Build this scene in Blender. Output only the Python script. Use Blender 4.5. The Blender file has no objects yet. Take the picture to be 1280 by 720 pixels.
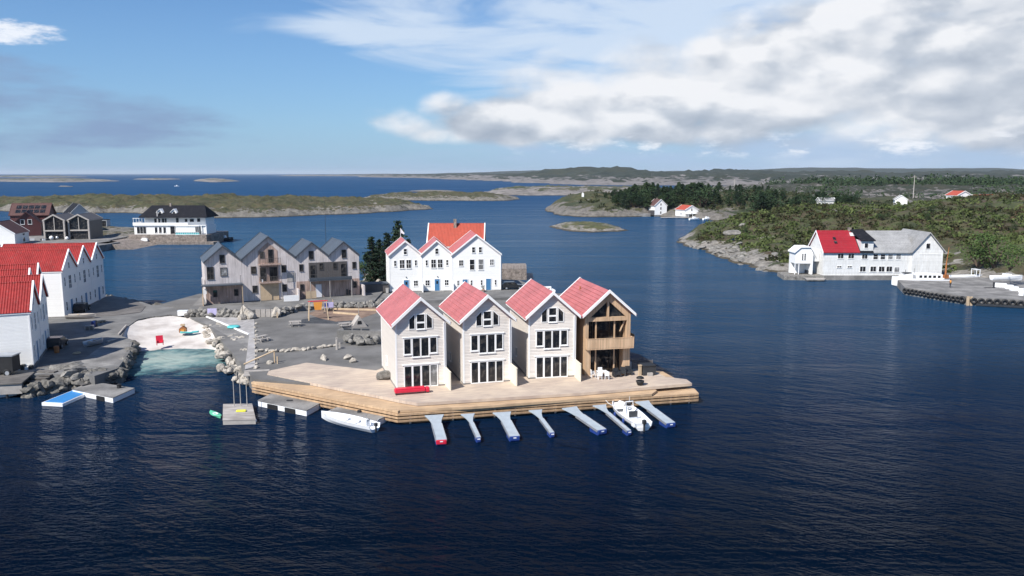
import bpy, bmesh, math, random
import numpy as np
from mathutils import Vector, Matrix, noise
R = random.Random(7)
S = bpy.context.scene
COL = S.collection
# ---------------------------------------------------------------- survey helpers
F = 990.0; CAMH = 24.5; PITCH = math.atan((360 - 217) / F)
AIR, DUST, OZ = 1.0, .2, 3.5
SKYS = .075; SUNS = 5.0; EXPO = 0.42; CB = .80; KX = .92; HAZE = 3e-5; SKYTINT = (.76, 1.0, 1.25); WSPEC = .05; HZC = (.21, .36, .58); WAVEH = .5
CP, SP = math.cos(PITCH), math.sin(PITCH)
def G(px, py, z=0.0):
    "ground position at height z seen in direction (px,py)"
    a = (px - 640) / F; b = (py - 360) / F
    dy = CP - b * SP; dz = -SP - b * CP
    t = (z - CAMH) / dz
    return Vector((a * t, dy * t, z))
def XZ(px, py, Y):
    "position at depth Y"
    a = (px - 640) / F; b = (py - 360) / F
    dy = CP - b * SP; dz = -SP - b * CP; t = Y / dy
    return Vector((a * t, Y, CAMH + dz * t))
# ---------------------------------------------------------------- mesh builder
class MB:
    def __init__(s): s.v = []; s.f = []; s.M = None
    def add(s, vs, fs):
        o = len(s.v)
        for p in vs:
            p = Vector(p)
            s.v.append(tuple(s.M @ p) if s.M is not None else tuple(p))
        s.f += [tuple(i + o for i in f) for f in fs]
    def box(s, x0, x1, y0, y1, z0, z1):
        if x0 > x1: x0, x1 = x1, x0
        if y0 > y1: y0, y1 = y1, y0
        if z0 > z1: z0, z1 = z1, z0
        s.add([(x0,y0,z0),(x1,y0,z0),(x1,y1,z0),(x0,y1,z0),(x0,y0,z1),(x1,y0,z1),(x1,y1,z1),(x0,y1,z1)],
              [(0,3,2,1),(4,5,6,7),(0,1,5,4),(1,2,6,5),(2,3,7,6),(3,0,4,7)])
    def prism(s, pts, y0, y1):
        "pts in (x,z), counter-clockwise seen from -y, extruded along y"
        n = len(pts)
        s.add([(p[0], y0, p[1]) for p in pts] + [(p[0], y1, p[1]) for p in pts],
              [tuple(range(n)), tuple(range(2*n-1, n-1, -1))] + [(i, i+n, (i+1)%n+n, (i+1)%n) for i in range(n)])
    def slab(s, pts, z0, z1):
        "pts in (x,y) counter-clockwise from above"
        n = len(pts)
        ar = sum(pts[i][0]*pts[(i+1)%n][1]-pts[(i+1)%n][0]*pts[i][1] for i in range(n))
        if ar < 0: pts = pts[::-1]
        s.add([(p[0], p[1], z0) for p in pts] + [(p[0], p[1], z1) for p in pts],
              [tuple(range(n-1, -1, -1)), tuple(range(n, 2*n))] + [(i, (i+1)%n, (i+1)%n+n, i+n) for i in range(n)])
    def tube(s, p0, p1, r0, r1=None, n=8):
        p0, p1 = Vector(p0), Vector(p1); r1 = r0 if r1 is None else r1
        d = (p1-p0).normalized(); a = d.orthogonal().normalized(); b = d.cross(a)
        vs = []
        for p, r in ((p0, r0), (p1, r1)):
            for i in range(n):
                t = 2*math.pi*i/n; vs.append(p + a*math.cos(t)*r + b*math.sin(t)*r)
        s.add(vs, [tuple(range(n-1,-1,-1)), tuple(range(n, 2*n))] + [(i, (i+1)%n, (i+1)%n+n, i+n) for i in range(n)])
    def lathe(s, c, prof, n=14):
        "prof list of (r,z) about vertical axis at c"
        vs = []
        for r, z in prof:
            for i in range(n):
                t = 2*math.pi*i/n; vs.append((c[0]+r*math.cos(t), c[1]+r*math.sin(t), c[2]+z))
        fs = [tuple(range(n-1,-1,-1)), tuple(range((len(prof)-1)*n, len(prof)*n))]
        for k in range(len(prof)-1):
            for i in range(n):
                fs.append((k*n+i, k*n+(i+1)%n, (k+1)*n+(i+1)%n, (k+1)*n+i))
        s.add(vs, fs)
    def torus(s, c, axis, R0, r0, n=14, m=7):
        ax = Vector(axis).normalized(); a = ax.orthogonal().normalized(); b = ax.cross(a); c = Vector(c)
        vs = []; fs = []
        for i in range(n):
            t = 2*math.pi*i/n; d = a*math.cos(t)+b*math.sin(t)
            for j in range(m):
                q = 2*math.pi*j/m; vs.append(c + d*(R0+r0*math.cos(q)) + ax*r0*math.sin(q))
        for i in range(n):
            for j in range(m):
                fs.append((i*m+j, ((i+1)%n)*m+j, ((i+1)%n)*m+(j+1)%m, i*m+(j+1)%m))
        s.add(vs, fs)
    def mesh(s, name, mat, smooth=False):
        me = bpy.data.meshes.new(name); me.from_pydata(s.v, [], s.f); me.update()
        if mat: me.materials.append(mat)
        if smooth: me.shade_smooth()
        return me
    def build(s, name, mat, parent=None, smooth=False, loc=None, rz=0):
        me = s.mesh(name, mat, smooth)
        o = bpy.data.objects.new(name, me); COL.objects.link(o)
        if parent: o.parent = parent
        if loc is not None: o.location = loc; o.rotation_euler = (0, 0, rz)
        return o
def tag(o, label=None, cat=None, group=None, kind=None):
    if label: o['label'] = label
    if cat: o['category'] = cat
    if group: o['group'] = group
    if kind: o['kind'] = kind
    return o
def thing(name, loc, rz, label, cat, group=None):
    o = bpy.data.objects.new(name, None); COL.objects.link(o)
    o.location = loc; o.rotation_euler = (0, 0, rz); o.empty_display_size = .3
    return tag(o, label, cat, group)
def copy_tree(o, parent=None):
    c = o.copy(); COL.objects.link(c)
    if parent: c.parent = parent
    for ch in list(o.children): copy_tree(ch, c)
    return c
# ---------------------------------------------------------------- materials
class NT:
    def __init__(s, name):
        s.m = bpy.data.materials.new(name); s.m.use_nodes = True; s.t = s.m.node_tree
        s.b = s.t.nodes['Principled BSDF']; s.tc = None
    def n(s, ty, **k):
        x = s.t.nodes.new(ty)
        for a, v in k.items():
            if a in x.inputs.keys() if isinstance(a, str) else False: pass
            setattr(x, a, v)
        return x
    def link(s, a, b): s.t.links.new(a, b)
    def co(s, which='Object'):
        if not s.tc: s.tc = s.n('ShaderNodeTexCoord')
        return s.tc.outputs[which]
    def geo(s):
        g = s.n('ShaderNodeNewGeometry'); return g
    def mapv(s, vec, sc=(1,1,1), rot=(0,0,0), loc=(0,0,0)):
        m = s.n('ShaderNodeMapping'); m.inputs['Scale'].default_value = sc; m.inputs['Rotation'].default_value = rot
        m.inputs['Location'].default_value = loc
        s.link(vec, m.inputs['Vector']); return m.outputs[0]
    def noise(s, vec, scale, detail=4, rough=.55, dist=0):
        x = s.n('ShaderNodeTexNoise'); x.inputs['Scale'].default_value = scale; x.inputs['Detail'].default_value = detail
        x.inputs['Roughness'].default_value = rough; x.inputs['Distortion'].default_value = dist
        s.link(vec, x.inputs['Vector']); return x.outputs['Fac']
    def math(s, op, a, b=None, c=None, clamp=False):
        x = s.n('ShaderNodeMath'); x.operation = op; x.use_clamp = clamp
        for i, v in enumerate((a, b, c)):
            if v is None: continue
            if isinstance(v, (int, float)): x.inputs[i].default_value = v
            else: s.link(v, x.inputs[i])
        return x.outputs[0]
    def ramp(s, fac, stops, interp='LINEAR'):
        x = s.n('ShaderNodeValToRGB'); x.color_ramp.interpolation = interp
        e = x.color_ramp.elements
        while len(e) < len(stops): e.new(.5)
        for i, (p, c) in enumerate(stops):
            e[i].position = p; e[i].color = (c if len(c) == 4 else (*c, 1))
        s.link(fac, x.inputs[0]); return x.outputs[0]
    def mix(s, fac, a, b, blend='MIX'):
        x = s.n('ShaderNodeMix'); x.data_type = 'RGBA'; x.blend_type = blend
        for i, v in ((0, fac), (6, a), (7, b)):
            if isinstance(v, (int, float)): x.inputs[i].default_value = v
            elif isinstance(v, tuple): x.inputs[i].default_value = (*v, 1) if len(v) == 3 else v
            else: s.link(v, x.inputs[i])
        return x.outputs[2]
    def sep(s, vec):
        x = s.n('ShaderNodeSeparateXYZ'); s.link(vec, x.inputs[0]); return x.outputs
    def bump(s, h, strength=.5, dist=.02, normal=None):
        x = s.n('ShaderNodeBump'); x.inputs['Strength'].default_value = strength; x.inputs['Distance'].default_value = dist
        s.link(h, x.inputs['Height'])
        if normal: s.link(normal, x.inputs['Normal'])
        return x.outputs[0]
    def out(s, col=None, rough=None, nrm=None, metal=None):
        for v, k in ((col, 'Base Color'), (rough, 'Roughness'), (nrm, 'Normal'), (metal, 'Metallic')):
            if v is None: continue
            if isinstance(v, (int, float)): s.b.inputs[k].default_value = v
            elif isinstance(v, tuple): s.b.inputs[k].default_value = (*v, 1)
            else: s.link(v, s.b.inputs[k])
        return s.m
def m_plain(name, col, rough=.6, metal=0., var=.12, sc=1.5, bump=0.0):
    t = NT(name); v = t.noise(t.co(), sc, 5, .6)
    c = t.mix(t.ramp(v, [(.3, (0,0,0)), (.7, (1,1,1))]), tuple(x*(1-var) for x in col), tuple(min(1, x*(1+var)) for x in col))
    nr = t.bump(t.noise(t.co(), sc*8, 4), .6, bump) if bump else None
    return t.out(c, rough, nr, metal)
def m_clad(name, col, axis='z', pitch=.16, var=.08, dirt=.1, rough=.55, groove=.02, weather=None):
    "painted or weathered boards: axis z = horizontal boards, axis h = vertical boards"
    t = NT(name); o = t.sep(t.co())
    h = o[2] if axis == 'z' else t.math('ADD', o[0], o[1])
    q = t.math('DIVIDE', h, pitch); fr = t.math('FRACT', q); fl = t.math('FLOOR', q)
    wn = t.n('ShaderNodeTexWhiteNoise'); wn.noise_dimensions = '1D'; t.link(fl, wn.inputs['W'])
    tint = t.math('MULTIPLY_ADD', wn.outputs[0], var*2, 1-var)
    big = t.noise(t.mapv(t.co(), (1, 1, .5) if axis == 'z' else (1.2, 1.2, .25)), .9, 6, .65)
    tint2 = t.math('MULTIPLY', tint, t.math('MULTIPLY_ADD', big, dirt*2, 1-dirt))
    base = col
    if weather:
        f = t.ramp(t.noise(t.mapv(t.co(), (2.5, 2.5, .5)), 1.1, 5, .6), [(.35, (0,0,0)), (.68, (1,1,1))])
        base = t.mix(f, col, weather)
    cb = t.n('ShaderNodeCombineColor'); [t.link(tint2, cb.inputs[i]) for i in range(3)]
    c = t.mix(1.0, base, cb.outputs[0], 'MULTIPLY')
    hgt = t.ramp(fr, [(0, (0,0,0)), (.12, (1,1,1)), (1, (.6,.6,.6) if axis == 'z' else (1,1,1))])
    return t.out(c, rough, t.bump(hgt, 1., groove))
def m_roof(name, col, kind='tile', var=.1, rough=.5, pitch=.3):
    t = NT(name); o = t.sep(t.co())
    w = t.math('SINE', t.math('MULTIPLY', o[1], 2*math.pi/pitch))
    n1 = t.noise(t.co(), 3.0, 4, .6); n2 = t.noise(t.co(), .5, 3, .5)
    f = t.math('MULTIPLY_ADD', t.math('ADD', n1, n2), 1.9, -1.4, clamp=True)
    c = t.mix(f, tuple(x*(1-var) for x in col), tuple(min(1, x*(1+var)) for x in col))
    gz = t.math('FLOOR', t.math('MULTIPLY', o[2], 3.4)); gy = t.math('FLOOR', t.math('DIVIDE', o[1], pitch)); cbn = t.n('ShaderNodeCombineXYZ'); t.link(gy, cbn.inputs[0]); t.link(gz, cbn.inputs[1])
    wn = t.n('ShaderNodeTexWhiteNoise'); wn.noise_dimensions = '2D'; t.link(cbn.outputs[0], wn.inputs['Vector'])
    c = t.mix(t.math('MULTIPLY', wn.outputs[0], .5), c, tuple(x*.72 for x in col))
    st = t.ramp(t.noise(t.mapv(t.co(), (1.5, 1.5, .5)), 1.3, 6, .65), [(.56, (0,0,0)), (.75, (1,1,1))])
    c = t.mix(t.math('MULTIPLY', st, .35), c, (.16,.14,.12))
    t.b.inputs['Specular IOR Level'].default_value = .2
    return t.out(c, rough, t.bump(w, 1., .02 if kind == 'tile' else .012))
def m_planks(name, col, ang=0., pitch=.15, var=.12, col2=None, rough=.75):
    t = NT(name); v = t.mapv(t.co(), (1,1,1), (0,0,-ang)); o = t.sep(v)
    q = t.math('DIVIDE', o[1], pitch); fl = t.math('FLOOR', q); fr = t.math('FRACT', q)
    cb = t.n('ShaderNodeCombineXYZ'); t.link(fl, cb.inputs[0]); t.link(t.math('MULTIPLY', o[0], .28), cb.inputs[1])
    pn = t.noise(cb.outputs[0], 1.7, 2, .5)
    big = t.noise(v, .25, 5, .6)
    f = t.math('ADD', t.math('MULTIPLY', pn, .6), t.math('MULTIPLY', big, .6))
    c2 = col2 or tuple(x*.8 for x in col)
    c = t.mix(t.ramp(f, [(.46, (0,0,0)), (.70, (1,1,1))]), tuple(min(1, x*(1+var)) for x in col), c2)
    hgt = t.ramp(fr, [(0, (0,0,0)), (.1, (1,1,1)), (.9, (1,1,1)), (1, (0,0,0))])
    return t.out(c, rough, t.bump(hgt, 1., .012))
def m_ground(name, cols, sc=.35, fine=9., rough=.9, bump=.03):
    t = NT(name)
    a = t.noise(t.co(), sc, 6, .62); b = t.noise(t.co(), fine, 5, .7)
    f = t.math('ADD', t.math('MULTIPLY', a, .7), t.math('MULTIPLY', b, .3))
    n = len(cols)
    c = t.ramp(f, [(.40 + .20*i/(n-1), cols[i]) for i in range(n)])
    return t.out(c, rough, t.bump(b, .8, bump))
def m_rock(name, c0, c1, sc=.8, stain=True):
    t = NT(name); v = t.co()
    a = t.noise(v, sc, 8, .65); cr = t.n('ShaderNodeTexVoronoi'); cr.feature = 'DISTANCE_TO_EDGE'; cr.inputs['Scale'].default_value = sc*1.3
    wv = t.n('ShaderNodeVectorMath'); wv.operation = 'ADD'; nn = t.n('ShaderNodeTexNoise'); nn.inputs['Scale'].default_value = sc*2
    t.link(v, nn.inputs['Vector']); t.link(v, wv.inputs[0]); t.link(nn.outputs['Color'], wv.inputs[1]); t.link(wv.outputs[0], cr.inputs['Vector'])
    c = t.ramp(a, [(.3, c0), (.5, tuple((x+y)/2 for x, y in zip(c0, c1))), (.7, c1)])
    e = t.ramp(cr.outputs['Distance'], [(0, (.45,.43,.4)), (.06, (1,1,1))])
    c = t.mix(1., c, e, 'MULTIPLY')
    return t.out(c, .9, t.bump(a, 1., .12))
def m_terrain(name, veg, veg2, veg3, rock0, rock1, line=1.6, vegscale=.06, rocky=.5, fine=.6, bump=.4):
    "rock near the shore and on steep faces, heath and grass above"
    t = NT(name); g = t.geo(); P = g.outputs['Position']; N = t.sep(g.outputs['Normal'])
    z = t.sep(P)[2]
    n0 = t.noise(P, vegscale, 6, .65); n1 = t.noise(P, vegscale*4, 5, .65); n2 = t.noise(P, fine, 6, .7)
    vg = t.mix(t.ramp(n1, [(.4, (0,0,0)), (.6, (1,1,1))]), veg, veg2)
    vg = t.mix(t.ramp(t.noise(P, vegscale*2, 5, .6), [(.5, (0,0,0)), (.62, (1,1,1))]), vg, veg3)
    sp = t.ramp(n2, [(.3, (.55,.55,.55)), (.7, (1.25,1.25,1.25))])
    vg = t.mix(1., vg, sp, 'MULTIPLY')
    rk = t.ramp(n2, [(.3, rock0), (.68, rock1)])
    wet = t.ramp(t.math('ADD', z, t.math('MULTIPLY', n2, .5)), [(.0, (.25,.22,.16)), (.62, (.3,.27,.2)), (.75, (1,1,1))])
    # amount of vegetation
    h = t.math('MULTIPLY_ADD', z, 1/line, -.6)
    slope = t.math('MULTIPLY', t.math('SUBTRACT', .93, N[2]), 2.6)
    a = t.math('ADD', t.math('SUBTRACT', h, slope), t.math('MULTIPLY', t.math('SUBTRACT', n0, .5), 7.))
    a = t.math('ADD', a, t.math('MULTIPLY', t.math('SUBTRACT', n1, .5), 5.))
    a = t.math('ADD', a, .5-rocky*2)
    a = t.math('MINIMUM', a, t.math('MULTIPLY_ADD', z, 2./line, -.8))
    fac = t.ramp(a, [(.35, (0,0,0)), (.6, (1,1,1))])
    c = t.mix(fac, t.mix(1., rk, wet, 'MULTIPLY'), vg)
    return t.out(c, .92, t.bump(n2, 1., bump))
def glass(name, base=(.012,.014,.018), rough=.04, inside=(.10,.09,.08)):
    t = NT(name); v = t.noise(t.co(), 1.6, 3, .6)
    return t.out(t.mix(t.ramp(v, [(.50, (0,0,0)), (.75, (1,1,1))]), base, inside), rough)
M = dict(
 cream = m_clad('cream_boards', (.66,.61,.55), 'z', .15, .04, .05),
 greige = m_clad('greige_front_boards', (.74,.68,.615), 'z', .17, .09, .10, groove=.045),
 screen = m_plain('cream_screen_panel', (.74,.68,.55), .6, var=.04),
 white = m_clad('white_boards', (.86,.85,.82), 'z', .16, .03, .05),
 oldwhite = m_clad('worn_white_boards', (.74,.74,.72), 'z', .35, .05, .14, weather=(.62,.61,.58)),
 trim = m_plain('white_trim', (.86,.85,.83), .45, var=.03),
 greytrim = m_plain('grey_trim', (.35,.34,.33), .6),
 tan = m_clad('tan_side_boards', (.78,.70,.60), 'z', .15, .04, .05),
 larch = m_clad('larch_boards', (.60,.42,.27), 'h', .13, .16, .12, weather=(.50,.33,.20)),
 grey = m_clad('weathered_grey_boards', (.66,.60,.58), 'h', .16, .12, .14, weather=(.48,.43,.41), rough=.75),
 greybrown = m_clad('weathered_brown_boards', (.48,.35,.29), 'h', .16, .14, .16, weather=(.27,.19,.155), rough=.75),
 maroon = m_clad('maroon_boards', (.085,.024,.024), 'z', .18, .1, .15),
 darkgrey = m_clad('charcoal_boards', (.10,.09,.085), 'h', .15, .1, .15),
 greyhouse = m_clad('pale_grey_boards', (.42,.44,.46), 'z', .18, .05, .1),
 pinkroof = m_roof('salmon_roof_sheet', (.47,.155,.155), 'sheet', .14, .5, .2),
 redroof = m_roof('red_roof_tiles', (.30,.028,.026), 'tile', .25, .6, .28),
 orangeroof = m_roof('orange_roof_tiles', (.42,.085,.055), 'tile', .10, .6, .3),
 crimson = m_roof('crimson_roof_sheet', (.30,.02,.03), 'sheet', .10, .6, .4),
 slate = m_roof('blue_grey_roof_sheet', (.085,.10,.12), 'sheet', .12, .45, .45),
 ashroof = m_roof('worn_grey_slate_roof', (.30,.30,.30), 'tile', .22, .8, .3),
 blackroof = m_roof('black_roof_tiles', (.012,.013,.018), 'tile', .25, .85, .3),
 brownroof = m_roof('brown_roof_tiles', (.115,.06,.055), 'tile', .15, .7, .3),
 glass = glass('dark_window_glass'),
 curtain = glass('curtained_window_glass', (.16,.16,.16), .15, (.5,.5,.5)),
 bluedoor = m_plain('blue_door_paint', (.06,.19,.36), .4, var=.06),
 paledoor = m_plain('pale_door_paint', (.75,.75,.78), .4, var=.04),
 black = m_plain('black_rubber', (.015,.015,.016), .6, var=.3),
 dark = m_plain('dark_plastic', (.03,.032,.036), .45, var=.2),
 steel = m_plain('galvanised_steel', (.5,.52,.55), .35, .6, var=.1),
 boom = m_plain('pale_boom_decking', (.36,.41,.45), .6, var=.1, bump=.01),
 bluefloat = m_plain('blue_float_plastic', (.02,.05,.22), .35, var=.15),
 red = m_plain('red_plastic', (.62,.02,.05), .4, var=.1),
 gel = m_plain('white_gelcoat', (.82,.83,.84), .25, var=.03),
 teal = m_plain('teal_plastic', (.10,.50,.50), .4, var=.1),
 green = m_plain('green_plastic', (.12,.50,.30), .4, var=.12),
 yellow = m_plain('yellow_plastic', (.75,.72,.05), .5),
 orange = m_plain('orange_canvas', (.75,.30,.05), .6),
 lilac = m_plain('lilac_canvas', (.50,.46,.68), .7),
 bluetop = m_plain('bright_blue_deck_mat', (.035,.21,.50), .5, var=.07),
 concrete = m_ground('quay_concrete', [(.12,.117,.11), (.18,.173,.165), (.27,.26,.245)], .3, 6, .85, .02),
 asphalt = m_ground('worn_asphalt', [(.11,.108,.104), (.15,.147,.142), (.20,.195,.188)], .25, 12, .9, .01),
 gravel = m_ground('grey_gravel', [(.105,.102,.097), (.135,.131,.126), (.175,.17,.163)], .22, 14, .95, .03),
 sand = m_ground('shell_sand', [(.42,.38,.35), (.54,.50,.465), (.62,.585,.55)], .3, 10, .95, .03),
 soil = m_ground('brown_play_soil', [(.14,.09,.065), (.20,.135,.10), (.26,.18,.13)], .5, 10, .95, .03),
 mat = m_ground('dark_rubber_mat', [(.03,.035,.042), (.05,.055,.062), (.07,.075,.08)], .8, 14, .8, .01),
 rockpale = m_rock('pale_boulder_stone', (.28,.25,.21), (.55,.505,.44), 1.3),
 rockgrey = m_rock('grey_boulder_stone', (.10,.095,.085), (.32,.305,.28), 1.5),
 rockdark = m_rock('dark_jetty_stone', (.07,.067,.06), (.22,.205,.18), 1.2),
 deck = m_planks('sunbleached_decking', (.54,.445,.345), .26, .145, .08, (.40,.32,.265)),
 decknew = m_planks('honey_decking', (.56,.39,.235), .2, .145, .1, (.40,.275,.17)),
 deckleft = m_planks('pale_deck_planks', (.50,.44,.40), -.38, .145, .1, (.42,.365,.33)),
 skirt = m_clad('deck_edge_boards', (.50,.33,.19), 'z', .3, .1, .25, weather=(.33,.215,.13)),
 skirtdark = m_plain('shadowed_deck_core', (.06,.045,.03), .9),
 greydeck = m_planks('grey_walkway_planks', (.40,.385,.375), 1.4, .18, .12, (.30,.285,.275)),
 jetty = m_planks('old_grey_jetty_planks', (.155,.142,.13), .5, .2, .2, (.085,.078,.072)),
 raftwood = m_planks('raft_planks', (.42,.39,.36), .05, .3, .2, (.27,.24,.215)),
 timber = m_plain('bare_timber', (.50,.38,.25), .7, var=.15),
 greytimber = m_plain('greyed_timber', (.38,.35,.32), .8, var=.15),
 skin = m_plain('skin', (.55,.34,.25), .6),
 cloth = m_plain('navy_cloth', (.03,.035,.05), .8),
 rust = m_plain('rusty_crane_paint', (.35,.13,.04), .6, var=.3),
 stonewall = m_rock('plinth_masonry', (.10,.085,.07), (.36,.30,.26), 1.0),
)
# ---------------------------------------------------------------- house pieces
def fb(mb, h, face, u0, u1, v0, v1, d0, d1):
    w, L = h['w'], h['L']
    if face == 'F': mb.box(u0, u1, -d1, -d0, v0, v1)
    elif face == 'B': mb.box(u0, u1, L+d0, L+d1, v0, v1)
    elif face == 'L': mb.box(-w/2-d1, -w/2-d0, u0, u1, v0, v1)
    else: mb.box(w/2+d0, w/2+d1, u0, u1, v0, v1)
def window(root, h, face, u, v, ww, wh, nx=1, ny=1, fr=.09, mat=None, frame=None, off=0., name='window', sill=True):
    "u centre, v bottom; frame mesh + pane child"
    mb = MB(); d = .07 + off; o = off - .01 if off else 0.0
    u0, u1, v0, v1 = u-ww/2, u+ww/2, v, v+wh
    fb(mb, h, face, u0-fr, u0, v0-fr, v1+fr, o, d); fb(mb, h, face, u1, u1+fr, v0-fr, v1+fr, o, d)
    fb(mb, h, face, u0, u1, v0-fr, v0, o, d); fb(mb, h, face, u0, u1, v1, v1+fr, o, d)
    m = fr*.75
    for i in range(1, nx):
        x = u0+(u1-u0)*i/nx; fb(mb, h, face, x-m/2, x+m/2, v0, v1, o, d-.01)
    for j in range(1, ny):
        z = v0+(v1-v0)*j/ny; fb(mb, h, face, u0, u1, z-m/2, z+m/2, o, d-.014)
    if sill: fb(mb, h, face, u0-fr-.03, u1+fr+.03, v0-fr-.045, v0-fr-.002, o, d+.05)
    f = mb.build(name, frame or M['trim'], root)
    p = MB(); fb(p, h, face, u0, u1, v0, v1, o, off+.022); p.build('pane', mat or M['glass'], f)
    return f
def poly_window(root, h, pts, fr=.07, mat=None, frame=None, off=0., y=0.):
    "polygon pane on the front gable, pts (x,z)"
    n = len(pts); mb = MB()
    for i in range(n):
        a, b = Vector((pts[i][0], pts[i][1])), Vector((pts[(i+1)%n][0], pts[(i+1)%n][1]))
        d = (b-a).normalized(); q = Vector((-d.y, d.x))*fr; e = d*fr
        a2, b2 = a-e*.0, b+e*.0
        mb.prism([(a2.x, a2.y), (b2.x, b2.y), ((b2+(-q)).x+e.x, (b2-q).y+e.y), ((a2-q).x-e.x, (a2-q).y-e.y)][::-1], y-.07-off, y-off)
    f = mb.build('window', frame or M['trim'], root)
    p = MB(); p.prism(pts, y-.022-off, y-off); p.build('pane', mat or M['glass'], f)
    return f
def door(root, h, face, u, v, dw, dh, mat, frame=None, off=0., glassy=False):
    mb = MB(); fb(mb, h, face, u-dw/2, u+dw/2, v, v+dh, off, off+.04)
    d = mb.build('door', mat, root)
    k = MB(); fr = .1
    fb(k, h, face, u-dw/2-fr, u-dw/2, v, v+dh+fr, off, off+.07); fb(k, h, face, u+dw/2, u+dw/2+fr, v, v+dh+fr, off, off+.07)
    fb(k, h, face, u-dw/2, u+dw/2, v+dh, v+dh+fr, off, off+.07); k.build('door_frame', frame or M['trim'], d)
    hd = MB(); fb(hd, h, face, u+dw/2-.14, u+dw/2-.08, v+dh*.45, v+dh*.5, off+.04, off+.09); hd.build('handle', M['steel'], d)
    if glassy:
        g = MB(); fb(g, h, face, u-.18, u+.18, v+dh*.6, v+dh*.85, off+.04, off+.05); g.build('pane', M['glass'], d)
    return d
def roof_mesh(h, mat, oh=.35, ohg=.4, th=.16, courses=0, root=None, name='roof', y0=None, y1=None):
    w, L, ze, zr = h['w'], h['L'], h['ze'], h['zr']
    y0 = -ohg if y0 is None else y0; y1 = L+ohg if y1 is None else y1
    sl = (zr-ze)/(w/2); xe = w/2+oh; zeo = ze-oh*sl
    mb = MB()
    for sg in (-1, 1):
        lo = [(sg*xe, zeo), (0, zr)]
        d = Vector((0-sg*xe, zr-zeo)); ln = d.length; d.normalize(); nn = Vector((d.y*sg, abs(d.x)));
        nn = Vector((sg*(zr-zeo), xe)).normalized()
        pts = [Vector((sg*xe, zeo)), Vector((0, zr))]
        top = []
        nc = courses or 1; stp = .075 if courses else 0
        for k in range(nc):
            a = pts[0].lerp(pts[1], k/nc); b = pts[0].lerp(pts[1], (k+1)/nc)
            top += [a+nn*(th+stp), b+nn*th]
        # trim at ridge x=0
        last = top[-1]; t_ = last.x/ (d.x) if abs(d.x) > 1e-6 else 0
        top[-1] = Vector((0.0, last.y - d.y*(last.x/d.x)))
        poly = [pts[1], pts[0]] + top
        poly = [(p.x, p.y) for p in poly]
        if sg > 0: poly = poly[::-1]
        mb.prism(poly, y0, y1)
    r = mb.build(name, mat, root)
    return r
def barge(h, mat, root, oh=.35, ohg=.4, th=.16, bw=.26, bt=.05, y=None, rise=.05):
    "barge boards along both rakes of one gable"
    w, ze, zr = h['w'], h['ze'], h['zr']; sl = (zr-ze)/(w/2); xe = w/2+oh; zeo = ze-oh*sl
    cz = th/ (xe/math.hypot(xe, zr-zeo))
    mb = MB(); t = cz+rise
    mb.prism([(-xe-.02, zeo+t-bw), (0, zr+t-bw), (0, zr+t), (-xe-.02, zeo+t)], y-bt, y)
    mb.prism([(0, zr+t-bw), (xe+.02, zeo+t-bw), (xe+.02, zeo+t), (0, zr+t)], y-bt, y)
    # capping board lying on the roof edge
    c = .06
    yy0, yy1 = (y-bt, y+.16) if y < 1 else (y-.16-bt, y)
    mb.prism([(-xe-.02, zeo+t+.002), (0, zr+t+.002), (0, zr+t+c), (-xe-.02, zeo+t+c)], yy0, yy1)
    mb.prism([(0, zr+t+.002), (xe+.02, zeo+t+.002), (xe+.02, zeo+t+c), (0, zr+t+c)], yy0, yy1)
    return mb.build('bargeboard', mat, root)
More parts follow.
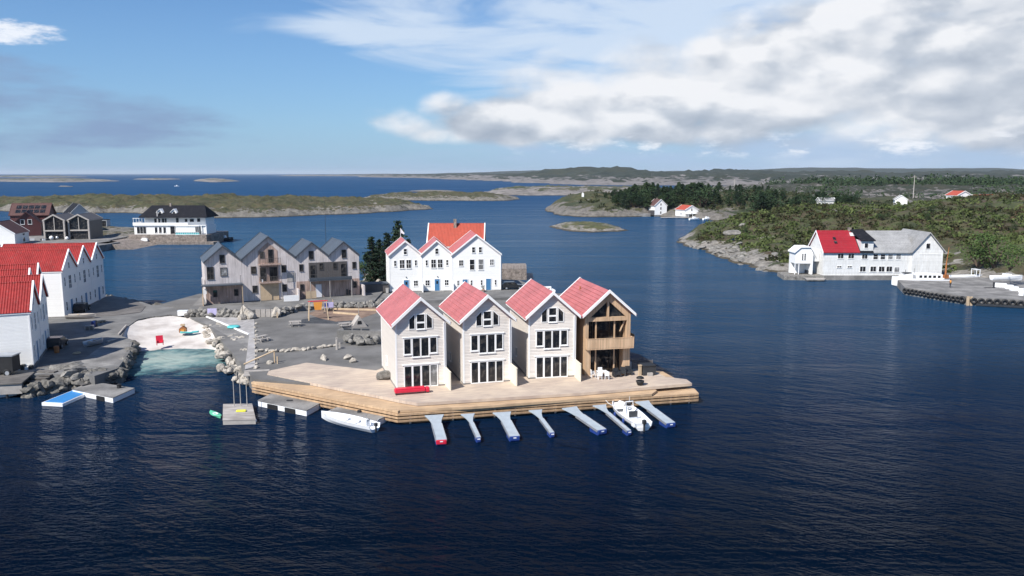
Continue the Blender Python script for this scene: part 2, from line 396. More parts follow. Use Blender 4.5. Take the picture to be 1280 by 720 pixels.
def gable_house(name, label, cat, group, x, y, a, zb, w, L, ze, zr, wall, roof, trim=None, oh=.35, ohg=.4, th=.16, courses=0,
                bw=.26, plinth=.35, corner=True, hip=0., ridge=True, gutter=False, wallname='wall'):
    root = thing(name, (x, y, zb), a, label, cat, group)
    h = dict(w=w, L=L, ze=ze-zb, zr=zr-zb, root=root)
    trim = trim or M['trim']
    e, r = h['ze'], h['zr']
    mb = MB(); mb.prism([(-w/2, 0), (w/2, 0), (w/2, e), (0, r if not hip else e+.01), (-w/2, e)], 0, L)
    mb.build(wallname, wall, root)
    if plinth:
        p = MB(); p.box(-w/2-.04, w/2+.04, -.04, L+.04, -1.2, plinth*.4); p.build('plinth', M['concrete'], root)
    if hip:
        m = MB(); sl = (r-e)/(w/2); xe = w/2+oh; ye0, ye1 = -ohg, L+ohg; z0 = e-oh*sl
        m.add([(-xe, ye0, z0-.12), (xe, ye0, z0-.12), (xe, ye1, z0-.12), (-xe, ye1, z0-.12), (-xe, ye0, z0+.05), (xe, ye0, z0+.05), (xe, ye1, z0+.05), (-xe, ye1, z0+.05), (0, hip, r+.1), (0, L-hip, r+.1)],
              [(0,3,2,1), (0,1,5,4), (1,2,6,5), (2,3,7,6), (3,0,4,7), (4,5,8), (5,6,9,8), (6,7,9), (7,4,8,9)])
        m.build('roof', roof, root)
    else:
        rf = roof_mesh(h, roof, oh, ohg, th, courses, root)
        barge(h, trim, root, oh, ohg, th, bw, y=-ohg)
        barge(h, trim, root, oh, ohg, th, bw, y=L+ohg+.05)
        if ridge:
            q = MB(); zt = r + th/((w/2+oh)/math.hypot(w/2+oh, (r-e)*(1+oh/(w/2)))) ; q.prism([(-.13, zt-.06), (.13, zt-.06), (.05, zt+.05), (-.05, zt+.05)], -ohg+.17, L+ohg-.17); q.build('ridge_cap', roof, rf)
        # fascia / gutters at eaves
        sl = (r-e)/(w/2); xe = w/2+oh; z0 = e-oh*sl
        g = MB(); g.box(-xe-.07, -xe-.003, -ohg+.03, L+ohg-.03, z0-.06, z0+.1); g.build('gutter', trim, root)
        g = MB(); g.box(xe+.003, xe+.07, -ohg+.03, L+ohg-.03, z0-.06, z0+.1); g.build('gutter', trim, root)
    if corner:
        k = .13; t = .03
        for sx in (-1, 1):
            for yy in (0, 1):
                c = MB()
                X = sx*w/2; Y = 0 if yy == 0 else L; sy = -1 if yy == 0 else 1
                c.box(X-sx*k, X+sx*t, Y+sy*.001, Y+sy*t, 0, e-.02)
                c.box(X+sx*.001, X+sx*t, Y-sy*k, Y-sy*.001, 0, e-.02)
                c.build('corner_trim', trim, root)
    return h
# ---------------------------------------------------------------- numpy value noise for terrain
_rs = np.random.RandomState(5); _T = _rs.rand(256, 256)
def vnoise(x, y):
    xi = np.floor(x).astype(int); yi = np.floor(y).astype(int); fx = x-xi; fy = y-yi
    fx = fx*fx*(3-2*fx); fy = fy*fy*(3-2*fy)
    a = _T[xi % 256, yi % 256]; b = _T[(xi+1) % 256, yi % 256]; c = _T[xi % 256, (yi+1) % 256]; d = _T[(xi+1) % 256, (yi+1) % 256]
    return (a*(1-fx)+b*fx)*(1-fy) + (c*(1-fx)+d*fx)*fy
def fbm(x, y, oct=5, g=.5, l=2.03):
    s = 0; a = 1; t = 0
    for i in range(oct):
        s = s + a*vnoise(x+17.3*i, y-9.1*i); t += a; a *= g; x = x*l; y = y*l
    return s/t
def sdist(px, py, poly):
    "signed distance, positive inside"
    d = np.full(px.shape, 1e9); ins = np.zeros(px.shape, bool); n = len(poly)
    for i in range(n):
        x0, y0 = poly[i][0], poly[i][1]; x1, y1 = poly[(i+1)%n][0], poly[(i+1)%n][1]
        ex, ey = x1-x0, y1-y0; t = np.clip(((px-x0)*ex+(py-y0)*ey)/(ex*ex+ey*ey+1e-9), 0, 1)
        d = np.minimum(d, np.hypot(px-x0-t*ex, py-y0-t*ey))
        c = ((y0 > py) != (y1 > py)) & (px < (x1-x0)*(py-y0)/(y1-y0+1e-12)+x0)
        ins ^= c
    return np.where(ins, d, -d)
TERR = []
def island(name, poly, hmax, slope, mat, step, bumps=(), nz=40., rough=1.2, warp=6., base=.0, ysc=1.0, ridged=.5, cut=None):
    poly = [(p[0], p[1]) for p in poly]
    xs = [p[0] for p in poly]; ys = [p[1] for p in poly]
    pad = warp*2+step*2
    X = np.arange(min(xs)-pad, max(xs)+pad, step); Y = np.arange(min(ys)-pad, max(ys)+pad, step*ysc)
    gx, gy = np.meshgrid(X, Y)
    def height(gx, gy):
        wx = gx + (fbm(gx/warp/2.2, gy/warp/2.2, 4)-.5)*2*warp; wy = gy + (fbm(gx/warp/2.2+50, gy/warp/2.2+9, 4)-.5)*2*warp
        d = sdist(wx, wy, poly)
        n = fbm(gx/nz+3, gy/nz+7, 5)
        rd = 1-np.abs(fbm(gx/nz*1.7+31, gy/nz*1.7+3, 4)-.5)*4
        prof = 1-np.exp(-np.maximum(d, 0)*slope/hmax)
        z = base + hmax*prof*(.35+1.0*n+ridged*.35*rd) + rough*(fbm(gx/nz*7, gy/nz*7, 4)-.45)*np.minimum(1, np.maximum(d, 0)/3+.2)
        for (bx, by, br, bh) in bumps:
            z = z + bh*np.exp(-((gx-bx)**2+(gy-by)**2)/br**2)*np.clip(d/6, 0, 1)
        z = np.where(d > 0, np.maximum(z, .05+np.minimum(d*.2, .5)), -.4+np.maximum(d*.35, -4))
        if cut is not None: z = cut(gx, gy, z)
        return z, d
    z, d = height(gx, gy)
    ny, nx = gx.shape
    keep = d > -step*3
    idx = -np.ones(gx.shape, int)
    q = keep[:-1, :-1] | keep[1:, :-1] | keep[:-1, 1:] | keep[1:, 1:]
    used = np.zeros(gx.shape, bool)
    for a in (0, 1):
        for b in (0, 1): used[a:ny-1+a, b:nx-1+b] |= q
    idx[used] = np.arange(used.sum())
    vs = np.stack([gx[used], gy[used], z[used]], 1)
    i, j = np.nonzero(q)
    fs = np.stack([idx[i, j], idx[i, j+1], idx[i+1, j+1], idx[i+1, j]], 1)
    me = bpy.data.meshes.new(name); me.from_pydata(vs.tolist(), [], fs.tolist()); me.materials.append(mat); me.shade_smooth()
    o = bpy.data.objects.new(name, me); COL.objects.link(o); tag(o, kind='structure')
    def hq(x, y):
        zz, dd = height(np.array([float(x)]), np.array([float(y)])); return float(zz[0]), float(dd[0])
    def hqv(x, y): return height(x, y)
    TERR.append(hq)
    return hq, hqv
# ---------------------------------------------------------------- rocks
def rock_meshes(mat, n, tagname, seed):
    out = []; rr = random.Random(seed)
    for k in range(n):
        bm = bmesh.new(); bmesh.ops.create_icosphere(bm, subdivisions=2, radius=1)
        off = Vector((rr.random()*50, rr.random()*50, rr.random()*50))
        cuts = [(Vector((rr.uniform(-1,1), rr.uniform(-1,1), rr.uniform(-1,1))).normalized(), rr.uniform(.5,.8)) for _ in range(9)]
        for v in bm.verts:
            c = v.co.copy()
            for nn, dd in cuts:
                e = c.dot(nn)-dd
                if e > 0: c -= nn*e
            c *= 1+.18*noise.noise(v.co*1.7+off)
            v.co = c
        me = bpy.data.meshes.new('boulder'); bm.to_mesh(me); bm.free(); me.materials.append(mat); out.append(me)
    return out
ROCKS = {k: rock_meshes(M[k], 6, k, i) for i, k in enumerate(('rockpale', 'rockgrey', 'rockdark'))}
def rock(kind, x, y, z, s, label, group, sq=(1,1,.75), name='boulder', rr=R):
    o = bpy.data.objects.new(name, rr.choice(ROCKS[kind])); COL.objects.link(o)
    o.location = (x, y, z); o.rotation_euler = (rr.uniform(-.4,.4), rr.uniform(-.4,.4), rr.uniform(0, 6.28))
    o.scale = (s*sq[0]*rr.uniform(.8,1.25), s*sq[1]*rr.uniform(.8,1.2), s*sq[2]*rr.uniform(.8,1.2))
    return tag(o, label, 'boulder', group)
# ---------------------------------------------------------------- foliage
def m_leaf(name, c0, c1, c2, sc=.5):
    t = NT(name); oi = t.n('ShaderNodeObjectInfo'); g = t.geo(); P = g.outputs['Position']
    a = t.noise(P, sc, 4, .6); rnd = oi.outputs['Random']
    f = t.math('ADD', t.math('MULTIPLY', a, .75), t.math('MULTIPLY', rnd, .28))
    c = t.ramp(f, [(.35, c0), (.52, c1), (.72, c2)])
    t.b.inputs['Specular IOR Level'].default_value = .2
    return t.out(c, .8)
M['pine'] = m_leaf('pine_needles', (.012,.026,.012), (.022,.045,.018), (.045,.07,.028))
M['spruce'] = m_leaf('spruce_needles', (.010,.022,.014), (.018,.036,.02), (.03,.055,.026))
M['leafy'] = m_leaf('birch_leaves', (.035,.06,.018), (.06,.10,.028), (.10,.14,.04))
M['heather'] = m_leaf('heather_and_juniper', (.016,.024,.010), (.035,.045,.016), (.062,.034,.022), .22)
M['scrub'] = m_leaf('green_scrub', (.03,.05,.014), (.065,.09,.027), (.10,.12,.04), .2)
M['bark'] = m_plain('bark', (.10,.07,.05), .9, var=.3)
def leafquad(mb, p, s, rr):
    d = Vector((rr.uniform(-1,1), rr.uniform(-1,1), rr.uniform(-.6,1))).normalized(); a = d.orthogonal().normalized(); b = d.cross(a)
    t = rr.uniform(0, 6.28); a, b = a*math.cos(t)+b*math.sin(t), b*math.cos(t)-a*math.sin(t)
    mb.add([p-a*s, p+b*s*.6, p+a*s, p-b*s*.6], [(0,1,2,3)])
def conifer_meshes(mat, seed, spruce=False):
    rr = random.Random(seed); cr = MB(); tk = MB()
    H = 1.0
    tk.tube((0,0,-.05), (0,0,.97), .022, .004, 7)
    nl = 17 if spruce else 11
    for k in range(nl):
        f = (k+.5)/nl; z = (.08 if spruce else .28)+f*(.9 if spruce else .68)
        rad = (.24*(1-f)**.8+.012) if spruce else .25*math.sin(math.pi*min(1, (f*.8+.22)))**.7*(1.15-f*.5)
        nb = rr.randint(6, 9)
        for b in range(nb):
            t = rr.uniform(0, 6.28); r = rad*rr.uniform(.6, 1.2); zz = z+rr.uniform(-.02, .02)
            droop = -.22 if spruce else .12
            tip = Vector((math.cos(t)*r, math.sin(t)*r, zz+droop*r))
            tk.tube((0,0,zz), tip*.92+Vector((0,0,zz*.08)), .006, .002, 3)
            for q in range(int(12+r*70)):
                g = rr.uniform(.25, 1.02)
                p = Vector((0,0,zz)).lerp(tip, g)+Vector((rr.gauss(0,1), rr.gauss(0,1), rr.gauss(0,.6)))*(.016 if spruce else .026)
                leafquad(cr, p, rr.uniform(.014, .026) if spruce else rr.uniform(.018,.034), rr)
    for q in range(30): leafquad(cr, Vector((rr.gauss(0,.01), rr.gauss(0,.01), rr.uniform(.9,1.0))), .014, rr)
    return tk.mesh('trunk', M['bark']), cr.mesh('crown', mat)
def bush_meshes(mat, seed, n=700, trunk=True):
    rr = random.Random(seed); cr = MB(); tk = MB()
    lob = []
    for k in range(9):
        t = rr.uniform(0, 6.28); r = rr.uniform(.1, .38); z = rr.uniform(.28, .8)
        c = Vector((math.cos(t)*r, math.sin(t)*r, z)); lob.append((c, rr.uniform(.14, .27)))
        tk.tube((0,0,-.05), c, .02, .006, 5)
    for q in range(n):
        c, s = rr.choice(lob); d = Vector((rr.gauss(0,1), rr.gauss(0,1), rr.gauss(0,1))).normalized()*s*rr.uniform(.45, 1.1)
        p = c+d
        if p.z < .03: p.z = rr.uniform(.03,.15)
        leafquad(cr, p, rr.uniform(.02, .045), rr)
    return tk.mesh('trunk', M['bark']), cr.mesh('crown', mat)
PINES = [conifer_meshes(M['pine'], 10+i) for i in range(4)]
SPRUCES = [conifer_meshes(M['spruce'], 30+i, True) for i in range(3)]
BUSHES = [bush_meshes(M['leafy'], 50+i) for i in range(4)]
DBUSH = [bush_meshes(M['pine'], 60+i) for i in range(3)]
def tree(meshes, x, y, z, h, wd, label, group, name='pine_tree', cat='tree', rr=R):
    t = thing(name, (x, y, z), rr.uniform(0, 6.28), label, cat, group); t.scale = (h*wd, h*wd, h)
    tk, cr = rr.choice(meshes)
    for nm, me in (('trunk', tk), ('crown', cr)):
        o = bpy.data.objects.new(nm, me); COL.objects.link(o); o.parent = t
    return t
def P(pts, z): return [tuple(G(a, b, z)[:2]) for a, b in pts]
# ================================================================ WATER
def make_water():
    t = NT('sea_water'); g = t.geo(); Pn = g.outputs['Position']
    near = G(212, 449, 0)
    o = t.sep(Pn)
    # wind ripples, finer near the shore, longer offshore
    v1 = t.mapv(Pn, (1, 1, 1), (0, 0, .55)); v2 = t.mapv(v1, (.45, 1.35, 1)); 
    n1 = t.noise(v2, .62, 3, .55, .3)
    v3 = t.mapv(Pn, (.6, 1.5, 1), (0, 0, -.25)); n2 = t.noise(v3, 1.9, 3, .55, .2)
    n3 = t.noise(t.mapv(Pn, (.5, 1.2, 1), (0, 0, .2)), .16, 3, .5)
    streak = t.noise(t.mapv(Pn, (.012, .05, 1), (0, 0, .12)), 1., 5, .6, .6)
    st = t.ramp(streak, [(.40, (.0,0,0)), (.62, (1,1,1))])
    h = t.math('ADD', t.math('MULTIPLY', n1, 1.0), t.math('MULTIPLY', n2, .42))
    h = t.math('ADD', h, t.math('MULTIPLY', n3, .9))
    amp = t.math('MULTIPLY_ADD', st, .75, .45)
    h = t.math('MULTIPLY', h, amp)
    # open water outside the sound: longer, higher sea
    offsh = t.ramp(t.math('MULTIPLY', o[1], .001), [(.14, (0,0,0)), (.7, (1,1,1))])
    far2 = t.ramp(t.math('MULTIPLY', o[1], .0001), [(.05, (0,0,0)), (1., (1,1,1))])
    s1 = t.noise(t.mapv(Pn, (.5, 1.2, 1), (0, 0, .15)), .045, 4, .6); s2 = t.noise(t.mapv(Pn, (.5, 1.2, 1), (0, 0, .1)), .008, 4, .6)
    h = t.math('ADD', h, t.math('MULTIPLY', t.math('MULTIPLY', s1, offsh), 9.))
    h = t.math('ADD', h, t.math('MULTIPLY', t.math('MULTIPLY', s2, far2), 55.))
    nrm = t.bump(h, 1.0, WAVE)
    # water over the shell-sand beach: pale turquoise, blue graded by distance elsewhere
    dx = t.math('SUBTRACT', o[0], float(near.x)); dy = t.math('SUBTRACT', o[1], float(near.y))
    rr = t.math('SQRT', t.math('ADD', t.math('POWER', t.math('DIVIDE', dx, 7.6), 2), t.math('POWER', t.math('DIVIDE', dy, 6.2), 2)))
    nz = t.noise(Pn, .35, 5, .65)
    rr = t.math('ADD', rr, t.math('MULTIPLY', t.math('SUBTRACT', nz, .5), 2.2))
    rr = t.math('MULTIPLY', rr, .5)
    shallow = t.ramp(rr, [(.15, (.27,.34,.31)), (.38, (.13,.22,.22)), (.55, (.04,.095,.11)), (.72, (.012,.035,.055)), (.92, (.003,.012,.035))])
    body_with_sky = t.ramp(t.math('MULTIPLY', o[1], .001), [(.052, (.0008,.0042,.012)), (.078, (.0020,.0105,.031)), (.13, (.009,.038,.084)), (.22, (.015,.058,.120)), (.8, (.011,.052,.128))])  # body turns bluer with distance, standing in for reflected sky
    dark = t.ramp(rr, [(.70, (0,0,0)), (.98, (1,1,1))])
    t.out(t.mix(dark, shallow, body_with_sky), t.math('MULTIPLY_ADD', offsh, .28, .07), nrm)
    t.b.inputs['Specular IOR Level'].default_value = WSPEC; t.b.inputs['Specular Tint'].default_value = (.6,.8,1,1)
    t.b.inputs['IOR'].default_value = 1.33
    # choppy open water sends back less of the low sky than a flat mirror would
    df = t.n('ShaderNodeBsdfDiffuse'); mxs = t.n('ShaderNodeMixShader'); outp = t.t.nodes['Material Output']
    t.link(t.mix(dark, shallow, body_with_sky), df.inputs[0])
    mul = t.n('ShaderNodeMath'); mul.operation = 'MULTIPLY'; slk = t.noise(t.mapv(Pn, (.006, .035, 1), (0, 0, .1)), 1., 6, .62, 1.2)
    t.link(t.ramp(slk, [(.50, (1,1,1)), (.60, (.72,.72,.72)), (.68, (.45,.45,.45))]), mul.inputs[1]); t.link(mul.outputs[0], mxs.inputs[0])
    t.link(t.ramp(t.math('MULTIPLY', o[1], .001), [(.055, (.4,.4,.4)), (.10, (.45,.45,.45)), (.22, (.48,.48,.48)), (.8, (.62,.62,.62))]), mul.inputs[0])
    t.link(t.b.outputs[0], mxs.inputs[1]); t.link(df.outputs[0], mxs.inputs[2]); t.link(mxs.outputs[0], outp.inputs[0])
    m = MB(); 
    # one sheet out to the horizon, finer near the harbour
    S_ = 60000
    m.add([(-S_, -3000, 0), (S_, -3000, 0), (S_, S_, 0), (-S_, S_, 0)], [(0,1,2,3)])
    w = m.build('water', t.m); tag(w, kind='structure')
WAVE = WAVEH
make_water()
# ================================================================ GROUND OF THE HARBOUR ISLAND
def ground(name, pts, z0, z1, mat):
    m = MB(); m.slab(pts, z0, z1); o = m.build(name, mat); tag(o, kind='structure'); return o
sq = P([(318,474),(286,436),(262,408),(238,397),(236,388)], 1.7) + [(-62,138),(-60,150),(-45,160),(-28,168),(-12,172),(1,168)] + \
     [(4,158),(7,140),(9,120),(10.5,105),(12,97),(13,88)] + [(0,86),(-10,84),(-20,84)]
ground('ground', sq, -2, 1.7, M['gravel'])
terr = P([(234,389),(300,389),(345,385),(400,381),(468,376)], 2.5) + [(-24.5,151),(-26,158),(-30,164),(-44,157),(-58,149)]
ground('path', terr, 1.0, 2.5, M['asphalt'])
road = P([(468,378),(520,376),(600,373),(650,371),(664,362)], 2.2) + [(4.5,157),(1.5,166),(-12,170.5),(-28,166.5),(-26,158)]
ground('road', road, 1.0, 2.2, M['asphalt'])
# back shore rocks of the island (kept low behind the houses)
# mat, sandpit, paved triangle
ground('play_mat', P([(378,399),(397,396),(440,401),(436,405),(372,404)], 1.704), 1.6, 1.704, M['mat'])
ground('sandpit', P([(384,392),(404,385),(475,384),(480,388),(446,400),(420,402),(400,398)], 1.708), 1.6, 1.708, M['soil'])
ground('beach_path', P([(226,392),(243,389.5),(330,424),(312,436),(292,424),(262,407)], 1.71), 1.0, 1.71, M['concrete'])
ground('boardwalk', P([(248,391),(252,389),(300,393.5),(310,396.5),(318,399.5),(318,418),(311,417.5)], 1.75), 1.5, 1.75, M['greydeck'])
ground('boardwalk', P([(311.5,417.8),(318.5,418),(319,458),(306,462)], 1.77), 1.5, 1.77, M['greydeck'])
kb = MB()
ln = P([(243,389.6),(311,418.2)], 1.75)
a_, b_ = Vector((*ln[0], 0)), Vector((*ln[1], 0)); d_ = (b_-a_).normalized(); q_ = Vector((-d_.y, d_.x, 0))*.12
kb.add([(a_-q_)[:2]+(1.6,), (b_-q_)[:2]+(1.6,), (b_+q_)[:2]+(1.6,), (a_+q_)[:2]+(1.6,)] + [(a_-q_)[:2]+(1.88,), (b_-q_)[:2]+(1.88,), (b_+q_)[:2]+(1.88,), (a_+q_)[:2]+(1.88,)],
       [(0,3,2,1),(4,5,6,7),(0,1,5,4),(1,2,6,5),(2,3,7,6),(3,0,4,7)])
tag(kb.build('kerb', M['trim']), kind='structure')
# ================================================================ DECK
C = 1.15
edge_c = P([(315,481),(497.5,517.5),(873,491.5)], C)
backr = (20.9, 88.2); 
deck_back = [(19.2, 89.6), (16, 91.5), (14, 93)]
def strip(name, pts, z0, z1, mat): return ground(name, pts, z0, z1, mat)
outer = edge_c + [G(868,486,C)[:2]] + [(18, 92), (-18, 92), (-27, 92)]
o = MB(); o.slab([tuple(p) for p in outer], .95, C); tag(o.build('deck', M['decknew']), kind='structure')
# inner core under the deck, coloured dark for the shade behind the gaps
def inset(poly, d):
    c = Vector((sum(p[0] for p in poly)/len(poly), sum(p[1] for p in poly)/len(poly))); out = []
    for p in poly:
        v = c-Vector(p[:2]); out.append(tuple(Vector(p[:2])+v.normalized()*d))
    return out
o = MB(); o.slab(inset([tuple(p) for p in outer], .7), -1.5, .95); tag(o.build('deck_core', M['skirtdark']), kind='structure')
levB = P([(314,477.5),(497.5,513.6),(500,512.8),(526,511.2),(590,508.4),(730,498.2),(815,492.2),(821,488)], 1.45) + [(14, 90), (-18, 91), (-27, 91.5)]
o = MB(); o.slab(levB, 1.2, 1.45); tag(o.build('deck_step', M['decknew']), kind='structure')
levA = P([(334,467.5),(430,486.5),(470,494),(500,500.2),(522,503.8),(590,499.5),(730,490.8),(865,479.0),(858,474.0),(832,471.0),(815,462)], 1.8) + [(14, 95.5), (8, 99), (-13, 96)] + P([(470,463),(383,453.3),(336,463.5)], 1.8)
o = MB(); o.slab(levA, 1.5, 1.8); tag(o.build('deck_top', M['deck']), kind='structure')
# fascia boards round the deck, in rows with open gaps
def fascia(a, b, rows, mat, th=.05, name='deck_fascia'):
    a = Vector(a[:2]); b = Vector(b[:2]); d = (b-a).normalized(); n = Vector((d.y, -d.x)); m = MB()
    for z0, z1 in rows:
        p = [a+n*.003, b+n*.003, b+n*th, a+n*th]
        m.slab([tuple(q) for q in p], z0, z1)
    o = m.build(name, mat); tag(o, kind='structure')
ec = [Vector(p[:2]) for p in edge_c]
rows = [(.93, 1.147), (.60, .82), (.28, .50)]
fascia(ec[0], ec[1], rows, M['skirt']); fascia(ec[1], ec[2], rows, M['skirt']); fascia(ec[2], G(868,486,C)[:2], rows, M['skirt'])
# support piles beneath
for k in range(15):
    p = ec[1].lerp(ec[2], (k+.5)/15); n = Vector((.2, 1)).normalized()*.35
    m = MB(); m.tube((p.x+n.x, p.y+n.y, -1), (p.x+n.x, p.y+n.y, .94), .11); 
    o = m.build('pile', M['greytimber']); tag(o, 'timber pile under the edge of the wide deck', 'pile', 'timber piles under the deck')
for k in range(7):
    p = ec[0].lerp(ec[1], (k+.5)/7)
    m = MB(); m.tube((p.x+.2, p.y+.4, -1), (p.x+.2, p.y+.4, .94), .11)
    o = m.build('pile', M['greytimber']); tag(o, 'timber pile under the edge of the wide deck', 'pile', 'timber piles under the deck')
# ================================================================ FRONT ROW
FH = [(-9.705, 82.687, .307, 'first'), (-2.677, 84.467, .286, 'second'), (4.502, 86.67, .20, 'third'), (10.867, 88.104, .216, 'fourth')]
lab = ['cream gabled house with salmon roof and red bench below its windows, leftmost on deck',
       'cream gabled house with salmon roof, second from the left on the timber deck',
       'cream gabled house with salmon roof, directly left of the bare timber house']
for i in range(3):
    x, y, a, _ = FH[i]
    h = gable_house('gabled_house', lab[i], 'house', 'gabled houses in a row on the timber deck', x, y, a, 1.8, 5.4, 10.36, 8.93, 11.32, M['cream'], M['pinkroof'], oh=.43, ohg=.43, courses=9, bw=.3)
    r = h['root']
    m = MB(); m.prism([(-2.69,0),(2.69,0),(2.69,7.11),(0,9.50),(-2.69,7.11)], -.012, -.002); m.build('front_cladding', M['greige'], r)
    # ground floor: four tall panes
    for u, ww, nm in ((-1.43, .72, 'window'), (-.50, .74, 'glass_door'), (.46, .80, 'glass_door'), (1.35, .70, 'window')):
        window(r, h, 'F', u, .12, ww, 2.25, 1, 1, .10, M['curtain'] if (i == 0 and u > 1.3) else None, name=nm, sill=False)
    hb = MB(); hb.box(-2.05, 1.95, -.12, -.002, 2.5, 2.6); hb.build('head_board', M['trim'], r)
    for u, ww, v, wh in ((-1.45, .68, 3.75, 1.6), (-.5, .76, 3.42, 1.95), (.42, .76, 3.42, 1.95), (1.34, .68, 3.75, 1.6)):
        window(r, h, 'F', u, v, ww, wh, 1, 1, .10)
    hb = MB(); hb.box(-2.0, 1.9, -.12, -.002, 5.48, 5.57); hb.build('head_board', M['trim'], r)
    window(r, h, 'F', 0, 7.15, .8, .78, 1, 1, .09, sill=False); window(r, h, 'F', 0, 6.42, .8, .55, 1, 1, .09, sill=True)
    poly_window(r, h, [(-1.22, 6.42), (-.66, 6.42), (-.66, 7.95), (-1.22, 7.42)]); poly_window(r, h, [(.66, 6.42), (1.22, 6.42), (1.22, 7.42), (.66, 7.95)])
    window(r, h, 'L', 6.5, 1.2, .5, .9, 1, 1, .08); window(r, h, 'R', 5.5, 4.0, .8, 1.0, 1, 1, .08); window(r, h, 'R', 4.5, 1.3, .8, 1.0, 1, 1, .08)
    window(r, h, 'B', 1.0, 1.2, 1.0, 1.1, 2, 1); door(r, h, 'B', -1, .1, .9, 2.1, M['paledoor']); window(r, h, 'B', 0, 4.0, 1.2, 1.2, 2, 1)
    s = MB(); s.box(2.58, 2.70, -2.3, -.035, -.02, 1.95); s.box(2.55, 2.73, -2.33, -.036, 1.951, 2.01); s.build('privacy_screen', M['screen'], r)
    v = MB(); v.tube((.9, 5.2, 8.6), (.9, 5.2, 9.35), .07); v.tube((.9, 5.2, 9.35), (.9, 5.2, 9.42), .12); v.build('vent_pipe', M['greytrim'], r)
    db = MB(); db.box(2.45, 2.56, -.10, -.04, 0.2, 7.0); db.build('downpipe', M['trim'], r)
# fourth, bare timber house with the open front
x, y, a, _ = FH[3]
r = thing('timber_house', (x, y, 1.8), a, 'bare timber house with salmon roof, glazed gable and wooden balcony, rightmost on deck', 'house', 'gabled houses in a row on the timber deck')
h = dict(w=5.4, L=10.36, ze=7.13, zr=9.52, root=r)
m = MB(); m.prism([(-2.7,0),(2.7,0),(2.7,7.13),(0,9.52),(-2.7,7.13)], 1.3, 10.36)
for sg in (-1, 1):
    X0, X1 = (-2.7, -2.02) if sg < 0 else (1.86, 2.7)
    m.box(X0, X1, 0, 1.297, 0, 3.1); m.box(-2.7 if sg < 0 else 2.25, -2.3 if sg < 0 else 2.7, .0, 1.297, 3.35, 6.2)
m.build('wall', M['larch'], r)
m = MB(); m.box(-2.7, 2.7, 0, 1.297, 6.203, 6.65); m.box(-.12, .12, .02, .2, 6.652, 9.2)
m.prism([(-2.7, 6.652), (-2.1, 6.652), (-.0, 8.55), (0, 9.5), (-2.7, 7.13)], .01, .18); m.prism([(2.1, 6.652), (2.7, 6.652), (2.7, 7.13), (0, 9.5), (0, 8.55)], .01, .18)
m.build('gable_frame', M['larch'], r)
m = MB(); m.box(-2.7, 2.7, 0.003, 1.297, 3.102, 3.348); m.build('floor_beam', M['larch'], r)
for k, (u0, u1) in enumerate(((-2.02, -1.35), (-1.3, .85), (.9, 1.86))):
    m = MB(); m.box(u0, u1, 1.20, 1.27, .05, 3.05); m.build('glass_door', M['glass'], r)
for k, (u0, u1) in enumerate(((-2.28, -1.45), (-1.4, .6), (.65, 2.2))):
    m = MB(); m.box(u0, u1, 1.20, 1.27, 3.4, 6.18); m.build('glass_door', M['glass'], r)
m = MB(); m.prism([(-2.05, 6.66), (-.13, 6.66), (-.13, 8.4)], .3, .33); m.build('gable_pane', M['glass'], r)
m = MB(); m.prism([(.13, 6.66), (2.05, 6.66), (.13, 8.4)], .3, .33); m.build('gable_pane', M['glass'], r)
for u in (-1.33, .88, ):
    m = MB(); m.box(u-.07, u+.07, .25, .4, .0, 3.1); m.build('post', M['larch'], r)
    m = MB(); m.box(u-.07, u+.07, .25, .4, 3.35, 6.2); m.build('post', M['larch'], r)
m = MB(); m.prism([(1.5, 4.9), (1.62, 4.9), (2.2, 6.2), (2.05, 6.2)], .3, .42); m.build('brace', M['larch'], r)
m = MB(); m.box(-2.72, 2.78, -.95, -.003, 3.15, 3.32); m.box(-2.72, 2.78, -.97, -.91, 3.321, 4.38); m.box(-2.72, -2.66, -.908, -.01, 3.321, 4.38); m.box(2.72, 2.78, -.908, -.01, 3.321, 4.38)
m.box(-2.76, 2.82, -1.0, -.88, 4.381, 4.44); m.build('balcony', M['larch'], r)
roof_mesh(h, M['pinkroof'], .43, .5, .16, 9, r)
barge(h, M['trim'], r, .43, .5, .16, .3, y=-.5); barge(h, M['trim'], r, .43, .5, .16, .3, y=10.91)
window(r, h, 'R', 5.5, 4.0, .9, 1.0, 1, 1, .08); window(r, h, 'L', 5.5, 4.0, .9, 1.0, 1, 1, .08)
v = MB(); v.tube((-1.1, 7.2, 8.4), (-1.1, 7.2, 9.2), .08); v.build('vent_pipe', M['rust'], r)
m = MB(); m.box(2.70, 3.6, 1.0, 2.4, 3.2, 3.3); m.box(3.55, 3.6, 1.0, 2.4, 3.301, 4.3); m.build('side_balcony', M['larch'], r)
# ---- things on the deck
def at(px, py, z): return G(px, py, z)
p = at(513, 492.0, 1.8)
t = thing('bench', p, .3, 'long low red padded bench at the foot of the leftmost cream house', 'bench')
m = MB(); m.box(-1.65, 1.55, -.38, .38, .22, .55); m.box(-1.6, 1.5, -.33, .33, .551, .68); o = m.build('seat', M['red'], t)
b = o.modifiers.new('b', 'BEVEL'); b.width = .1; b.segments = 3
m = MB(); m.box(1.58, 2.0, -.34, .34, .1, .6); o = m.build('end_bolster', M['red'], t); b = o.modifiers.new('b', 'BEVEL'); b.width = .12; b.segments = 3
for sx in (-1.5, 1.8):
    m = MB(); m.box(sx-.06, sx+.06, -.3, .3, 0, .219 if sx < 0 else .1); m.build('leg', M['dark'], t)
p = at(480.5, 474.5, 1.8)
o = rock('rockgrey', p.x, p.y, 1.8+.42, .85, 'rounded grey boulder at the left corner of the leftmost cream house', None, (1, .7, .85))
